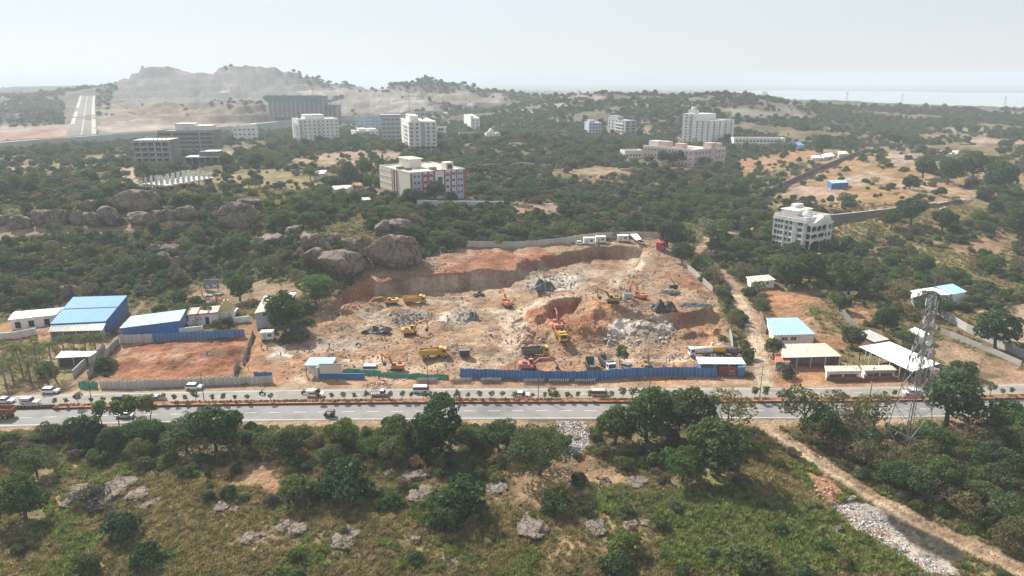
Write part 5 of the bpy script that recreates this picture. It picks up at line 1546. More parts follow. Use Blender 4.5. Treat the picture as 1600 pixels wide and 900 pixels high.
fence('short white fence with blue top at the plot corner', [(399,599.5),(427,598.5)], 2.3, 1.15, 'w')
fence('blue band above the white fence at the plot corner', [(398,598.5),(427,597.5)], 3.3, 1.15, 'b')
fence('blue sheet fence between the temple and the red earth plot', [(240,534.5),(290,532),(340,529.5),(383,527)], 3.0, 1.2, 'bbbbb')
fence('grey sheet fence left of the blue one behind the red earth plot', [(188,537),(215,536),(239,534.5)], 3.0, 1.2, 'w')
fence('grey sheet fence running up the left side of the red earth plot', [(138,592),(150,578),(165,560),(178,546),(187,537)], 2.3, 1.3, 'g')
fence('thin grey fence on the right side of the red earth plot', [(380,572),(386,555),(392,537),(397,523)], 2.3, 1.3, 'g')
fence('rusty leaning sheets at the lower right of the red earth plot', [(366,588),(374,572)], 2.6, 1.2, 'g')
wall_line('yard_wall', 'grey wall beside the palms, parallel to the plot fence', [(115,590),(130,575),(148,560),(165,548)], 2.2, M_asb, .25)
wall_line('yard_wall', 'low white wall in front of the palms at the left edge', [(-20,532),(20,529),(58,522)], 2.2, M_white, .3)
wall_line('temple_wall', 'white wall in front of the temple tower', [(338,507),(365,505),(391,502)], 2.0, M_white, .3)
wall_line('temple_wall', 'stained low wall between the blue shed and the temple yard', [(280,520),(300,518),(318,516)], 1.6, M_white, .3)
wall_line('lane_wall', 'grey wall along the pit side of the dirt lane', [(1144,550),(1143,535),(1140,522)], 1.8, M_conc, .3)
# gate hoarding at the pit entrance
p = at(500, 592)
r_ = empty('gate_hoarding', p, 0, 'blue and white hoarding with a blank board at the pit entrance', 'hoarding')
s = mpp(p)
def hb(nm, m, x0, x1, z0, z1, y0=0, y1=.25):
    MB().box(x0 * s, x1 * s, y0, y1, z0, z1).build(nm, m, r_)
hb('panel', M_fblue, 0, 70, -.3, 1.6)
hb('board', mat('blank_board', (.55, .50, .45), .7, .08, .4), 1, 35, 1.7, 4.4, -.3, -.05)
hb('board_frame', M_concd, 0, 36, 4.41, 4.6, -.3, 0)
MB().box(-.3, 0, 0, 9, -.3, 3.4).build('side_sheet', M_fblue, r_)
o = MB().box(0, 6.2, 0, .2, -.3, 3.3).build('side_sheet', M_fwhite, r_); o.location = (-.4, .1, 0); o.rotation_euler = (0, 0, math.pi * .72)
o = MB().box(-4.5, 3.2, 1, 7, 3.5, 3.65).build('canopy', M_tinlblue, r_)
for x, y in ((-4, 1.3), (-4, 6.6), (2.8, 1.3), (2.8, 6.6)): MB().box(x - .08, x + .08, y - .08, y + .08, -.3, 3.5).build('post', M_pole, r_)
# green debris net
def net(label, pts, h, seed):
    W_ = []
    for a_, b_ in zip(pts[:-1], pts[1:]):
        for k in range(6): W_.append(at(a_[0] + (b_[0] - a_[0]) * k / 6, a_[1] + (b_[1] - a_[1]) * k / 6))
    org = W_[0].copy(); vs = []
    g = random.Random(seed)
    for i, p in enumerate(W_):
        hh = h * (.75 + .35 * abs(math.sin(i * .55)) + g.uniform(-.1, .1))
        for k in range(4): vs.append(Vector((p.x + g.uniform(-.15, .15), p.y + g.uniform(-.25, .25), p.z - .1 + hh * k / 3)) - org)
    n = len(W_)
    mb = MB(); mb.add(vs, [(4 * i + k, 4 * i + 4 + k, 4 * i + 5 + k, 4 * i + 1 + k) for i in range(n - 1) for k in range(3)])
    r_ = empty('net_fence', org, 0, label, 'net')
    mb.build('net', mat('debris_net_green', (.07, .33, .22), .8, .2, .6), r_, True)
    for i in range(0, n, 3):
        q = W_[i] - org; MB().box(q.x - .05, q.x + .05, q.y - .05, q.y + .05, -.3, h + .3).build('post', M_pole, r_)
net('bright green net strung between the gate hoarding and the blue fence', [(536,582),(570,585),(600,588),(640,591),(680,592),(706,592)], 1.5, 1)
net('green net at the lower left corner of the red earth plot', [(124,606),(140,607),(157,606)], 2.0, 2)
# site cabins
M_cab = mat('cabin_white', (.68, .67, .64), .6, .06, .5, dirt=(.52, .48, .43))
def cabin(label, px, py, rz, L_=6.0, Wd=2.6, h=2.6, m=None, name='site_cabin'):
    p = at(px, py)
    r_ = empty(name, p, rz, label, 'cabin')
    m = m or M_cab
    MB().box(-L_ / 2, L_ / 2, -Wd / 2, Wd / 2, .35, h + .3).build('wall', m, r_)
    MB().box(-L_ / 2 - .12, L_ / 2 + .12, -Wd / 2 - .12, Wd / 2 + .12, h + .303, h + .45).build('roof', m, r_)
    link('window', WIN['g'], r_, (L_ * .2, -Wd / 2 - .003, 1.3), 0, (1.2, 1, 1.0))
    MB().box(-L_ * .3, -L_ * .3 + .9, -Wd / 2 - .05, -Wd / 2 - .003, .4, 2.3).build('door', M_lgrey, r_)
    for x in (-L_ / 2 + .3, 0, L_ / 2 - .3): MB().box(x - .15, x + .15, -Wd / 2, Wd / 2, -.6, .35).build('foot', M_concd, r_)
    EXCL.append((p.x, p.y, 4))
cabin('white site cabin, left of the row by the far fence', 920, 381, .05, 5.0)
cabin('white site cabin, second of the row by the far fence', 938, 379, .05, 4.6)
cabin('white site cabin, third of the row by the far fence', 973, 377, -.05, 5.2)
cabin('red site cabin at the far corner of the pit', 1033, 390, .9, 5.0, 2.6, 3.2, mat('cabin_red', (.38, .05, .04), .6, .12, .5))
cabin('white cabin on a dark base beneath the big tree left of the pit', 419, 530, .15, 4.0, 2.4, 2.4)
roofshed('site_canopy', 'open white-roofed shelter at the right of the cabin row', [(994,375.5),(1003,373.5),(995,364),(983,365)], 3.0, 3.2, M_tinwhite, M_lgrey, open_all=True, posts=2)
rc, q, org, w_, base = roofshed('site_office', 'white-roofed site office with red display board by the highway', [(1092,568.5),(1166,569),(1159,558.5),(1087,557.5)], 3.3, 3.6, M_tinwhite, M_bluewall, open_front=True, posts=4)
dv = base[1] - base[0]; an = math.atan2(dv.y, dv.x)
def onfront(nm, m, t0, t1, z0, z1, oy, th=.1):
    o = MB().box(dv.length * t0, dv.length * t1, -oy, -oy + th, z0, z1).build(nm, m, rc); o.location = base[0]; o.location.z = 0; o.rotation_euler = (0, 0, an); return o
bm_ = mat('board_red', (.16, .045, .03), .5, .3, .25, dirt=(.34, .10, .05))
onfront('display_board', bm_, .42, .84, .1, 2.7, 1.0)
onfront('lettering', M_white, .64, .78, 1.5, 1.62, 1.02, .01); onfront('lettering', M_white, .66, .78, 1.2, 1.3, 1.02, .01); onfront('lettering', M_white, .62, .80, .55, .66, 1.02, .01)
onfront('blue_booth', M_fblue, .85, 1.0, -.3, 2.9, 1.4, 1.2)
# billboard
p = at(1470, 597)
r_ = empty('billboard', p, -.18, 'white billboard with an orange emblem beside the big white canopy', 'billboard')
MB().box(-2.3, 2.3, -.06, .06, 1.6, 4.0).build('panel', M_tinwhite, r_)
for x in (-2.1, 2.1): MB().box(x - .12, x + .12, .07, .25, -.8, 4.1).build('post', M_white, r_)
MB().tube([(-1.6, -.09, 3.1), (-1.6, -.062, 3.1)], [.5, .5], 12).build('emblem', mat('emblem_orange', (.6, .25, .06), .6, .1, 1), r_)
for z, x0, x1 in ((3.35, -.7, 1.9), (2.9, -.7, 1.7), (2.45, -1.9, 1.9), (2.05, -1.6, 1.5)): MB().box(x0, x1, -.09, -.062, z, z + .14).build('lettering', mat('letter_grey', (.28, .27, .30), .7, .1, 1), r_)

# crowd barriers stacked in racks along the blue fence
def barrier_mesh():
    mb = MB()
    mb.bar((-1.1, 0, .15), (1.1, 0, .15), .09).bar((-1.1, 0, 1.1), (1.1, 0, 1.1), .1).bar((-1.1, 0, .1), (-1.1, 0, 1.15), .1).bar((1.1, 0, .1), (1.1, 0, 1.15), .1)
    for i in range(7): mb.bar((-.85 + .283 * i, 0, .15), (-.85 + .283 * i, 0, 1.1), .06)
    for x in (-.8, .8): mb.bar((x, -.3, .03), (x, .3, .03), .06).bar((x, 0, 0), (x, 0, .15), .06)
    return mb.mesh('crowd_barrier', mat('galvanised', (.30, .29, .28), .5, .15, 1, metal=.3))
bmesh_b = barrier_mesh()
for px, n, w in ((668, 9, 'below the green net'), (722, 9, 'at the left end of the blue fence'), (768, 10, 'under the blue fence left of the pit tree'), (835, 9, 'under the blue fence before the salmon digger'), (874, 9, 'right of the salmon digger'), (915, 10, 'before the parked lorries')):
    for k in range(n):
        p = at(px - 15 + 32 * k / n, 597.5 + (1.5 if px > 800 else 0))
        o = link('crowd_barrier', bmesh_b, None, (p.x, p.y, p.z), 1.25 + .06 * math.sin(k * 3), (.75, 1, 1))
        tag(o, 'steel crowd barrier in the stack ' + w, 'barrier', 'barrier stack ' + w)

# tarpaulins
def tarp(label, px, py, wpx, hpx, m, seed, tall=1.0):
    p = at(px, py); s = mpp(p); w = wpx * s / 2
    n = 16; g = random.Random(seed); vs = []
    d = max(1.6, hpx * s * 1.6)
    for j in range(n):
        for i in range(n):
            u, v = i / (n - 1) * 2 - 1, j / (n - 1) * 2 - 1
            q = Vector((u * 2.3 + seed, v * 2.3, seed * .7))
            r2 = max(abs(u), abs(v))
            hh = tall * hpx * s * .55 * max(0, 1 - r2 ** 2.2) * (.6 + .9 * mnoise.noise(q)) + .12 * mnoise.noise(q * 3)
            vs.append((u * w * (1 + .2 * mnoise.noise(q * .8)), v * d * .5 * (1 + .2 * mnoise.noise(q * .9 + Vector((4, 0, 0)))), max(.05, hh + .12)))
    mb = MB(); mb.add(vs, [(j * n + i, j * n + i + 1, (j + 1) * n + i + 1, (j + 1) * n + i) for j in range(n - 1) for i in range(n - 1)])
    o = mb.build('tarpaulin', m, None, False)
    o.location = (p.x, p.y, p.z + .25); o.rotation_euler = (0, 0, g.uniform(-.2, .2))
    tag(o, label, 'tarpaulin')
M_tarp = mat('tarp_black', (.028, .030, .032), .55, .3, .8, .5, 2)
M_tarpg = mat('tarp_green_grey', (.06, .075, .07), .6, .3, .8, .5, 2)
tarp('dark green-grey tarpaulin heap under the cut face', 850, 451, 30, 17, M_tarpg, 3, 1.5)
tarp('large black tarpaulin over stones above the right rock pile', 1037, 484, 38, 20, M_tarp, 5, 1.6)
tarp('flat grey tarpaulin spread on the right bench', 1088, 479, 54, 10, M_tarpg, 7, .7)
tarp('black plastic sheet trailing across the left pit floor', 588, 518, 44, 14, M_tarp, 9, 1.0)
tarp('small dark tarpaulin beside the white heap', 738, 497, 14, 14, M_tarpg, 11, 1.4)
tarp('dark sheet by the drilling gear on the bench', 1045, 458, 30, 8, M_tarpg, 13, .8)
tarp('white plastic sheet behind the temple, left of two', 326, 462, 12, 4, M_white, 17, .5)
tarp('white plastic sheet behind the temple, right of two', 341, 460, 12, 4, M_white, 19, .5)
tarp('dark cover over gear left of the small digger', 748, 462, 18, 9, M_tarp, 15, 1.3)

# ================================================================== MACHINES
M_tyre = mat('rubber', (.022, .021, .020), .9, .2, 2)
M_track = mat('track_steel', (.045, .04, .036), .8, .3, 2)
M_yel = mat('machine_yellow', (.52, .30, .04), .5, .14, .8, dirt=(.36, .22, .07), spec=.4)
M_org = mat('machine_orange', (.50, .17, .05), .5, .14, .8, dirt=(.36, .15, .07), spec=.4)
M_sal = mat('machine_salmon', (.52, .16, .12), .5, .12, .8, dirt=(.38, .16, .11), spec=.4)
M_ydk = mat('machine_olive_yellow', (.30, .21, .07), .6, .2, .8, dirt=(.18, .13, .07), spec=.3)
M_dk = mat('machine_dark', (.04, .04, .04), .6, .25, 1)
M_load = mat('load_soil', (.26, .15, .09), .95, .3, 1, .5)
def excavator(label, px, py, head, m, boom=52, stick=-60, swing=0.0, bk=1.0, sc=1.0):
    p = at(px, py)
    r_ = empty('excavator', p, head, label, 'excavator')
    r_.scale = (sc,) * 3
    for y in (-1.15, 1.15):
        pr = [(-2.1, .35), (-1.85, 0), (1.85, 0), (2.1, .35), (2.1, .62), (1.8, .9), (-1.8, .9), (-2.1, .62)]
        MB().prism(pr, y - .3, y + .3).build('track', M_track, r_)
    MB().box(-1.2, 1.2, -.9, .9, .45, 1.0).build('undercarriage', M_dk, r_)
    hz = empty('upper_works', (0, 0, 0), swing); hz.parent = r_
    hz = MB().prism([(-2.3, 1.05), (1.4, 1.05), (1.4, 1.5), (.3, 1.75), (.2, 2.15), (-2.2, 2.25), (-2.45, 1.9)], -1.3, 1.3).build('upper_works', m, r_)
    bpy.data.objects.remove(bpy.data.objects['upper_works']) if bpy.data.objects.get('upper_works') is not hz and bpy.data.objects.get('upper_works') and bpy.data.objects['upper_works'].type == 'EMPTY' else None
    hz.rotation_euler = (0, 0, swing)
    MB().box(-2.75, -2.1, -1.25, 1.25, 1.15, 2.3).build('counterweight', M_dk if m is M_ydk else m, hz)
    MB().prism([(.1, 1.5), (1.55, 1.5), (1.5, 2.3), (1.2, 3.0), (.1, 3.0)], .35, 1.28).build('cab', m, hz)
    MB().box(.22, 1.1, 1.285, 1.30, 2.0, 2.85).box(.22, 1.1, .33, .345, 2.0, 2.85).add([(1.53, .45, 1.8), (1.53, 1.2, 1.8), (1.32, 1.2, 2.9), (1.32, .45, 2.9)], [(0, 1, 2, 3)]).build('cab_window', M_glass, hz)
    MB().box(-1.8, -.4, -.9, .1, 2.26, 2.5).build('engine_hood', M_dk, hz)
    b0 = Vector((.9, -.15, 1.5)); a1 = R(boom)
    e1 = b0 + Vector((math.cos(a1) * 3.0, 0, math.sin(a1) * 3.0)); a2 = a1 - R(38)
    e2 = e1 + Vector((math.cos(a2) * 2.9, 0, math.sin(a2) * 2.9))
    MB().bar(b0, e1, .34, 0, .62).bar(e1, e2, .32, 0, .5).build('boom', m, hz)
    MB().bar(b0 + Vector((.5, .35, .2)), e1 + Vector((0, .35, -.1)), .14).bar(b0 + Vector((.5, -.35, .2)), e1 + Vector((0, -.35, -.1)), .14).build('boom_cylinder', M_dk, hz)
    a3 = R(stick); e3 = e2 + Vector((math.cos(a3) * 3.0, 0, math.sin(a3) * 3.0))
    back = e2 - Vector((math.cos(a3) * .7, 0, math.sin(a3) * .7))
    MB().bar(back, e3, .28, 0, .42).build('stick', m, hz)
    if bk:
        ca, sa = math.cos(a3 - .5), math.sin(a3 - .5)
        pr = [(0, 0), (.9, .1), (1.15, -.5), (.7, -1.0), (.1, -.75)]
        pr = [(e3.x + x * ca - z * sa, e3.z + x * sa + z * ca) for x, z in pr]
        MB().prism(pr, -.75, .45).build('bucket', M_dk, hz)
    else:
        MB().bar(e3, e3 + Vector((math.cos(a3 - .2) * 1.6, 0, math.sin(a3 - .2) * 1.6)), .35).build('rock_breaker', M_dk, hz)
    return r_
excavator('yellow digger beside the yellow tipper under the cut face', 611, 476, math.pi + .35, M_yel, 35, -40, 0)
excavator('bright yellow digger with boom stretched right on the left pit floor', 641, 523, .12, M_yel, 58, -75)
excavator('orange digger with boom to the left behind the green net', 620, 578, math.pi - .05, M_org, 62, -95, 0, 1, .85)
excavator('digger with raised orange boom near the centre of the pit', 792, 478, math.pi * .62, M_org, 60, -30, 0, 0, .95)
excavator('olive-yellow digger with arched boom on the right bench', 958, 473, math.pi - .1, M_ydk, 55, -95, 0, 1, 1.0)
excavator('orange digger with raised boom and breaker on the right bench', 1000, 467, math.pi * .70, M_org, 70, -70, 0, 0, .95)
excavator('pinkish-red digger loading the yellow tipper in the red hole', 871, 514, math.pi * .53, M_sal, 62, -20, 0, 1, 1.0)
excavator('salmon digger parked close to the blue fence, boom to the right', 826, 578, .02, M_sal, 40, -48, 0, 1, 1.05)
excavator('yellow digger with upright boom seen end-on behind the blue fence', 1012, 577, math.pi * .48, M_ydk, 84, 30, 0, 0, .9)

def wheels(r_, xs, y, r, w, m=M_tyre):
    me = MB().wheel(0, 0, 0, r, w, 0).wheel(0, 0, 0, r * .5, w + .03, 1, 10).mesh('wheel', [m, M_lgrey])
    for x in xs:
        for s in (-1, 1): link('wheel', me, r_, (x, s * y, r))
def tipper(label, px, py, head, mc, mb_, load=True, L_=8.0, tip=0.0, roofm=None):
    p = at(px, py)
    r_ = empty('tipper_truck', p, head, label, 'truck')
    MB().box(-3.9, 3.6, -.45, .45, .75, 1.05).build('chassis', M_dk, r_)
    MB().prism([(2.2, .6), (4.1, .6), (4.15, 1.5), (3.95, 2.9), (2.2, 2.95)], -1.2, 1.2).build('cab', mc, r_)
    MB().add([(4.16, -1.05, 1.65), (4.16, 1.05, 1.65), (3.99, 1.05, 2.7), (3.99, -1.05, 2.7)], [(0, 1, 2, 3)]).box(2.6, 3.7, 1.203, 1.22, 1.75, 2.6).box(2.6, 3.7, -1.22, -1.203, 1.75, 2.6).build('cab_window', M_glass, r_)
    MB().box(4.1, 4.22, -1.2, 1.2, .5, .95).build('bumper', M_dk, r_)
    t = empty('x', (0, 0, 0)); bpy.data.objects.remove(t)
    mb = MB()
    x0, x1, z0, z1 = -4.0, 1.95, 1.1, 2.75
    mb.hexa([(x0, -1.2, z0), (x1, -1.2, z0), (x1, -1.05, z0), (x0, -1.05, z0), (x0, -1.3, z1), (x1, -1.3, z1), (x1, -1.18, z1), (x0, -1.18, z1)])
    mb.hexa([(x0, 1.05, z0), (x1, 1.05, z0), (x1, 1.2, z0), (x0, 1.2, z0), (x0, 1.18, z1), (x1, 1.18, z1), (x1, 1.3, z1), (x0, 1.3, z1)])
    mb.box(x0, x1, -1.05, 1.05, z0, z0 + .12)
    mb.box(x1 - .12, x1, -1.17, 1.17, z0 + .121, z1 + .45)
    mb.hexa([(x0, -1.05, z0 + .12), (x0 + .12, -1.05, z0 + .12), (x0 + .12, 1.05, z0 + .12), (x0, 1.05, z0 + .12), (x0 - .25, -1.17, z1 - .2), (x0 - .13, -1.17, z1 - .2), (x0 - .13, 1.17, z1 - .2), (x0 - .25, 1.17, z1 - .2)])
    mb.box(x1 - .1, x1 + .9, -1.2, 1.2, z1 + .452, z1 + .54)
    for k in range(6): mb.box(x0 + .3 + k * 1.05, x0 + .42 + k * 1.05, -1.34, -1.205, z0, z1 - .05).box(x0 + .3 + k * 1.05, x0 + .42 + k * 1.05, 1.205, 1.34, z0, z1 - .05)
    bd = mb.build('tipper_body', mb_, r_)
    if tip: bd.location = (-3.6, 0, 1.0); bd.rotation_euler = (0, -tip, 0); bd.delta_location = (3.6 * math.cos(tip) * 0, 0, 0)
    if load:
        n = 9; vs = []
        for j in range(n):
            for i in range(n):
                u, v = i / (n - 1), j / (n - 1)
                vs.append((x0 + .1 + u * 5.6, -1.12 + v * 2.24, 2.0 + .7 * math.sin(math.pi * u) * math.sin(math.pi * v) + .15 * mnoise.noise(Vector((u * 5, v * 5, px)))))
        l = MB(); l.add(vs, [(j * n + i, j * n + i + 1, (j + 1) * n + i + 1, (j + 1) * n + i) for j in range(n - 1) for i in range(n - 1)]); l.build('load', M_load, r_)
    wheels(r_, (3.1, -1.6, -2.8), 1.02, .52, .42)
    return r_
M_bodyg = mat('tipper_grey', (.13, .12, .11), .7, .25, .8)
tipper('yellow tipper truck beside the digger under the cut face', 648, 474, .05, M_yel, M_yel)
tipper('yellow tipper truck in profile on the pit haul road', 677, 558, .14, M_yel, M_yel, True)
tipper('grey-bodied tipper with yellow cab left of the loading digger', 836, 556, .22, M_yel, M_bodyg, False)
tipper('yellow tipper facing the highway under the loading digger', 876, 530, -math.pi / 2 + .18, M_yel, M_yel)
tipper('small tipper with dark raised body, left of the parked lorries behind the blue fence', 922, 577, math.pi / 2, M_yel, M_bodyg, False)
tipper('grey tipper lorry with white cab parked behind the blue fence', 948, 575, -math.pi / 2 + .25, M_white, M_bodyg, False)
def tanker(label, px, py, head, mc, mt, name='tanker_truck'):
    p = at(px, py); r_ = empty(name, p, head, label, 'truck')
    MB().box(-3.6, 3.0, -.45, .45, .7, 1.0).build('chassis', M_dk, r_)
    MB().prism([(1.9, .6), (3.5, .6), (3.55, 1.5), (3.35, 2.7), (1.9, 2.75)], -1.1, 1.1).build('cab', mc, r_)
    MB().add([(3.56, -.95, 1.6), (3.56, .95, 1.6), (3.38, .95, 2.5), (3.38, -.95, 2.5)], [(0, 1, 2, 3)]).box(2.2, 3.2, 1.103, 1.12, 1.6, 2.4).box(2.2, 3.2, -1.12, -1.103, 1.6, 2.4).build('cab_window', M_glass, r_)
    MB().tube([(-3.6, 0, 1.95), (-3.5, 0, 1.95), (1.6, 0, 1.95), (1.7, 0, 1.95)], [.8, 1.0, 1.0, .8], 14).build('tank', mt, r_, True)
    wheels(r_, (2.7, -2.2), .95, .48, .38)
tanker('white lorry at the left of the three behind the site office', 1094, 556, math.pi + .1, M_white, M_white)
tanker('lorry with yellow tank behind the site office', 1114, 555, math.pi - .05, M_ydk, M_yel)
tanker('grey lorry at the right end behind the site office', 1134, 554, math.pi * .8, M_grey, M_bodyg)

CARS = {}
M_cw = mat('car_white', (.72, .72, .71), .3, .04, .5, spec=.5)
M_ck = mat('car_black', (.02, .02, .022), .3, .1, .5, spec=.5)
M_cs = mat('car_silver', (.30, .31, .32), .35, .06, .5, spec=.5)
M_cb = mat('car_beige', (.45, .41, .34), .45, .08, .5)
M_cblue = mat('car_blue_band', (.10, .12, .28), .45, .1, .5)
M_lamp = mat('lamp_glass', (.6, .6, .55), .2, .1, 1)
M_tail = mat('tail_red', (.35, .02, .02), .3, .1, 1)
def car(label, px, py, head, m, kind='suv', z=None, cat='car', top=None, fix=None):
    p = at(px, py) if fix is None else fix
    r_ = empty({'suv': 'parked_car' if 'parked' in label else 'car', 'sedan': 'car', 'van': 'van', 'jeep': 'jeep', 'pickup': 'pickup_truck'}[kind], p, head, label, cat)
    p.z = max(p.z, 0.02) if abs(p.y - road_y(p.x)) < 12 else p.z
    if kind == 'suv':
        lo = [(-2.1, .35), (2.05, .35), (2.15, .6), (2.1, .95), (1.2, 1.08), (-2.1, 1.08), (-2.15, .7)]
        gh = [(-2.0, 1.08), (1.15, 1.08), (.45, 1.6), (-1.75, 1.62)]; rf = [(-1.78, 1.62), (.48, 1.6), (.3, 1.68), (-1.6, 1.70)]; hw = .88
    elif kind == 'sedan':
        lo = [(-2.1, .3), (2.1, .3), (2.2, .55), (2.1, .8), (1.0, .95), (-1.4, .98), (-2.15, .9), (-2.2, .6)]
        gh = [(-1.6, .97), (1.0, .95), (.3, 1.42), (-1.0, 1.44)]; rf = [(-1.05, 1.44), (.33, 1.42), (.15, 1.5), (-.9, 1.51)]; hw = .85
    elif kind == 'van':
        lo = [(-2.2, .35), (2.2, .35), (2.3, .7), (2.15, 1.1), (-2.25, 1.1), (-2.25, .5)]
        gh = [(-2.2, 1.1), (2.1, 1.1), (1.45, 1.75), (-2.15, 1.75)]; rf = [(-2.17, 1.75), (1.5, 1.75), (1.2, 1.95), (-2.05, 1.95)]; hw = .9
    elif kind == 'jeep':
        lo = [(-2.2, .4), (2.2, .4), (2.25, .7), (2.15, 1.05), (.7, 1.15), (-2.2, 1.15)]
        gh = [(-2.2, 1.15), (.75, 1.15), (.45, 1.85), (-2.2, 1.85)]; rf = [(-2.25, 1.85), (.55, 1.85), (.4, 1.98), (-2.2, 1.98)]; hw = .88
    else:
        lo = [(-2.3, .45), (2.2, .45), (2.3, .7), (2.2, 1.1), (1.5, 1.2), (-2.3, .85)]
        gh = [(.3, 1.1), (1.6, 1.15), (1.25, 1.8), (.35, 1.8)]; rf = [(.28, 1.8), (1.3, 1.8), (1.1, 1.9), (.32, 1.9)]; hw = .85
    MB().prism(lo, -hw, hw).build('body', m, r_)
    w2 = hw - .1
    mb = MB()
    n = len(gh)
    vs = [(x, -(hw - .03) if z < gh[0][1] + .1 else -w2, z) for x, z in gh] + [(x, (hw - .03) if z < gh[0][1] + .1 else w2, z) for x, z in gh]
    mb.add(vs, [tuple(range(n)), tuple(range(2 * n - 1, n - 1, -1))] + [(i, i + n, (i + 1) % n + n, (i + 1) % n) for i in range(n)])
    mb.build('windows', M_glass, r_)
    MB().prism(rf, -w2 - .03, w2 + .03).build('roof', top or m, r_)
    if kind == 'jeep':
        for s in (-1, 1): MB().box(-2.2, .4, s * .86 - .02 if s > 0 else -.88, s * .86 + .02 if s > 0 else -.84, 1.5, 1.84).box(-2.2, -1.5, .845 if s > 0 else -.89, .89 if s > 0 else -.845, 1.15, 1.5).build('side_panel', m, r_)
    if kind == 'pickup':
        mb = MB()
        for x in np.linspace(-2.2, .1, 5): mb.bar((x, -.85, .8), (x, -.85, 1.75), .06).bar((x, .85, .8), (x, .85, 1.75), .06)
        for z in (1.2, 1.75): mb.bar((-2.2, -.85, z), (.1, -.85, z), .06).bar((-2.2, .85, z), (.1, .85, z), .06)
        mb.build('cargo_rack', M_concd, r_)
    for s in (-1, 1):
        MB().box(lo[1][0] - .02, lo[2][0] + .03, s * .62 - .16, s * .62 + .16, .68, .84).build('headlight', M_lamp, r_)
        MB().box(-2.28, -2.12, s * .7 - .1, s * .7 + .1, .75, .98).build('tail_light', M_tail, r_)
    wheels(r_, (1.35, -1.35), hw - .1, .34, .24)
    return r_
def auto(label, px, py, head, m, mtop):
    p = at(px, py); p.z = .02; r_ = empty('auto_rickshaw', p, head, label, 'auto rickshaw')
    MB().prism([(-1.3, .3), (.6, .3), (1.25, .45), (1.3, .95), (.85, 1.05), (.75, .5), (-.2, .5), (-.3, 1.0), (-1.35, 1.0)], -.62, .62).build('body', m, r_)
    MB().prism([(-1.4, 1.0), (-1.3, 1.68), (-1.0, 1.8), (.45, 1.78), (.75, 1.6), (.6, 1.55), (-.9, 1.6), (-1.15, 1.0)], -.66, .66).build('canopy', mtop, r_)
    MB().add([(1.0, -.55, .98), (1.0, .55, .98), (.72, .55, 1.62), (.72, -.55, 1.62)], [(0, 1, 2, 3)]).build('windscreen', M_glass, r_)
    me = MB().wheel(0, 0, 0, .24, .14).mesh('wheel', M_tyre)
    for x, y in ((1.0, 0), (-.9, .55), (-.9, -.55)): link('wheel', me, r_, (x, y, .24))
# people: one continuous skinned body each, two poses
def person_mesh(name, joints, bones, mats, cut):
    me = bpy.data.meshes.new(name)
    me.from_pydata([j[0] for j in joints], bones, [])
    o = bpy.data.objects.new(name, me); C.objects.link(o)
    sk = o.modifiers.new('s', 'SKIN'); ss = o.modifiers.new('u', 'SUBSURF'); ss.levels = 1; ss.render_levels = 1
    for v, j in zip(me.skin_vertices[0].data, joints): v.radius = (j[1], j[2] if len(j) > 2 else j[1])
    me.skin_vertices[0].data[0].use_root = True
    bpy.context.view_layer.update()
    r_ = bpy.data.meshes.new_from_object(o.evaluated_get(bpy.context.evaluated_depsgraph_get()))
    bpy.data.objects.remove(o)
    r_.materials.clear()
    for m in mats: r_.materials.append(m)
    for f in r_.polygons:
        f.material_index = cut(f.center); f.use_smooth = True
    return r_
M_skin = mat('skin', (.16, .085, .08), .6, .1, 3)
M_hair = mat('hair', (.012, .010, .010), .6, .1, 3)
SHIRT = [mat('shirt_%s' % k, c, .85, .1, 3) for k, c in (('white', (.5, .5, .48)), ('dark', (.04, .045, .06)), ('red', (.30, .05, .04)), ('blue', (.06, .12, .28)), ('orange', (.5, .18, .04)))]
M_trs = mat('trousers', (.045, .045, .08), .85, .1, 3)
STAND_J = [((0, 0, .95), .15, .11), ((0, 0, 1.2), .16, .11), ((0, 0, 1.42), .17, .10), ((0, .02, 1.52), .06), ((0, .03, 1.62), .09, .10), ((0, .02, 1.74), .085, .095),
 ((.10, 0, .88), .095), ((.12, .03, .48), .065), ((.13, 0, .10), .045), ((.14, .16, .04), .045, .035), ((-.10, 0, .88), .095), ((-.13, -.05, .48), .065), ((-.14, -.14, .10), .045), ((-.15, .03, .04), .045, .035),
 ((.20, 0, 1.40), .06), ((.27, .02, 1.13), .05), ((.27, .14, .90), .04), ((.27, .18, .80), .035), ((-.20, 0, 1.40), .06), ((-.27, 0, 1.13), .05), ((-.26, .12, .90), .04), ((-.26, .16, .80), .035)]
STAND_B = [(0, 1), (1, 2), (2, 3), (3, 4), (4, 5), (0, 6), (6, 7), (7, 8), (8, 9), (0, 10), (10, 11), (11, 12), (12, 13), (2, 14), (14, 15), (15, 16), (16, 17), (2, 18), (18, 19), (19, 20), (20, 21)]
RIDE_J = [((0, -.12, .82), .16, .13), ((0, -.08, 1.05), .16, .11), ((0, 0, 1.28), .17, .10), ((0, .04, 1.38), .06), ((0, .06, 1.47), .09, .10), ((0, .05, 1.59), .085, .095),
 ((.11, -.08, .80), .095), ((.20, .32, .74), .07), ((.20, .18, .36), .05), ((.20, .32, .30), .045, .035), ((-.11, -.08, .80), .095), ((-.20, .32, .74), .07), ((-.20, .18, .36), .05), ((-.20, .32, .30), .045, .035),
 ((.20, 0, 1.25), .06), ((.27, .20, 1.05), .05), ((.27, .46, 1.04), .04), ((.26, .54, 1.04), .035), ((-.20, 0, 1.25), .06), ((-.27, .20, 1.05), .05), ((-.27, .46, 1.04), .04), ((-.26, .54, 1.04), .035)]
def cutter(hz, tz, az):
    def f(c):
        if c.z > hz: return 3 if (c.z > hz + .17 or c.y < -.0 + .0) else 2
        if c.z < tz: return 1
        if abs(c.x) > .2 and c.z < az: return 2
        return 0
    return f
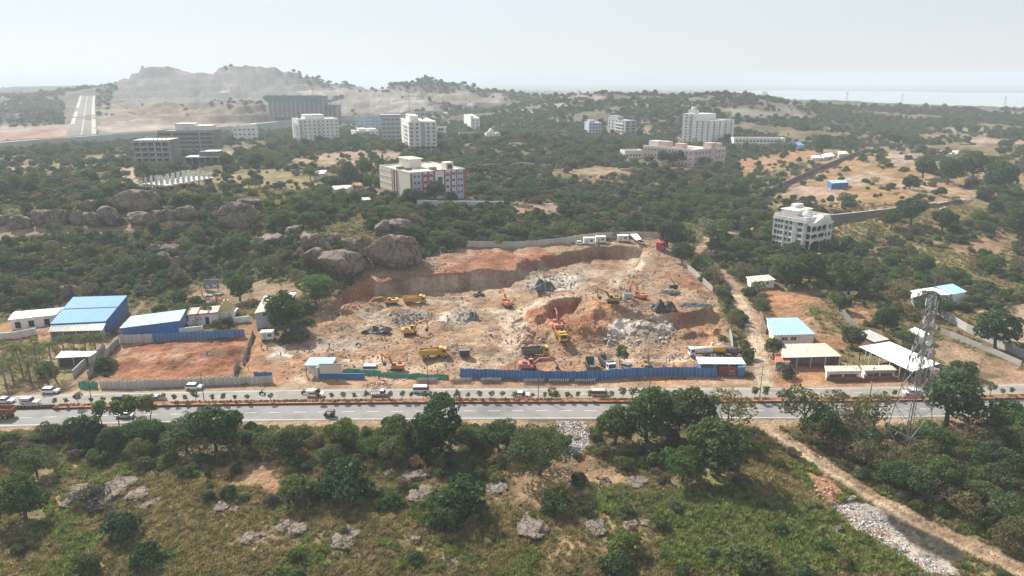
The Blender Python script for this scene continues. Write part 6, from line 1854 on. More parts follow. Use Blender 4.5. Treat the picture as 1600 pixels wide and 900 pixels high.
PST = [person_mesh('person', STAND_J, STAND_B, [s, M_trs, M_skin, M_hair], cutter(1.52, .95, 1.1)) for s in SHIRT]
PRD = [person_mesh('person', RIDE_J, STAND_B, [s, M_trs, M_skin, M_hair], cutter(1.38, .86, 1.05)) for s in SHIRT]
def person(label, px, py, rz, k):
    p = at(px, py); o = link('person', PST[k % 5], None, p, rz); tag(o, label, 'person')
def bike(label, px, py, head, k, rider=True, m=None):
    p = at(px, py)
    if abs(p.y - road_y(p.x)) < 12: p.z = .02
    r_ = empty('motorcycle', p, head, label, 'motorcycle')
    me = MB().wheel(0, 0, 0, .3, .1, 0).wheel(0, 0, 0, .12, .14, 1, 8).mesh('wheel', [M_tyre, M_lgrey])
    for x in (.65, -.65): link('wheel', me, r_, (x, 0, .3))
    MB().prism([(-.75, .55), (-.5, .42), (.2, .4), (.35, .7), (.3, .88), (0, .92), (-.1, .78), (-.85, .82)], -.11, .11).build('body', m or M_dk, r_)
    MB().bar((.65, 0, .3), (.42, 0, .98), .07).bar((.42, -.33, 1.0), (.42, .33, 1.0), .05).build('fork', M_concd, r_)
    MB().box(-.8, -.05, -.13, .13, .80, .88).build('seat', M_dk, r_)
    if rider:
        o = link('person', PRD[k % 5], None, p + Vector((-.1 * math.cos(head), -.1 * math.sin(head), 0)), head - math.pi / 2)
        tag(o, 'person in %s riding the %s' % (['a white shirt', 'dark clothes', 'a red shirt', 'a blue shirt', 'an orange shirt'][k % 5], label), 'person')
car('white hatchback parked on the dirt shoulder by the palms', 80, 614, .06, M_cw, 'suv')
car('white car cut by the left edge on the far carriageway', 9, 629, .05, M_cw, 'sedan')
car('white jeep with blue roof and dark sills near the left edge', 48, 632, .03, M_cw, 'jeep', cat='jeep', top=M_cblue)
car('black car behind the median trees at left', 191, 627, 0, M_ck, 'suv')
car('silver car behind the median trees, right of the black one', 246, 626, 0, M_cs, 'sedan')
car('white car parked in front of the grey-white sheet fence', 304, 608, .02, M_cw, 'suv')
car('white jeep half hidden by a large median tree near the pit entrance', 493, 620, 0, M_cw, 'jeep', cat='jeep')
car('small pickup with an empty cargo rack on the far carriageway', 593, 619, 0, M_cs, 'pickup', cat='pickup', top=M_cw)
car('white van passing the stacked crowd barriers', 659, 613, 0, M_cw, 'van', cat='van')
car('white car behind the median trees below the blue fence', 815, 620, 0, M_cw, 'sedan')
car('beige van behind the median trees at the right of the blue fence', 937, 619, 0, M_cb, 'van', cat='van')
car('dark car on the far carriageway at the lane mouth', 1226, 620, math.pi, M_ck, 'sedan')
car('silver car on the far carriageway in front of the shops', 1312, 620, math.pi, M_cs, 'sedan')
car('white car on the far carriageway beyond the lattice tower', 1424, 617, math.pi, M_cw, 'suv')
car('white car crossing behind the thin saplings on the near carriageway', 196, 652, math.pi, M_cw, 'sedan')
car('white car parked inside the pit behind the blue fence', 981, 577, -.6, M_cw, 'suv')
car('white pickup parked under the far cabins', 1001, 381, -1.2, M_cw, 'pickup', cat='pickup')
car('small white car at the left of the far cabins', 907, 382, .1, M_cw, 'suv')
car('white ambulance-style van beside the orange digger', 580, 580, .0, M_cw, 'van', cat='van')
car('dark car parked on the lane beside the pit', 1130, 444, -1.2, M_ck, 'suv')
car('white car parked at the ornate white house', 1281, 401, .15, M_cw, 'sedan')
car('dark car parked under trees left of the ornate house', 1232, 396, .2, M_ck, 'sedan')
car('white car parked before the long white-walled shed', 55, 508, .9, M_cw, 'suv')
car('dark car parked under the lean-to', 118, 524, .1, M_ck, 'sedan')
r_ = tipper('red-brown lorry cut by the left edge on the near carriageway', -3, 652, math.pi, mat('lorry_red', (.24, .07, .05), .6, .2, 1), mat('lorry_brown', (.22, .09, .06), .7, .2, 1), False)
auto('black three-wheeled auto rickshaw on the near carriageway', 515, 651, math.pi, M_ck, mat('canopy_grey', (.10, .10, .11), .5, .2, 1))
auto('yellow and black auto rickshaw on the far carriageway', 864, 616, 0, mat('auto_yellow', (.50, .33, .05), .5, .1, 1), M_dk)
bike('dark motorcycle left of the pit entrance', 410, 617, 0, 1)
bike('motorcycle overtaking the white jeep', 476, 616, 0, 1)
bike('motorcycle beside the silver car', 255, 622, 0, 1)
bike('motorcycle close to the white van', 669, 620, 0, 0)
bike('motorcycle behind a median tree below the blue fence', 714, 620, 0, 1)
bike('motorcycle ahead of the yellow auto rickshaw', 889, 620, 0, 3)
bike('motorcycle carrying its rider past the blue fence end', 994, 612, 0, 2)
bike('parked motorcycle against the grey-white sheet fence', 384, 603, .3, 1, False)
bike('black motorcycle parked on the left pit floor', 560, 540, .6, 1, False)
bike('motorcycle parked beside the white cabin', 442, 537, .4, 1, False)
for i, (px, py, t) in enumerate([(515,544,'standing on the left pit floor'),(515,563,'standing near the pit entrance track'),(697,576,'walking behind the green net'),(684,584,'standing at the green net'),(439,558,'standing beside the white spill'),(418,548,'standing in front of the white cabin'),(409,546,'standing left of the white cabin'),
        (1041,568,'standing behind the blue fence near the upright digger'),(1046,568,'standing right beside another worker near the upright digger'),(1090,612,'standing at the lane mouth'),(714,455,'standing under the cut face'),(700,505,'walking on the pale heap'),(1090,459,'standing at the right rim of the pit'),(388,578,'standing at the right fence of the red earth plot'),(324,557,'standing in the middle of the red earth plot')]):
    person('person in %s %s' % (['a white shirt', 'dark clothes', 'a red shirt', 'a blue shirt', 'an orange shirt'][(i * 3 + 1) % 5], t), px, py, i * 1.1, (i * 3 + 1))
# drilling compressor and generator on the benches
for lab, px, py, rz in (('dark compressor with drill mast on the right bench', 1052, 452, .2), ('blue-grey generator box on the right bench', 981, 467, .0), ('black generator box on the low mound by the tipper', 726, 556, .1)):
    p = at(px, py); r_ = empty('generator', p, rz, lab, 'generator')
    MB().box(-1.5, 1.5, -.8, .8, .4, 1.9).build('housing', M_dk if 'black' in lab or 'dark' in lab else M_blueg, r_)
    MB().box(-1.6, 1.6, -.85, .85, 1.903, 2.0).build('lid', M_concd, r_)
    MB().box(-1.4, 1.4, -.3, .3, .1, .4).build('skid', M_dk, r_)
    if 'drill' in lab: MB().bar((1.2, 0, 1), (-1.6, 0, 4.6), .3).build('drill_mast', M_concd, r_)
    me = MB().wheel(0, 0, 0, .3, .15).mesh('wheel', M_tyre)
    for y in (-.9, .9): link('wheel', me, r_, (0, y, .3))

# ================================================================== LATTICE TOWER
M_galv = mat('tower_steel', (.20, .205, .21), .55, .12, .5, metal=.2)
p = at_z(1416, 700, -1.0); p.z = Hs(p.x, p.y) - .3
r_ = empty('lattice_tower', p, .35, 'tall steel lattice phone mast with antennas right of the dirt track', 'tower')
TH = 38.0
def tw(z): return 3.1 * (1 - z / TH) ** 1.15 + .55
lv = [0, 6, 11.6, 16.6, 21, 25, 28.5, 31.5, 34, 36.2, TH]
cor = [(-1, -1), (1, -1), (1, 1), (-1, 1)]
for cx, cy in cor:
    mb = MB()
    for a_, b_ in zip(lv[:-1], lv[1:]): mb.bar((cx * tw(a_), cy * tw(a_), a_), (cx * tw(b_), cy * tw(b_), b_), .15)
    mb.build('leg', M_galv, r_)
for k, (a_, b_) in enumerate(zip(lv[:-1], lv[1:])):
    mb = MB()
    for i in range(4):
        (x0, y0), (x1, y1) = cor[i], cor[(i + 1) % 4]
        wa, wb = tw(a_), tw(b_)
        mb.bar((x0 * wa, y0 * wa, a_), (x1 * wb, y1 * wb, b_), .08).bar((x1 * wa, y1 * wa, a_), (x0 * wb, y0 * wb, b_), .08).bar((x0 * wb, y0 * wb, b_), (x1 * wb, y1 * wb, b_), .07)
    mb.build('cross_bracing', M_galv, r_)
MB().box(-.16, .16, -.06, .06, 0, TH).build('cable_ladder', M_concd, r_)
g = random.Random(5)
ant = MB().box(-.13, .13, -.07, .07, -.8, .8).bar((0, .08, -.5), (0, .5, -.5), .06).bar((0, .08, .5), (0, .5, .5), .06).mesh('antenna', M_lgrey)
antg = MB().box(-.2, .2, -.12, .12, -.55, .55).bar((0, .12, 0), (0, .6, 0), .07).mesh('antenna', M_grey)
for z, n, m_, rr in ((36.2, 5, ant, .5), (32.6, 4, ant, .55), (28.5, 4, antg, .6), (25.0, 7, antg, .8), (23.4, 6, antg, .9)):
    for k in range(n):
        a = 6.28 * k / n + g.uniform(-.2, .2); q = tw(z) + rr
        link('antenna', m_, r_, (math.cos(a) * q, math.sin(a) * q, z + g.uniform(-.4, .4)), a + math.pi / 2)
for z, a in ((27.8, 4.2), (22.0, 5.0), (31.0, 5.6)):
    q = tw(z) + .6
    o = MB().tube([(0, -.12, 0), (0, .12, 0)], [.6, .62], 14).build('dish', M_white, r_); o.location = (math.cos(a) * q, math.sin(a) * q, z); o.rotation_euler = (0, 0, a + math.pi / 2)
MB().bar((0, 0, TH), (0, 0, TH + 3), .08).build('lightning_rod', M_galv, r_)
EXCL.append((p.x, p.y, 2.5))
for px, py in ((490, 161), (1322, 163), (1569, 168), (1408, 165)):
    pp = at(px, py); rr = empty('pylon', pp, .3, {490: 'faint distant pylon over the green-netted blocks', 1322: 'faint pylon before the lake, left of three', 1408: 'faint pylon before the lake, middle of three', 1569: 'faint pylon before the lake, right of three'}[px], 'pylon')
    mb = MB()
    for cx, cy in cor: mb.bar((cx * 2, cy * 2, 0), (cx * .3, cy * .3, 22), .25)
    mb.build('mast', M_galv, rr); MB().bar((-4, 0, 18), (4, 0, 18), .25).bar((-3, 0, 20), (3, 0, 20), .25).build('crossarm', M_galv, rr)
# ================================================================== PLANTS
rng = np.random.default_rng(11)
random.seed(4)
def leaf_mat(name, cols, trans=0.42):
    m = bpy.data.materials.new(name); m.use_nodes = True
    nt = m.node_tree; N, L = nt.nodes, nt.links
    N.remove(N['Principled BSDF'])
    oi = N.new('ShaderNodeObjectInfo')
    cr = N.new('ShaderNodeValToRGB')
    el = cr.color_ramp.elements
    while len(el) < len(cols): el.new(0.5)
    for i, c in enumerate(cols):
        el[i].position = i / (len(cols) - 1); el[i].color = (*c, 1)
    L.new(oi.outputs['Random'], cr.inputs[0])
    ge = N.new('ShaderNodeNewGeometry')
    nz = N.new('ShaderNodeTexNoise'); nz.inputs['Scale'].default_value = .55; nz.inputs['Detail'].default_value = 4
    L.new(ge.outputs['Position'], nz.inputs['Vector'])
    mr = N.new('ShaderNodeMapRange'); mr.inputs['From Min'].default_value = .3; mr.inputs['From Max'].default_value = .7
    mr.inputs['To Min'].default_value = .6; mr.inputs['To Max'].default_value = 1.45
    L.new(nz.outputs['Fac'], mr.inputs['Value'])
    # every leaf a little different
    r2 = N.new('ShaderNodeMapRange'); r2.inputs['To Min'].default_value = .72; r2.inputs['To Max'].default_value = 1.3
    L.new(ge.outputs['Random Per Island'], r2.inputs['Value'])
    mm = N.new('ShaderNodeMath'); mm.operation = 'MULTIPLY'
    L.new(mr.outputs[0], mm.inputs[0]); L.new(r2.outputs[0], mm.inputs[1])
    mx = N.new('ShaderNodeMix'); mx.data_type = 'RGBA'; mx.blend_type = 'MULTIPLY'; mx.inputs['Factor'].default_value = 1
    L.new(cr.outputs[0], mx.inputs['A']); L.new(mm.outputs[0], mx.inputs['B'])
    d = N.new('ShaderNodeBsdfDiffuse'); t = N.new('ShaderNodeBsdfTranslucent'); ms = N.new('ShaderNodeMixShader')
    ms.inputs[0].default_value = trans
    L.new(mx.outputs['Result'], d.inputs[0]); L.new(mx.outputs['Result'], t.inputs[0])
    L.new(d.outputs[0], ms.inputs[1]); L.new(t.outputs[0], ms.inputs[2])
    L.new(ms.outputs[0], N['Material Output'].inputs[0])
    return m
LM = {
 'dark': leaf_mat('leaf_dark', [(0.050,0.089,0.036),(0.073,0.119,0.039),(0.058,0.102,0.047),(0.092,0.131,0.043),(0.067,0.104,0.054),(0.111,0.128,0.049),(0.054,0.095,0.036)]),
 'mid': leaf_mat('leaf_mid', [(0.085,0.142,0.043),(0.073,0.125,0.047),(0.125,0.165,0.049),(0.083,0.125,0.058),(0.105,0.142,0.043),(0.136,0.142,0.060)]),
 'light': leaf_mat('leaf_light', [(0.116,0.187,0.046),(0.140,0.181,0.047),(0.105,0.170,0.056),(0.156,0.187,0.062)]),
 'olive': leaf_mat('leaf_olive', [(0.135,0.131,0.058),(0.164,0.138,0.070),(0.111,0.119,0.056),(0.175,0.150,0.063),(0.123,0.135,0.056),(0.158,0.117,0.073)]),
 'grey': leaf_mat('leaf_grey', [(0.123,0.135,0.103),(0.111,0.119,0.091),(0.146,0.131,0.110)]),
 'dry': leaf_mat('leaf_dry', [(0.222,0.158,0.088),(0.181,0.131,0.082),(0.158,0.126,0.082),(0.252,0.187,0.099)]),
 'palm': leaf_mat('leaf_palm', [(0.111,0.152,0.056),(0.158,0.175,0.061),(0.099,0.131,0.058)]),
 'grass': leaf_mat('blade_grass', [(0.297,0.233,0.111),(0.221,0.195,0.089),(0.360,0.284,0.146),(0.184,0.187,0.073),(0.272,0.215,0.098)], .35),
 'greengrass': leaf_mat('blade_green', [(0.184,0.228,0.060),(0.158,0.202,0.060),(0.228,0.246,0.083)], .35),
 'flower': leaf_mat('leaf_flower', [(0.421,0.140,0.058),(0.328,0.175,0.070),(0.222,0.175,0.058)], .3),
}
M_bark = mat('bark', (0.13, 0.10, 0.075), .95, .3, 3, .4)
M_barkp = mat('bark_pale', (0.26, 0.22, 0.18), .95, .25, 3, .4)

def cloud(lobes, n, size, seed, up=0.35, flat=0.0):
    """n leaf quads spread over the shells of many uneven lobes"""
    g = np.random.default_rng(seed)
    Lb = np.array(lobes)
    ar = (Lb[:, 3] * Lb[:, 4] + Lb[:, 3] * Lb[:, 5]) + 1e-6
    out_c, out_n = [], []
    need = n
    while need > 0:
        k = g.choice(len(Lb), need * 2, p=ar / ar.sum())
        d = g.normal(size=(need * 2, 3)); d[:, 2] += up
        d /= np.linalg.norm(d, axis=1)[:, None]
        rr = 1.04 - np.abs(g.normal(0, .20, need * 2))
        p = Lb[k, :3] + d * Lb[k, 3:6] * rr[:, None]
        q = (p[:, None, :] - Lb[None, :, :3]) / Lb[None, :, 3:6]
        ins = (np.sum(q * q, -1) < 0.42).any(1)
        ok = (~ins) & (p[:, 2] > 0.05)
        p, d = p[ok][:need], d[ok][:need]
        out_c.append(p); out_n.append(d); need -= len(p)
    c = np.concatenate(out_c); nrm = np.concatenate(out_n)
    nrm = nrm + g.normal(0, .55, nrm.shape); nrm[:, 2] += flat
    nrm /= np.linalg.norm(nrm, axis=1)[:, None]
    t = np.cross(nrm, g.normal(size=nrm.shape)); t /= np.linalg.norm(t, axis=1)[:, None]
    b = np.cross(nrm, t)
    s = size * g.uniform(.6, 1.4, len(c))[:, None]
    a = s * g.uniform(.45, .8, len(c))[:, None]
    v = np.stack([c - t * s, c - b * a + nrm * s * .15, c + t * s, c + b * a + nrm * s * .15], 1).reshape(-1, 3)
    return v

def quads_mesh(name, v, m, extra=None):
    """mesh of loose leaf quads, optionally with a MB (trunk) as second material"""
    nv, nq = len(v), len(v) // 4
    ev, ef = ([], []) if extra is None else (extra.v, extra.f)
    me = bpy.data.meshes.new(name)
    me.from_pydata(np.concatenate([v, np.array(ev)]) .tolist() if len(ev) else v.tolist(), [], np.arange(nv).reshape(-1, 4).tolist() + [[i + nv for i in f] for f in ef])
    me.materials.append(m)
    if extra is not None:
        me.materials.append(M_bark)
        mi = np.zeros(len(me.polygons), np.int32); mi[nq:] = 1
        me.polygons.foreach_set('material_index', mi)
    return me

def lobes_tree(r, h, z0, n, seed, flat=.75, spread=.72):
    g = np.random.default_rng(seed)
    L_ = [(0, 0, z0 + (h - z0) * .5, r * .55, r * .55, (h - z0) * .42)]
    for i in range(n):
        a = g.uniform(0, 2 * math.pi); q = math.sqrt(g.uniform(.05, 1)) * spread
        zz = z0 + (h - z0) * g.uniform(.22, .82) * (1 - .35 * q * q)
        s = r * g.uniform(.24, .46)
        L_.append((math.cos(a) * q * r, math.sin(a) * q * r, zz, s, s * g.uniform(.8, 1.1), s * g.uniform(.6, .85) * flat / .75))
    return L_

def trunk_mb(h, r, limbs, seed, reach, lean=.1):
    g = np.random.default_rng(seed)
    mb = MB()
    top = (g.normal() * lean * h, g.normal() * lean * h, h * .62)
    mid = (top[0] * .35, top[1] * .35, h * .3)
    mb.tube([(0, 0, -.3), mid, top], [r * 1.25, r * .85, r * .5], 7)
    for i in range(limbs):
        a = 2 * math.pi * (i + g.uniform(0, .6)) / limbs
        b0 = Vector(mid).lerp(Vector(top), g.uniform(0, .9))
        e = Vector((math.cos(a) * reach * g.uniform(.5, .95), math.sin(a) * reach * g.uniform(.5, .95), h * g.uniform(.6, .9)))
        m_ = b0.lerp(e, .5) + Vector((0, 0, -.06 * h))
        mb.tube([b0, m_, e], [r * .5, r * .34, r * .12], 5, cap=False)
    return mb

SPEC = {}
def species(key, leaf, r, h, z0, nl, n, size, var=3, trunk=(.25, 5), flat=.75, up=.35, spread=.72):
    L_ = []
    for k in range(var):
        s = hash_seed(key) + k
        v = cloud(lobes_tree(r, h, z0, nl, s, flat, spread), n, size, s + 50, up)
        tm = trunk_mb(h, trunk[0], trunk[1], s + 90, r * .8)
        L_.append((v, tm, leaf))
    SPEC[key] = dict(var=[], src=L_, r=r, h=h)
def hash_seed(s):
    return sum(ord(c) * (i + 7) for i, c in enumerate(s))
species('broad', 'dark', 4.0, 8.2, 1.2, 22, 3000, .26, 3, (.26, 6))
species('spread', 'mid', 4.6, 7.0, 1.8, 22, 2800, .22, 3, (.24, 7), .6)
species('feather', 'dark', 5.0, 7.6, .8, 26, 4200, .17, 2, (.26, 7), .6)
species('openolive', 'olive', 3.8, 7.4, 1.4, 13, 1150, .21, 4, (.15, 9), .7, .35, .9)
species('airy', 'mid', 3.4, 6.8, 1.2, 11, 900, .22, 3, (.14, 9), .8, .35, .92)
species('drytree', 'dry', 3.2, 5.6, 1.0, 11, 620, .20, 2, (.13, 10), .75, .35, .92)
species('bush', 'dark', 2.2, 2.9, -.2, 12, 1300, .20, 3, (.08, 4))
species('bushmid', 'mid', 2.1, 2.5, -.2, 12, 1200, .19, 3, (.07, 4))
species('bushlight', 'light', 1.6, 1.8, -.2, 10, 800, .17, 2, (.05, 4))
species('bushdry', 'dry', 1.7, 2.0, -.1, 10, 520, .17, 2, (.05, 6))
species('busholive', 'olive', 2.0, 2.4, -.2, 11, 950, .18, 2, (.06, 5))
species('bushgrey', 'grey', 2.0, 2.6, -.1, 11, 900, .17, 2, (.06, 5))
species('lollipop', 'mid', .82, 2.55, 1.0, 9, 420, .11, 3, (.05, 4), .95)
species('upright', 'light', 1.7, 5.6, 1.9, 14, 620, .26, 2, (.10, 5), .8)
for k, s in SPEC.items():
    for v, tm, lf in s['src']:
        s['var'].append((quads_mesh('crown_' + k, v, LM[lf]), tm.mesh('trunk_' + k, M_bark, True)))

# prototypes for the uncountable scrub, kept outside the scene
def proto_collection(name, keys):
    col = bpy.data.collections.new(name)
    i = 0
    for k in keys:
        for v, tm, lf in SPEC[k]['src']:
            o = bpy.data.objects.new('%s_%03d' % (name, i), quads_mesh('%s_%03d' % (name, i), v, LM[lf], tm))
            col.objects.link(o); i += 1
    return col

def scatter_group(col):
    ng = bpy.data.node_groups.new('scatter_' + col.name, 'GeometryNodeTree')
    ng.interface.new_socket('Geometry', in_out='INPUT', socket_type='NodeSocketGeometry')
    ng.interface.new_socket('Geometry', in_out='OUTPUT', socket_type='NodeSocketGeometry')
    N, L = ng.nodes, ng.links
    gi, go = N.new('NodeGroupInput'), N.new('NodeGroupOutput')
    ci = N.new('GeometryNodeCollectionInfo'); ci.inputs[0].default_value = col
    ci.inputs['Separate Children'].default_value = True; ci.inputs['Reset Children'].default_value = True
    io = N.new('GeometryNodeInstanceOnPoints'); io.inputs['Pick Instance'].default_value = True
    def na(nm, t):
        n = N.new('GeometryNodeInputNamedAttribute'); n.data_type = t; n.inputs['Name'].default_value = nm
        return n.outputs['Attribute']
    L.new(gi.outputs[0], io.inputs['Points']); L.new(ci.outputs[0], io.inputs['Instance'])
    L.new(na('pid', 'INT'), io.inputs['Instance Index'])
    L.new(na('rot', 'FLOAT_VECTOR'), io.inputs['Rotation']); L.new(na('scl', 'FLOAT_VECTOR'), io.inputs['Scale'])
    L.new(io.outputs[0], go.inputs[0])
    return ng

def scatter_object(name, label, col, P, pid, scl, rot):
    me = bpy.data.meshes.new(name)
    me.vertices.add(len(P)); me.vertices.foreach_set('co', P.astype(np.float32).ravel())
    a = me.attributes.new('pid', 'INT', 'POINT'); a.data.foreach_set('value', pid.astype(np.int32))
    a = me.attributes.new('scl', 'FLOAT_VECTOR', 'POINT'); a.data.foreach_set('vector', scl.astype(np.float32).ravel())
    a = me.attributes.new('rot', 'FLOAT_VECTOR', 'POINT'); a.data.foreach_set('vector', rot.astype(np.float32).ravel())
    o = link(name, me)
    md = o.modifiers.new('scatter', 'NODES'); md.node_group = scatter_group(col)
    return tag(o, label, None, None, 'stuff')

def jgrid(y0, y1, s, g, margin=1.12):
    ys = np.arange(y0, y1, s)
    X, Y = [], []
    for y in ys:
        hw = margin * .735 * (y * .96 + 23)
        xs = np.arange(-hw, hw, s)
        X.append(xs + g.uniform(-.48, .48, len(xs)) * s); Y.append(y + g.uniform(-.48, .48, len(xs)) * s)
    return np.concatenate(X), np.concatenate(Y)

_EG = np.zeros((2600, 2600), bool)
_en = 0
def excluded(x, y, pad=0.0):
    """is a point on a kept-free footprint (1 m raster of all footprints so far)"""
    global _en
    for ex, ey, er in EXCL[_en:]:
        i0, i1, j0, j1 = int(ex - er) + 1300, int(ex + er) + 1302, int(ey - er), int(ey + er) + 2
        if i0 < 0 or j0 < 0 or i1 > 2600 or j1 > 2600: continue
        ii, jj = np.meshgrid(np.arange(i0, i1), np.arange(j0, j1), indexing='ij')
        _EG[i0:i1, j0:j1] |= (ii - 1300 + .5 - ex) ** 2 + (jj + .5 - ey) ** 2 < (er + .7) ** 2
    _en = len(EXCL)
    i, j = np.floor(x).astype(int) + 1300, np.floor(y).astype(int)
    ok = (i >= 0) & (i < 2600) & (j >= 0) & (j < 2600)
    return ok & _EG[np.clip(i, 0, 2599), np.clip(j, 0, 2599)]

# (density factor, outline in survey-photo pixels): thinner or thicker growth
THIN = [
 (.22,[(120,285),(260,275),(420,262),(520,290),(440,320),(300,310)]),
 (.35,[(0,250),(190,244),(210,275),(0,290)]),
 (.30,[(400,255),(520,250),(520,285),(420,290)]),
 (.45,[(1290,365),(1540,325),(1900,350),(1900,440),(1560,430),(1450,400),(1350,410)]),
 (.10,[(1290,352),(1400,338),(1530,312),(1545,345),(1400,372),(1300,382)]),
 (.30,[(1150,248),(1290,232),(1500,235),(1900,255),(1900,300),(1530,312),(1350,345),(1180,335)]),
 (.45,[(1200,440),(1420,440),(1480,560),(1600,590),(1300,600)]),
 (.25,[(1410,500),(1600,470),(1700,580),(1500,590),(1420,545)]),
 (.10,[(1195,450),(1320,480),(1420,585),(1200,600)]),
 (.35,[(1260,195),(1600,215),(1600,240),(1350,235)]),
 (.55,[(850,265),(1000,262),(960,285),(860,285)]),
 (.4,[(-300,196),(420,188),(520,184),(420,208),(0,236),(-300,240)]),
 (.45,[(110,165),(560,160),(640,178),(420,195),(110,198)]),
 (.04,[(170,160),(200,110),(262,100),(440,100),(480,130),(500,158)]),
 (.25,[(480,132),(690,140),(690,180),(500,170)]),
 (.25,[(1120,168),(1260,160),(1280,186),(1140,186)]),
 (.10,[(270,470),(300,440),(490,430),(500,470),(400,500)]),
 (.12,[(-80,536),(60,533),(170,533),(172,560),(115,600),(-80,614)]),
 (.0,[(60,535),(180,500),(190,520),(150,590),(100,600)]),
 (.0,[(-100,500),(210,462),(240,475),(180,535),(-100,540)]),
 (.3,[(-200,340),(320,335),(320,352),(90,372),(-200,385)]),
 (.0,[(1100,141),(1700,142),(2000,146),(2000,175),(1500,171),(1300,167),(1240,161),(1195,152)]),
 (.0,[(100,145),(153,145),(156,222),(98,224)]),
]
def growth(x, y, z, bare):
    px, py = project(x, y, z)
    f = np.clip(1.15 - 1.5 * bare, 0, 1)
    for k, poly in THIN:
        P = np.array(poly, float)
        b = (px > P[:, 0].min()) & (px < P[:, 0].max()) & (py > P[:, 1].min()) & (py < P[:, 1].max())
        if b.any():
            w = poly_sd(px[b], py[b], poly) > 0
            f[b] = np.where(w, f[b] * k, f[b])
    return f

DENSE = [   # closed thicket: (cover, outline)
 (.82,[(-300,372),(0,378),(90,374),(200,366),(310,356),(470,372),(470,450),(420,440),(300,435),(230,465),(100,470),(-300,490)]),
 (.80,[(430,300),(520,285),(600,320),(650,330),(760,332),(900,340),(1050,350),(1040,372),(930,362),(730,376),(660,395),(560,345),(470,360)]),
 (.62,[(560,262),(790,240),(960,262),(1180,275),(1170,320),(1060,345),(900,330),(790,325),(600,300)]),
 (.60,[(-300,270),(180,268),(230,300),(420,300),(440,320),(300,318),(0,330),(-300,340)]),
 (.66,[(1090,385),(1200,372),(1210,400),(1330,410),(1420,420),(1420,470),(1320,470),(1210,440),(1130,420)]),
 (.60,[(760,200),(900,190),(1060,190),(1060,235),(970,240),(800,250)]),
 (.70,[(400,225),(470,225),(620,225),(640,245),(480,240)]),
 (.8,[(1080,262),(1180,245),(1260,240),(1240,262),(1180,310),(1120,290)]),
]
BUSH = ['bush', 'bushmid', 'busholive', 'bushgrey', 'bushdry', 'bushlight', 'broad', 'spread', 'openolive', 'airy', 'drytree']
COLB = proto_collection('scrub', BUSH)
_off, _i = {}, 0
for k in BUSH:
    _off[k] = (_i, len(SPEC[k]['src'])); _i += len(SPEC[k]['src'])
def pick(keys, probs, n, g):
    kk = g.choice(len(keys), n, p=np.array(probs) / sum(probs))
    pid = np.empty(n, int)
    for j, k in enumerate(keys):
        m = kk == j
        pid[m] = _off[k][0] + g.integers(0, _off[k][1], m.sum())
    return kk, pid

def band(y0, y1, s, size, keys, probs, seed, clump=60, thr=(.30, .50), keepout=True):
    g = np.random.default_rng(seed)
    x, y = jgrid(y0, y1, s, g)
    z = H(x, y)
    px, py = project(x, y, z)
    col, bare = soil_colour(x, y, z)
    gr = growth(x, y, z, bare)
    f = gr * sstep(thr[0], thr[1], fbm(x / clump, y / clump, 3, seed))
    jx = (fbm(x / 14, y / 14, 3, 301) - .5) * 60; jy = (fbm(x / 14, y / 14, 3, 302) - .5) * 30
    for k, poly in DENSE:
        f = np.where(poly_sd(px + jx, py + jy, poly) > 0, np.maximum(f, k * gr), f)
    ok = (g.uniform(size=len(x)) < f) & (np.abs(y - road_y(x)) > 16) & ~excluded(x, y, 1.0) & (px > -160) & (px < 1760)
    x, y, z = x[ok], y[ok], z[ok]
    kk, pid = pick(keys, probs, len(x), g)
    sc = size[0] + (size[1] - size[0]) * g.uniform(0, 1, len(x)) ** 1.4
    return x, y, z, pid, sc, kk
SCATTER = []
SCATTER.append(band(186, 420, 3.0, (.45, 1.75), BUSH, [3.6, 4.5, 3.4, 1.6, 1.6, 2.2, .9, .9, .7, 1.1, .5], 101, 24, (.30, .52)))
SCATTER.append(band(420, 620, 3.9, (.6, 1.9), BUSH, [3.6, 4.5, 3.6, 1.6, 1.4, 2.0, .9, .9, .6, 1.0, .4], 102, 34, (.30, .54)))
SCATTER.append(band(620, 1000, 5.4, (.9, 1.9), BUSH, [4, 4.5, 3.4, 1.2, 1.0, 1.2, 1.2, .8, .5, .6, .3], 103, 50, (.30, .54)))
SCATTER.append(band(1000, 2000, 9.5, (1.3, 2.6), BUSH, [4, 4, 3, 1.2, .8, .8, 1.2, .8, .4, .4, .2], 104, 90, (.32, .56)))
SCATTER.append(band(2000, 5200, 42, (3.0, 6.0), BUSH, [5, 4, 3, 1, .5, .3, 1, .5, .3, .2, .1], 105, 300, (.35, .6)))
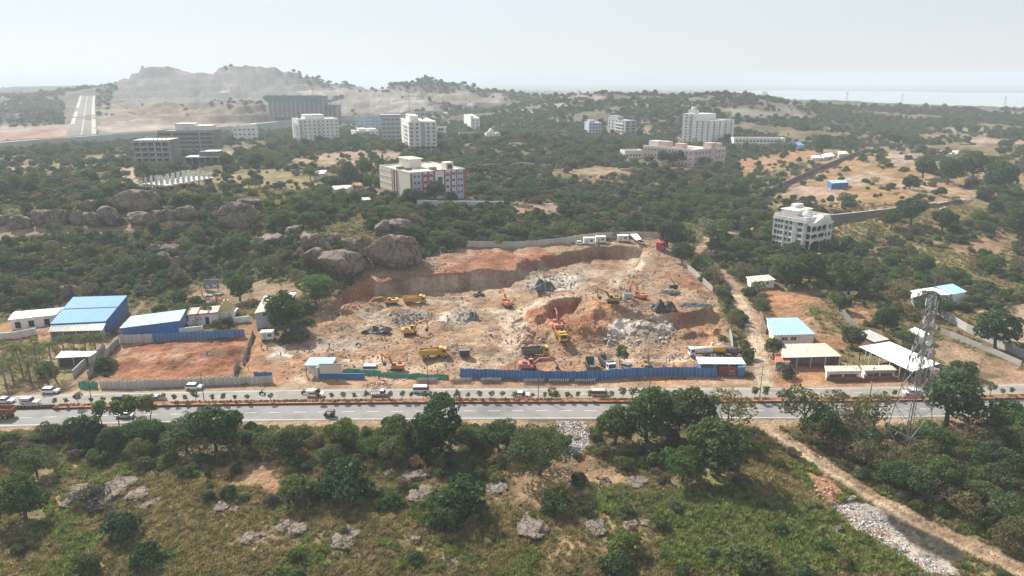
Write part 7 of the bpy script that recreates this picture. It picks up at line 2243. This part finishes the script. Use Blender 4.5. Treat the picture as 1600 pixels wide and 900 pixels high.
# foreground: the countable shrubs and trees, thin on the grass, thick along the road and on the right
def fore():
    g = np.random.default_rng(77)
    x, y = jgrid(96, 152, 2.6, g, 1.1)
    z = H(x, y); px, py = project(x, y, z)
    col, bare = soil_colour(x, y, z)
    p = .05 + .26 * sstep(.52, .68, fbm(x / 13, y / 13, 3, 55))
    def zone(k, poly):
        nonlocal p
        p = np.where(poly_sd(px, py, poly) > 0, k, p)
    zone(.80,[(-200,675),(280,665),(440,690),(560,680),(900,690),(920,720),(800,760),(640,790),(430,790),(280,740),(100,720),(-200,740)])
    zone(.60,[(340,740),(560,715),(640,770),(760,780),(760,840),(600,800),(420,790),(290,790)])
    zone(.95,[(1225,672),(1320,655),(1800,640),(1800,900),(1620,880),(1500,815),(1380,765),(1290,715)])
    zone(.08,[(0,725),(180,740),(300,760),(200,800),(0,800)])
    zone(.05,[(880,740),(1060,740),(1100,900),(860,900)])
    zone(.10,[(1000,760),(1190,720),(1300,780),(1480,900),(1020,900)])
    zone(.7,[(920,670),(1150,670),(1160,760),(1040,760),(940,710)])
    p = p * np.clip(1.2 - 1.4 * bare, 0, 1)
    ok = (g.uniform(size=len(x)) < p) & (np.abs(y - road_y(x)) > 14) & ~excluded(x, y, .5) & (px > -150) & (px < 1750) & (py < 960)
    x, y, z, px, py = x[ok], y[ok], z[ok], px[ok], py[ok]
    right = poly_sd(px, py, [(1225,665),(1320,650),(1800,640),(1800,920),(1620,885),(1500,815),(1380,765),(1290,715)]) > 0
    roadside = (py < 735) & ~right
    keys = BUSH
    out = []
    for i in range(len(x)):
        if right[i]: pr = [1.4, 2, 3.0, .6, 2.0, .8, .6, 1.2, 3.2, 2.2, 1.6]
        elif roadside[i]: pr = [4.5, 4, 2.2, .8, 1, 1.4, .9, .8, .3, .6, .3]
        else: pr = [3.4, 4, 2.5, 1, 1.8, 3.6, .02, .1, .02, .1, .1]
        k = keys[g.choice(11, p=np.array(pr) / sum(pr))]
        s = g.uniform(.45, 1.25) if not right[i] else g.uniform(.65, 1.15)
        if not right[i] and not roadside[i]: s *= .72
        if k in ('broad', 'spread', 'openolive', 'airy', 'drytree') and not right[i]: s *= .75
        out.append((x[i], y[i], z[i], k, s, px[i], py[i]))
    return out
FORE = fore()

# hand-surveyed trees: species, photo base x, y, crown width px, label
TREES = [
 ('feather',842,742,108,'wide feathery dark green tree beside the rubbish slope'),
 ('broad',690,704,92,'large round dark tree on the near verge, tallest left of the feathery tree'),
 ('broad',622,700,56,'dark round tree touching the left side of the largest verge tree'),
 ('spread',780,704,66,'olive green tree squeezed between the two big verge trees'),
 ('broad',960,694,66,'dark tree at the left end of the clump below the blue fence end'),
 ('broad',1010,688,88,'tall leafy dark tree in the middle of the clump hiding the median'),
 ('broad',1078,682,84,'tall dark tree right of centre in the clump hiding the median'),
 ('openolive',1138,668,70,'yellow-green tree at the right end of the clump hiding the median'),
 ('broad',1122,742,96,'broad dark tree standing below the roadside clump, nearest the dirt track'),
 ('spread',1066,752,70,'low spreading dark tree left of the broad one by the dirt track'),
 ('broad',338,704,78,'bright-topped round tree on the near verge opposite the grey sheet fence'),
 ('spread',292,706,72,'brownish green tree left of the bright-topped round tree'),
 ('upright',160,664,26,'thin-stemmed broad-leaved sapling, leftmost of the row by the near carriageway'),
 ('upright',186,664,26,'thin-stemmed broad-leaved sapling, second of the row by the near carriageway'),
 ('upright',208,662,30,'thin-stemmed broad-leaved sapling, third of the row by the near carriageway'),
 ('upright',234,662,30,'thin-stemmed broad-leaved sapling, last of the row by the near carriageway'),
 ('bushmid',90,690,52,'green bush under the thin saplings at the left edge of the verge'),
 ('spread',58,742,62,'rounded yellow-green tree near the footpath at far left'),
 ('broad',40,812,78,'dark drooping tree left of the flat rock slabs'),
 ('bushgrey',144,786,52,'grey-green round tree growing among the flat rock slabs'),
 ('bush',195,836,62,'dense dark shrub just below the flat rock slabs'),
 ('bushmid',472,782,70,'bright green shrub mass left of the grey rock shelf'),
 ('bush',545,772,88,'wide dark shrub between the bright shrub and the grey rock shelf'),
 ('bushmid',612,790,42,'small round green shrub at the edge of the grey rock shelf'),
 ('bush',720,806,92,'wide dark shrub right of the grey rock shelf'),
 ('bush',692,826,60,'dark shrub in front of the wide shrub right of the rock shelf'),
 ('bush',872,796,54,'compact dark shrub below the shadow of the feathery tree'),
 ('bush',918,806,28,'small dark shrub between two pale boulders'),
 ('bushmid',975,860,56,'loose green sapling clump at the bottom centre'),
 ('bush',960,898,60,'dark shrub at the bottom edge below the loose saplings'),
 ('bushmid',1170,896,80,'green bush mass at the bottom edge right of centre'),
 ('bush',140,895,52,'dark low shrub at the bottom edge near the left corner'),
 ('bush',235,880,52,'dark green shrub pair at the bottom left'),
 ('broad',1478,668,100,'big dense dark green tree right of the lattice tower'),
 ('bushlight',1445,688,64,'bright light green bush at the foot of the dense dark tree'),
 ('openolive',1250,672,76,'open reddish-green tree where the dirt track leaves the highway'),
 ('openolive',1305,668,62,'thin open tree just left of the lattice tower'),
 ('openolive',1365,672,66,'sparse tree behind the foot of the lattice tower'),
 ('spread',1575,690,70,'light green spreading tree at the right edge near the bare tree'),
 # middle distance
 ('broad',446,518,68,'big dark tree shading the white cabin beside the pit'),
 ('spread',494,474,62,'pale green feathery tree above the left rim of the pit'),
 ('spread',415,505,34,'small tree pressed between the temple yard and the pale block'),
 ('broad',325,500,24,'bushy tree beside the temple wall with red sign'),
 ('broad',375,470,44,'leafy tree shading the temple from behind'),
 ('upright',970,572,22,'lone young tree inside the pit behind the blue fence'),
 ('broad',1042,386,44,'dark tree behind the red cabin at the pit corner'),
 ('broad',1066,412,36,'dark tree on the lane side of the pit corner'),
 ('spread',1120,388,54,'wide pale tree beyond the lane bend'),
 ('spread',1155,404,44,'round tree between the lane bend and the ornate white building'),
 ('broad',1228,448,50,'dark tree in front of the ornate white building'),
 ('broad',1265,440,48,'dark bushy tree right of the ornate white building car park'),
 ('broad',1325,460,56,'dark tree on the slope below the ornate white building'),
 ('broad',1380,518,42,'bright green tree behind the grey sheet shed'),
 ('broad',1312,486,30,'round green bush-tree at the head of the brown bank'),
 ('broad',1555,545,66,'wide dark tree beside the long compound wall at right'),
 ('spread',1448,492,52,'tree hiding the front of the blue and white roofed house'),
 ('openolive',1400,478,46,'dry olive tree left of the blue and white roofed house'),
 ('broad',1208,556,30,'dark tree at the corner of the tan-roofed shed'),
 ('bushgrey',1224,590,36,'dusty grey-green tree by the shed gate'),
 ('bush',1508,592,44,'dark bush right of the billboard'),
 ('broad',1422,352,46,'round dark tree under the long retaining wall'),
 ('broad',1392,358,34,'dark tree against the long retaining wall'),
 ('broad',1472,362,38,'dark spreading tree on the dry field below the retaining wall'),
 ('broad',1590,372,48,'dark tree at the right edge of the dry field'),
 ('broad',682,314,32,'round green tree in front of the red and white school'),
 ('broad',714,306,20,'dark tree at the right corner of the red and white school'),
 ('broad',640,318,24,'dark tree at the left corner of the red and white school'),
 ('broad',545,292,40,'dark tree in front of the small white-roofed house'),
 ('broad',570,276,30,'dark tree behind the small white-roofed house'),
 ('broad',1036,256,22,'tall dark tree, left of the three before the pink building'),
 ('broad',1052,257,20,'tall dark tree, middle of the three before the pink building'),
 ('broad',1068,256,24,'tall dark tree, right of the three before the pink building'),
 ('broad',1284,240,30,'round dark tree among the white sheds on the far terrace'),
 ('broad',1420,296,24,'round dark tree standing alone on the brown terrace'),
 ('broad',1442,278,36,'dark tree left of the rock dome on the brown terrace'),
 ('broad',1480,288,42,'dark tree in front of the rock dome on the brown terrace'),
 ('broad',1520,282,46,'dark tree right of the rock dome on the brown terrace'),
 ('broad',1560,300,50,'dark tree at the right end of the brown terrace grove'),
 ('broad',941,149,9,'lone tree on the skyline of the distant hill'),
]
def put_tree(k, p, s, rz, label, group=None, vi=None, cat=None):
    sp = SPEC[k]
    cm, tm = sp['var'][vi if vi is not None else random.randrange(len(sp['var']))]
    bush = k.startswith('bush')
    e = empty('shrub' if bush else 'tree', p, rz, label, cat or ('shrub' if bush else 'tree'), group)
    e.scale = (s, s, s)
    link('crown', cm, e); link('trunk', tm, e)
    return e
for k, px, py, wpx, label in TREES:
    p = at(px, py)
    s = wpx * mpp(p) / (2.0 * SPEC[k]['r'] * .97)
    put_tree(k, p, s, random.uniform(0, 6.28), label)
    EXCL.append((p.x, p.y, s * SPEC[k]['r'] * .55))
# the rest of the foreground growth: the biggest stand alone, the small ones are undergrowth
LAND = [  # findable things in the foreground: photo x, y, short name
 (842,700,'the feathery tree'),(690,680,'the largest verge tree'),(622,690,'the second largest verge tree'),(1010,670,'the clump hiding the median'),(1122,720,'the broad tree by the dirt track'),(338,680,'the bright-topped verge tree'),
 (195,650,'the row of thin saplings'),(58,720,'the yellow-green tree at far left'),(40,790,'the drooping tree at left'),(144,775,'the grey-green tree in the rocks'),(150,800,'the big tilted slab'),(232,792,'the dark-edged slab'),
 (350,800,'the pale low rock pair'),(395,850,'the bottom stone line'),(535,852,'the cracked tan rock'),(450,838,'the flat pale rock'),(655,780,'the wide shelf rock'),(545,760,'the wide shrub by the shelf'),(472,770,'the bright green shrub mass'),
 (720,790,'the wide shrub right of the shelf'),(649,850,'the egg-shaped boulder'),(828,840,'the broad pinkish slab'),(706,884,'the long low rock'),(872,785,'the compact dark shrub'),(907,755,'the leftmost pale boulder'),(996,758,'the flat tan boulder'),
 (930,830,'the flat grey slab'),(1000,822,'the pale stone pair'),(975,845,'the loose saplings'),(1170,880,'the bottom bush mass'),(1235,815,'the small stone in green grass'),(1313,830,'the pointed stone by the tip'),(1400,840,'the rubbish tip'),(1290,755,'the broken blocks'),
 (895,690,'the rubbish slope'),(515,650,'the black auto rickshaw'),(1250,650,'the open tree at the track mouth'),(1416,680,'the lattice tower'),(1478,640,'the dense tree by the tower'),(1445,680,'the light green bush by the tower'),(1541,665,'the bare tree'),(1575,675,'the light tree near the bare tree'),
 (1240,700,'the upper bend of the dirt track'),(1340,765,'the middle of the dirt track'),(1450,815,'the dirt track beside the tip'),(1560,875,'the bottom right end of the track'),(235,870,'the shrub pair at bottom left'),(140,890,'the low shrub near the bottom corner'),(430,680,'the heap stone on the verge'),
 (1590,740,'the right edge halfway down'),(1590,830,'the bottom right corner'),(5,880,'the bottom left corner'),(500,890,'the bottom edge left of centre'),(1300,890,'the bottom edge right of centre'),(770,770,'the flat rock in shadow')]
KW = {'bush': 'dark green shrub', 'bushmid': 'mid green shrub', 'busholive': 'olive shrub', 'bushgrey': 'grey-green shrub', 'bushdry': 'dry brown shrub', 'bushlight': 'light green shrub',
      'broad': 'dense dark tree', 'spread': 'spreading green tree', 'openolive': 'open olive-brown tree', 'airy': 'thin airy green tree', 'drytree': 'dry brown tree'}
FORE = [f for f in FORE if not excluded(np.array([f[0]]), np.array([f[1]]), .2)[0]]
FORE.sort(key=lambda f: -f[4] * SPEC[f[3]]['r'] / f[1])
_cnt = {'t': 0, 's': 0}
REST = []
_used = set()
def place_label(k, s, px, py):
    size = 'small' if s < .65 else ('mid-sized' if s < .95 else 'large')
    for lx_, ly_, nm in sorted(LAND, key=lambda t: (t[0] - px) ** 2 + 2.5 * (t[1] - py) ** 2)[:4]:
        dx, dy = px - lx_, (py - ly_) * 1.6
        rel = ('right of' if dx > 0 else 'left of') if abs(dx) > abs(dy) * 1.6 else (('below' if dy > 0 else 'above') if abs(dy) > abs(dx) * 1.6 else ('below and ' if dy > 0 else 'above and ') + ('right of' if dx > 0 else 'left of'))
        for near in ('close ', ''):
            if near and dx * dx + dy * dy > 40 ** 2: continue
            lab = '%s %s %s%s %s' % (size, KW[k], near, rel, nm)
            if lab not in _used:
                _used.add(lab); return lab
    return lab
for x, y, z, k, s, px, py in FORE:
    c = 's' if k.startswith('bush') else 't'
    if -30 < px < 1630 and py < 925 and _cnt[c] < 225:
        _cnt[c] += 1
        put_tree(k, (x, y, z), s, random.uniform(0, 6.28), place_label(k, s, px, py), KW[k] + 's of the near slope')
    else:
        REST.append((x, y, z, k, s))
g = np.random.default_rng(9)
xs, ys, zs, pid, sc = [np.concatenate([s_[i] for s_ in SCATTER]) for i in range(5)]
ok = ~excluded(xs, ys, .8)
xs, ys, zs, pid, sc = xs[ok], ys[ok], zs[ok], pid[ok], sc[ok]
if REST:
    xs = np.append(xs, [r_[0] for r_ in REST]); ys = np.append(ys, [r_[1] for r_ in REST]); zs = np.append(zs, [r_[2] for r_ in REST])
    pid = np.append(pid, [_off[r_[3]][0] for r_ in REST]); sc = np.append(sc, [r_[4] for r_ in REST])
n = len(xs)
# trees in the mass stay smaller than the hand-placed ones
sc3 = np.stack([sc * g.uniform(.85, 1.2, n), sc * g.uniform(.85, 1.2, n), sc * g.uniform(.8, 1.15, n)], 1)
big = pid >= _off['broad'][0]
sc3[big] *= np.where(ys[big] < 900, .62, .55)[:, None]
rot = np.stack([g.normal(0, .06, n), g.normal(0, .06, n), g.uniform(0, 6.28, n)], 1)
print('scrub instances', n)
scatter_object('scrub', 'mass of green and brown scrub covering the hills', COLB, np.stack([xs, ys, zs - .1], 1), pid, sc3, rot)

# grass tufts
def tuft(seed, n, h, spread, leaf):
    q = np.random.default_rng(seed)
    a = q.uniform(0, 6.28, n); r_ = spread * np.sqrt(q.uniform(0, 1, n))
    b = np.stack([np.cos(a) * r_, np.sin(a) * r_, np.zeros(n)], 1)
    hh = h * q.uniform(.5, 1.2, n)
    a2 = a + q.normal(0, .8, n); ln = hh * q.uniform(.15, .7, n)
    t = b + np.stack([np.cos(a2) * ln, np.sin(a2) * ln, hh], 1)
    w = np.stack([-np.sin(a2), np.cos(a2), np.zeros(n)], 1) * (.05 + .04 * q.uniform(size=n))[:, None] * (h / .5)
    return np.stack([b - w, b + w, t + w * .5, t - w * .5], 1).reshape(-1, 3), leaf
colg = bpy.data.collections.new('tufts')
for i, (v, lf) in enumerate([tuft(1, 46, .55, .5, 'grass'), tuft(2, 46, .42, .55, 'grass'), tuft(3, 50, .7, .6, 'greengrass'), tuft(4, 50, .5, .6, 'greengrass')]):
    colg.objects.link(bpy.data.objects.new('tufts_%03d' % i, quads_mesh('tufts_%03d' % i, v, LM[lf])))
def grass():
    q = np.random.default_rng(5)
    X, Y, G = [], [], []
    for y0, y1, s in ((94, 156, .72), (186, 400, 2.1)):
        x, y = jgrid(y0, y1, s, q, 1.06)
        z = H(x, y); px, py = project(x, y, z)
        col, bare = soil_colour(x, y, z)
        p = np.clip(1.1 - 1.7 * bare, 0, 1) * sstep(.10, .34, fbm(x / 4, y / 4, 3, 66))
        ok = (q.uniform(size=len(x)) < p) & (np.abs(y - road_y(x)) > 12.5) & (px > -60) & (px < 1660) & (py < 960)
        gr = (col[:, 1] > col[:, 0] * .98) | (fbm(x / 9, y / 9, 3, 67) > .62)
        X.append(x[ok]); Y.append(y[ok]); G.append(gr[ok])
    return np.concatenate(X), np.concatenate(Y), np.concatenate(G)
gx, gy, gg = grass()
ok = ~excluded(gx, gy, 0)
gx, gy, gg = gx[ok], gy[ok], gg[ok]
n = len(gx); print('grass', n)
pid = np.where(gg & (g.uniform(size=n) < np.where(gy > 180, .3, .8)), g.integers(2, 4, n), g.integers(0, 2, n))
s_ = g.uniform(.6, 1.35, n) * np.where(gy > 180, 1.4, 1.0)
scatter_object('grass', 'tufts of dry and green grass over the rough ground', colg, np.stack([gx, gy, H(gx, gy) - .03], 1), pid, np.stack([s_, s_, s_ * g.uniform(.7, 1.2, n)], 1), np.stack([g.normal(0, .1, n), g.normal(0, .1, n), g.uniform(0, 6.28, n)], 1))

# median trees and planting
MT = [100,117,134,154,171,188,207,226,243,262,279,295,310,336,353,371,390,425,498,520,538,555,573,610,629,643,662,680,697,714,732,750,768,785,803,818,832,851,869,887,903,921,956,973,988,1006,1024,1041,1058,1180,1196,1385,1400,1528,1555,1575,1590,12,498]
BIGM = {134: 1.45, 310: 1.5, 498: 1.35, 1180: 1.5, 1196: 1.5, 973: 1.4, 988: 1.35, 1006: 1.4, 1024: 1.4, 1555: 1.6, 714: 1.15}
def nth(n): return '%d%s' % (n, 'th' if 10 < n % 100 < 14 else {1: 'st', 2: 'nd', 3: 'rd'}.get(n % 10, 'th'))
MT = sorted(set(MT))
for i_, px in enumerate(MT):
    x = rx(px, 628); y = road_y(x) - .1
    s = BIGM.get(px, random.uniform(.82, 1.12))
    o = put_tree('lollipop', (x, y, .42), s, random.uniform(0, 6.28), ('small round-headed' if s < 1.3 else 'larger bushy') + ' median tree, %s from the left end of the row' % nth(i_ + 1), 'trees planted in the median')
q = np.random.default_rng(6)
n = 1500
x = q.uniform(MX0 + .5, min(MX1, rx(1750)), n)
x = x[fbm(x / 9, x * 0, 3, 8) > .36]
n = len(x)
P = np.stack([x, road_y(x) + q.uniform(-.75, .7, n), np.full(n, .40)], 1)
colf = bpy.data.collections.new('bedding')
for i, lf in enumerate(['flower', 'flower', 'light', 'greengrass']):
    v = cloud([(0, 0, .2, .3, .3, .22), (.15, .1, .15, .2, .2, .15), (-.15, .05, .14, .2, .2, .16)], 60, .09, 300 + i)
    colf.objects.link(bpy.data.objects.new('bedding_%03d' % i, quads_mesh('bedding_%03d' % i, v, LM[lf])))
s_ = q.uniform(.5, 1.1, n)
scatter_object('bedding_foliage', 'low orange and green bedding plants along the median', colf, P, q.integers(0, 4, n), np.stack([s_] * 3, 1), np.stack([s_ * 0, s_ * 0, q.uniform(0, 6, n)], 1))
# ------------------------------------------------------------------ palms and the bare tree
def palm_mesh(seed, h, n=16, fl=2.6):
    g = random.Random(seed); mb = MB()
    top = Vector((g.uniform(-.4, .4), g.uniform(-.4, .4), h))
    tr = MB().tube([(0, 0, -.2), (top.x * .3, top.y * .3, h * .5), top], [.22, .16, .13], 7)
    for i in range(n):
        a = 6.28 * i / n + g.uniform(-.2, .2); el = g.uniform(-.2, 1.1)
        pts = []
        for k in range(6):
            t = k / 5; r_ = fl * t
            pts.append(top + Vector((math.cos(a) * r_ * math.cos(el * (1 - .3 * t)), math.sin(a) * r_ * math.cos(el * (1 - .3 * t)), r_ * math.sin(el) - 1.25 * t * t * fl * .6)))
        for k in range(5):
            d = (pts[k + 1] - pts[k]); s = Vector((-math.sin(a), math.cos(a), 0))
            for sd in (-1, 1):
                for q in range(3):
                    b0 = pts[k].lerp(pts[k + 1], q / 3); b1 = pts[k].lerp(pts[k + 1], q / 3 + .2)
                    L_ = .62 * (1 - .5 * abs(k / 4 - .4)) * fl / 2.6
                    tip = b0 + s * sd * L_ + d * .5 + Vector((0, 0, -L_ * .55))
                    mb.add([b0, b1, tip + (b1 - b0) * .3, tip], [(0, 1, 2, 3)])
            mb.add([pts[k] - s * .03, pts[k] + s * .03, pts[k + 1] + s * .03, pts[k + 1] - s * .03], [(0, 1, 2, 3)])
    return mb.mesh('fronds', LM['palm']), tr.mesh('trunk', M_barkp, True)
PALM = [palm_mesh(s, h) for s, h in ((1, 6.0), (2, 7.0), (3, 4.5))] + [palm_mesh(4, 2.0, 12, 2.0)]
PL = [(34,580,0,1.0,'leftmost tall coconut palm in the yard'),(60,583,0,1.05,'tall coconut palm, second from the left edge'),(84,588,1,1.1,'tallest coconut palm with yellowing fronds in the yard'),(20,592,2,1.0,'drooping palm near the left edge'),(48,596,2,1.0,'dark palm over the roadside wall'),(10,604,2,1.1,'low shaggy palm at the left edge by the road'),
      (100,549,2,.8,'young palm, first of the row before the warehouse'),(116,548,2,.8,'young palm, second of the row before the warehouse'),(134,547,2,.8,'young palm, third of the row before the warehouse'),(149,546,2,.85,'young palm, fourth of the row before the warehouse'),(161,547,2,.85,'young palm, last of the row before the warehouse'),
      (316,462,2,.75,'palm beside the grey board below the wooded hill'),(338,470,3,1.0,'short palm right of the white sheets behind the temple'),(270,470,3,1.1,'short spreading palm left of the grey board'),(250,478,3,1.2,'short spreading palm behind the blue shed'),(290,462,3,1.0,'pale short palm near the grey board'),(75,598,2,.9,'palm behind the white hatchback')]
for px, py, v, s, lab in PL:
    p = at(px, py); e = empty('palm_tree', p, random.uniform(0, 6), lab, 'palm'); e.scale = (s * 1.3,) * 3
    link('crown', PALM[v][0], e); link('trunk', PALM[v][1], e)
def bare_tree(p, h, label):
    g = random.Random(3); mb = MB()
    def grow(a, d, L_, r_, k):
        b = a + d * L_
        mb.tube([a, a.lerp(b, .5) + Vector((g.uniform(-.1, .1), g.uniform(-.1, .1), 0)) * L_, b], [r_, r_ * .8, r_ * .6], 5, cap=False)
        if k:
            for i in range(3):
                nd = (d + Vector((g.uniform(-.8, .8), g.uniform(-.8, .8), g.uniform(-.1, .5)))).normalized()
                grow(b, nd, L_ * g.uniform(.6, .8), r_ * .58, k - 1)
    e = empty('bare_tree', p, 0, label, 'tree')
    grow(Vector((0, 0, -.2)), Vector((.05, 0, 1)), h * .3, .2, 4)
    mb.build('branches', M_bark, e)
bare_tree(at(1541, 684), 9.5, 'leafless bare-branched tree at the right edge of the road')
# rubble and litter too small to count
colr = bpy.data.collections.new('chips')
for i, (sd, m) in enumerate(((1, M_rockg), (2, M_rockg), (3, M_rockr), (4, M_rockp))):
    colr.objects.link(bpy.data.objects.new('chips_%03d' % i, rock_mesh('chips_%03d' % i, 200 + sd, m, 1.0, 1, .2)))
def chips():
    q = np.random.default_rng(15); X, Y, T = [], [], []
    for cx, cy, sx, sy, n, sz, t, lab in PILES:
        k = int(n * 9)
        r2 = np.sqrt(q.uniform(0, 1, k)) * 1.5; a = q.uniform(0, 6.28, k)
        for i in range(k):
            u, v = cx + sx * r2[i] * math.cos(a[i]), cy + sy * r2[i] * math.sin(a[i])
            pp = at_z(u, v, 1.0); X.append(pp.x); Y.append(pp.y); T.append(0 if t == 'G' else 2)
    for i in range(5000):                       # loose stones all over the worked ground
        pp = at_z(q.uniform(440, 1130), q.uniform(400, 590), 1.0); X.append(pp.x); Y.append(pp.y); T.append(q.integers(0, 4))
    for i in range(700):
        pp = at_z(q.uniform(0, 1250), q.uniform(690, 900), -1.5); X.append(pp.x); Y.append(pp.y); T.append(3)
    return np.array(X), np.array(Y), np.array(T)
cx_, cy_, ct_ = chips()
_, cb = soil_colour(cx_, cy_, H(cx_, cy_))
okc = (cb > .4) | (cy_ < 150)
cx_, cy_, ct_ = cx_[okc], cy_[okc], ct_[okc]
q = np.random.default_rng(16); n = len(cx_)
s_ = np.abs(q.normal(.22, .13, n)) + .08
scatter_object('rubble', 'loose stones and broken rock scattered over the pit', colr, np.stack([cx_, cy_, H(cx_, cy_) + .02], 1), ct_, np.stack([s_ * q.uniform(.8, 1.4, n), s_, s_ * .7], 1), q.uniform(0, 6.28, (n, 3)))
coll = bpy.data.collections.new('scraps')
for i, c in enumerate(((.58, .57, .55), (.42, .41, .40), (.08, .08, .09), (.35, .08, .07), (.08, .16, .30), (.5, .47, .42))):
    mb = MB(); mb.add([(-.5, -.4, .05), (.5, -.35, .0), (.45, .4, .12), (-.4, .35, .2), (0, 0, .3)], [(0, 1, 4), (1, 2, 4), (2, 3, 4), (3, 0, 4)])
    coll.objects.link(bpy.data.objects.new('scraps_%03d' % i, mb.mesh('scraps_%03d' % i, mat('scrap_%d' % i, c, .7, .1, 1))))
def litter():
    q = np.random.default_rng(25); X, Y, T = [], [], []
    for poly, n in (([(1300,785),(1350,778),(1420,830),(1500,880),(1510,900),(1460,900),(1400,855),(1340,825)], 2600), ([(868,664),(915,666),(925,690),(905,714),(880,710),(890,690)], 900), ([(440,684),(500,672),(560,672),(540,690),(470,700)], 260), ([(1150,690),(1180,690),(1180,705),(1150,705)], 120), ([(150,600),(380,590),(380,584),(200,588)], 160)):
        P = np.array(poly, float); u = q.uniform(P[:, 0].min(), P[:, 0].max(), n * 2); v = q.uniform(P[:, 1].min(), P[:, 1].max(), n * 2)
        m = poly_sd(u, v, poly) > 0
        for a_, b_ in zip(u[m], v[m]):
            pp = at_z(a_, b_, -1.2 if b_ > 650 else 0); X.append(pp.x); Y.append(pp.y); T.append(q.choice(6, p=[.20, .20, .22, .06, .05, .27]))
    return np.array(X), np.array(Y), np.array(T)
lx, ly, lt = litter(); n = len(lx); s_ = np.abs(q.normal(.22, .12, n)) + .07
scatter_object('litter', 'white and coloured rubbish strewn in tips beside the tracks', coll, np.stack([lx, ly, H(lx, ly) + .03], 1), lt, np.stack([s_, s_, s_], 1), np.stack([q.normal(0, .4, n), q.normal(0, .4, n), q.uniform(0, 6, n)], 1))
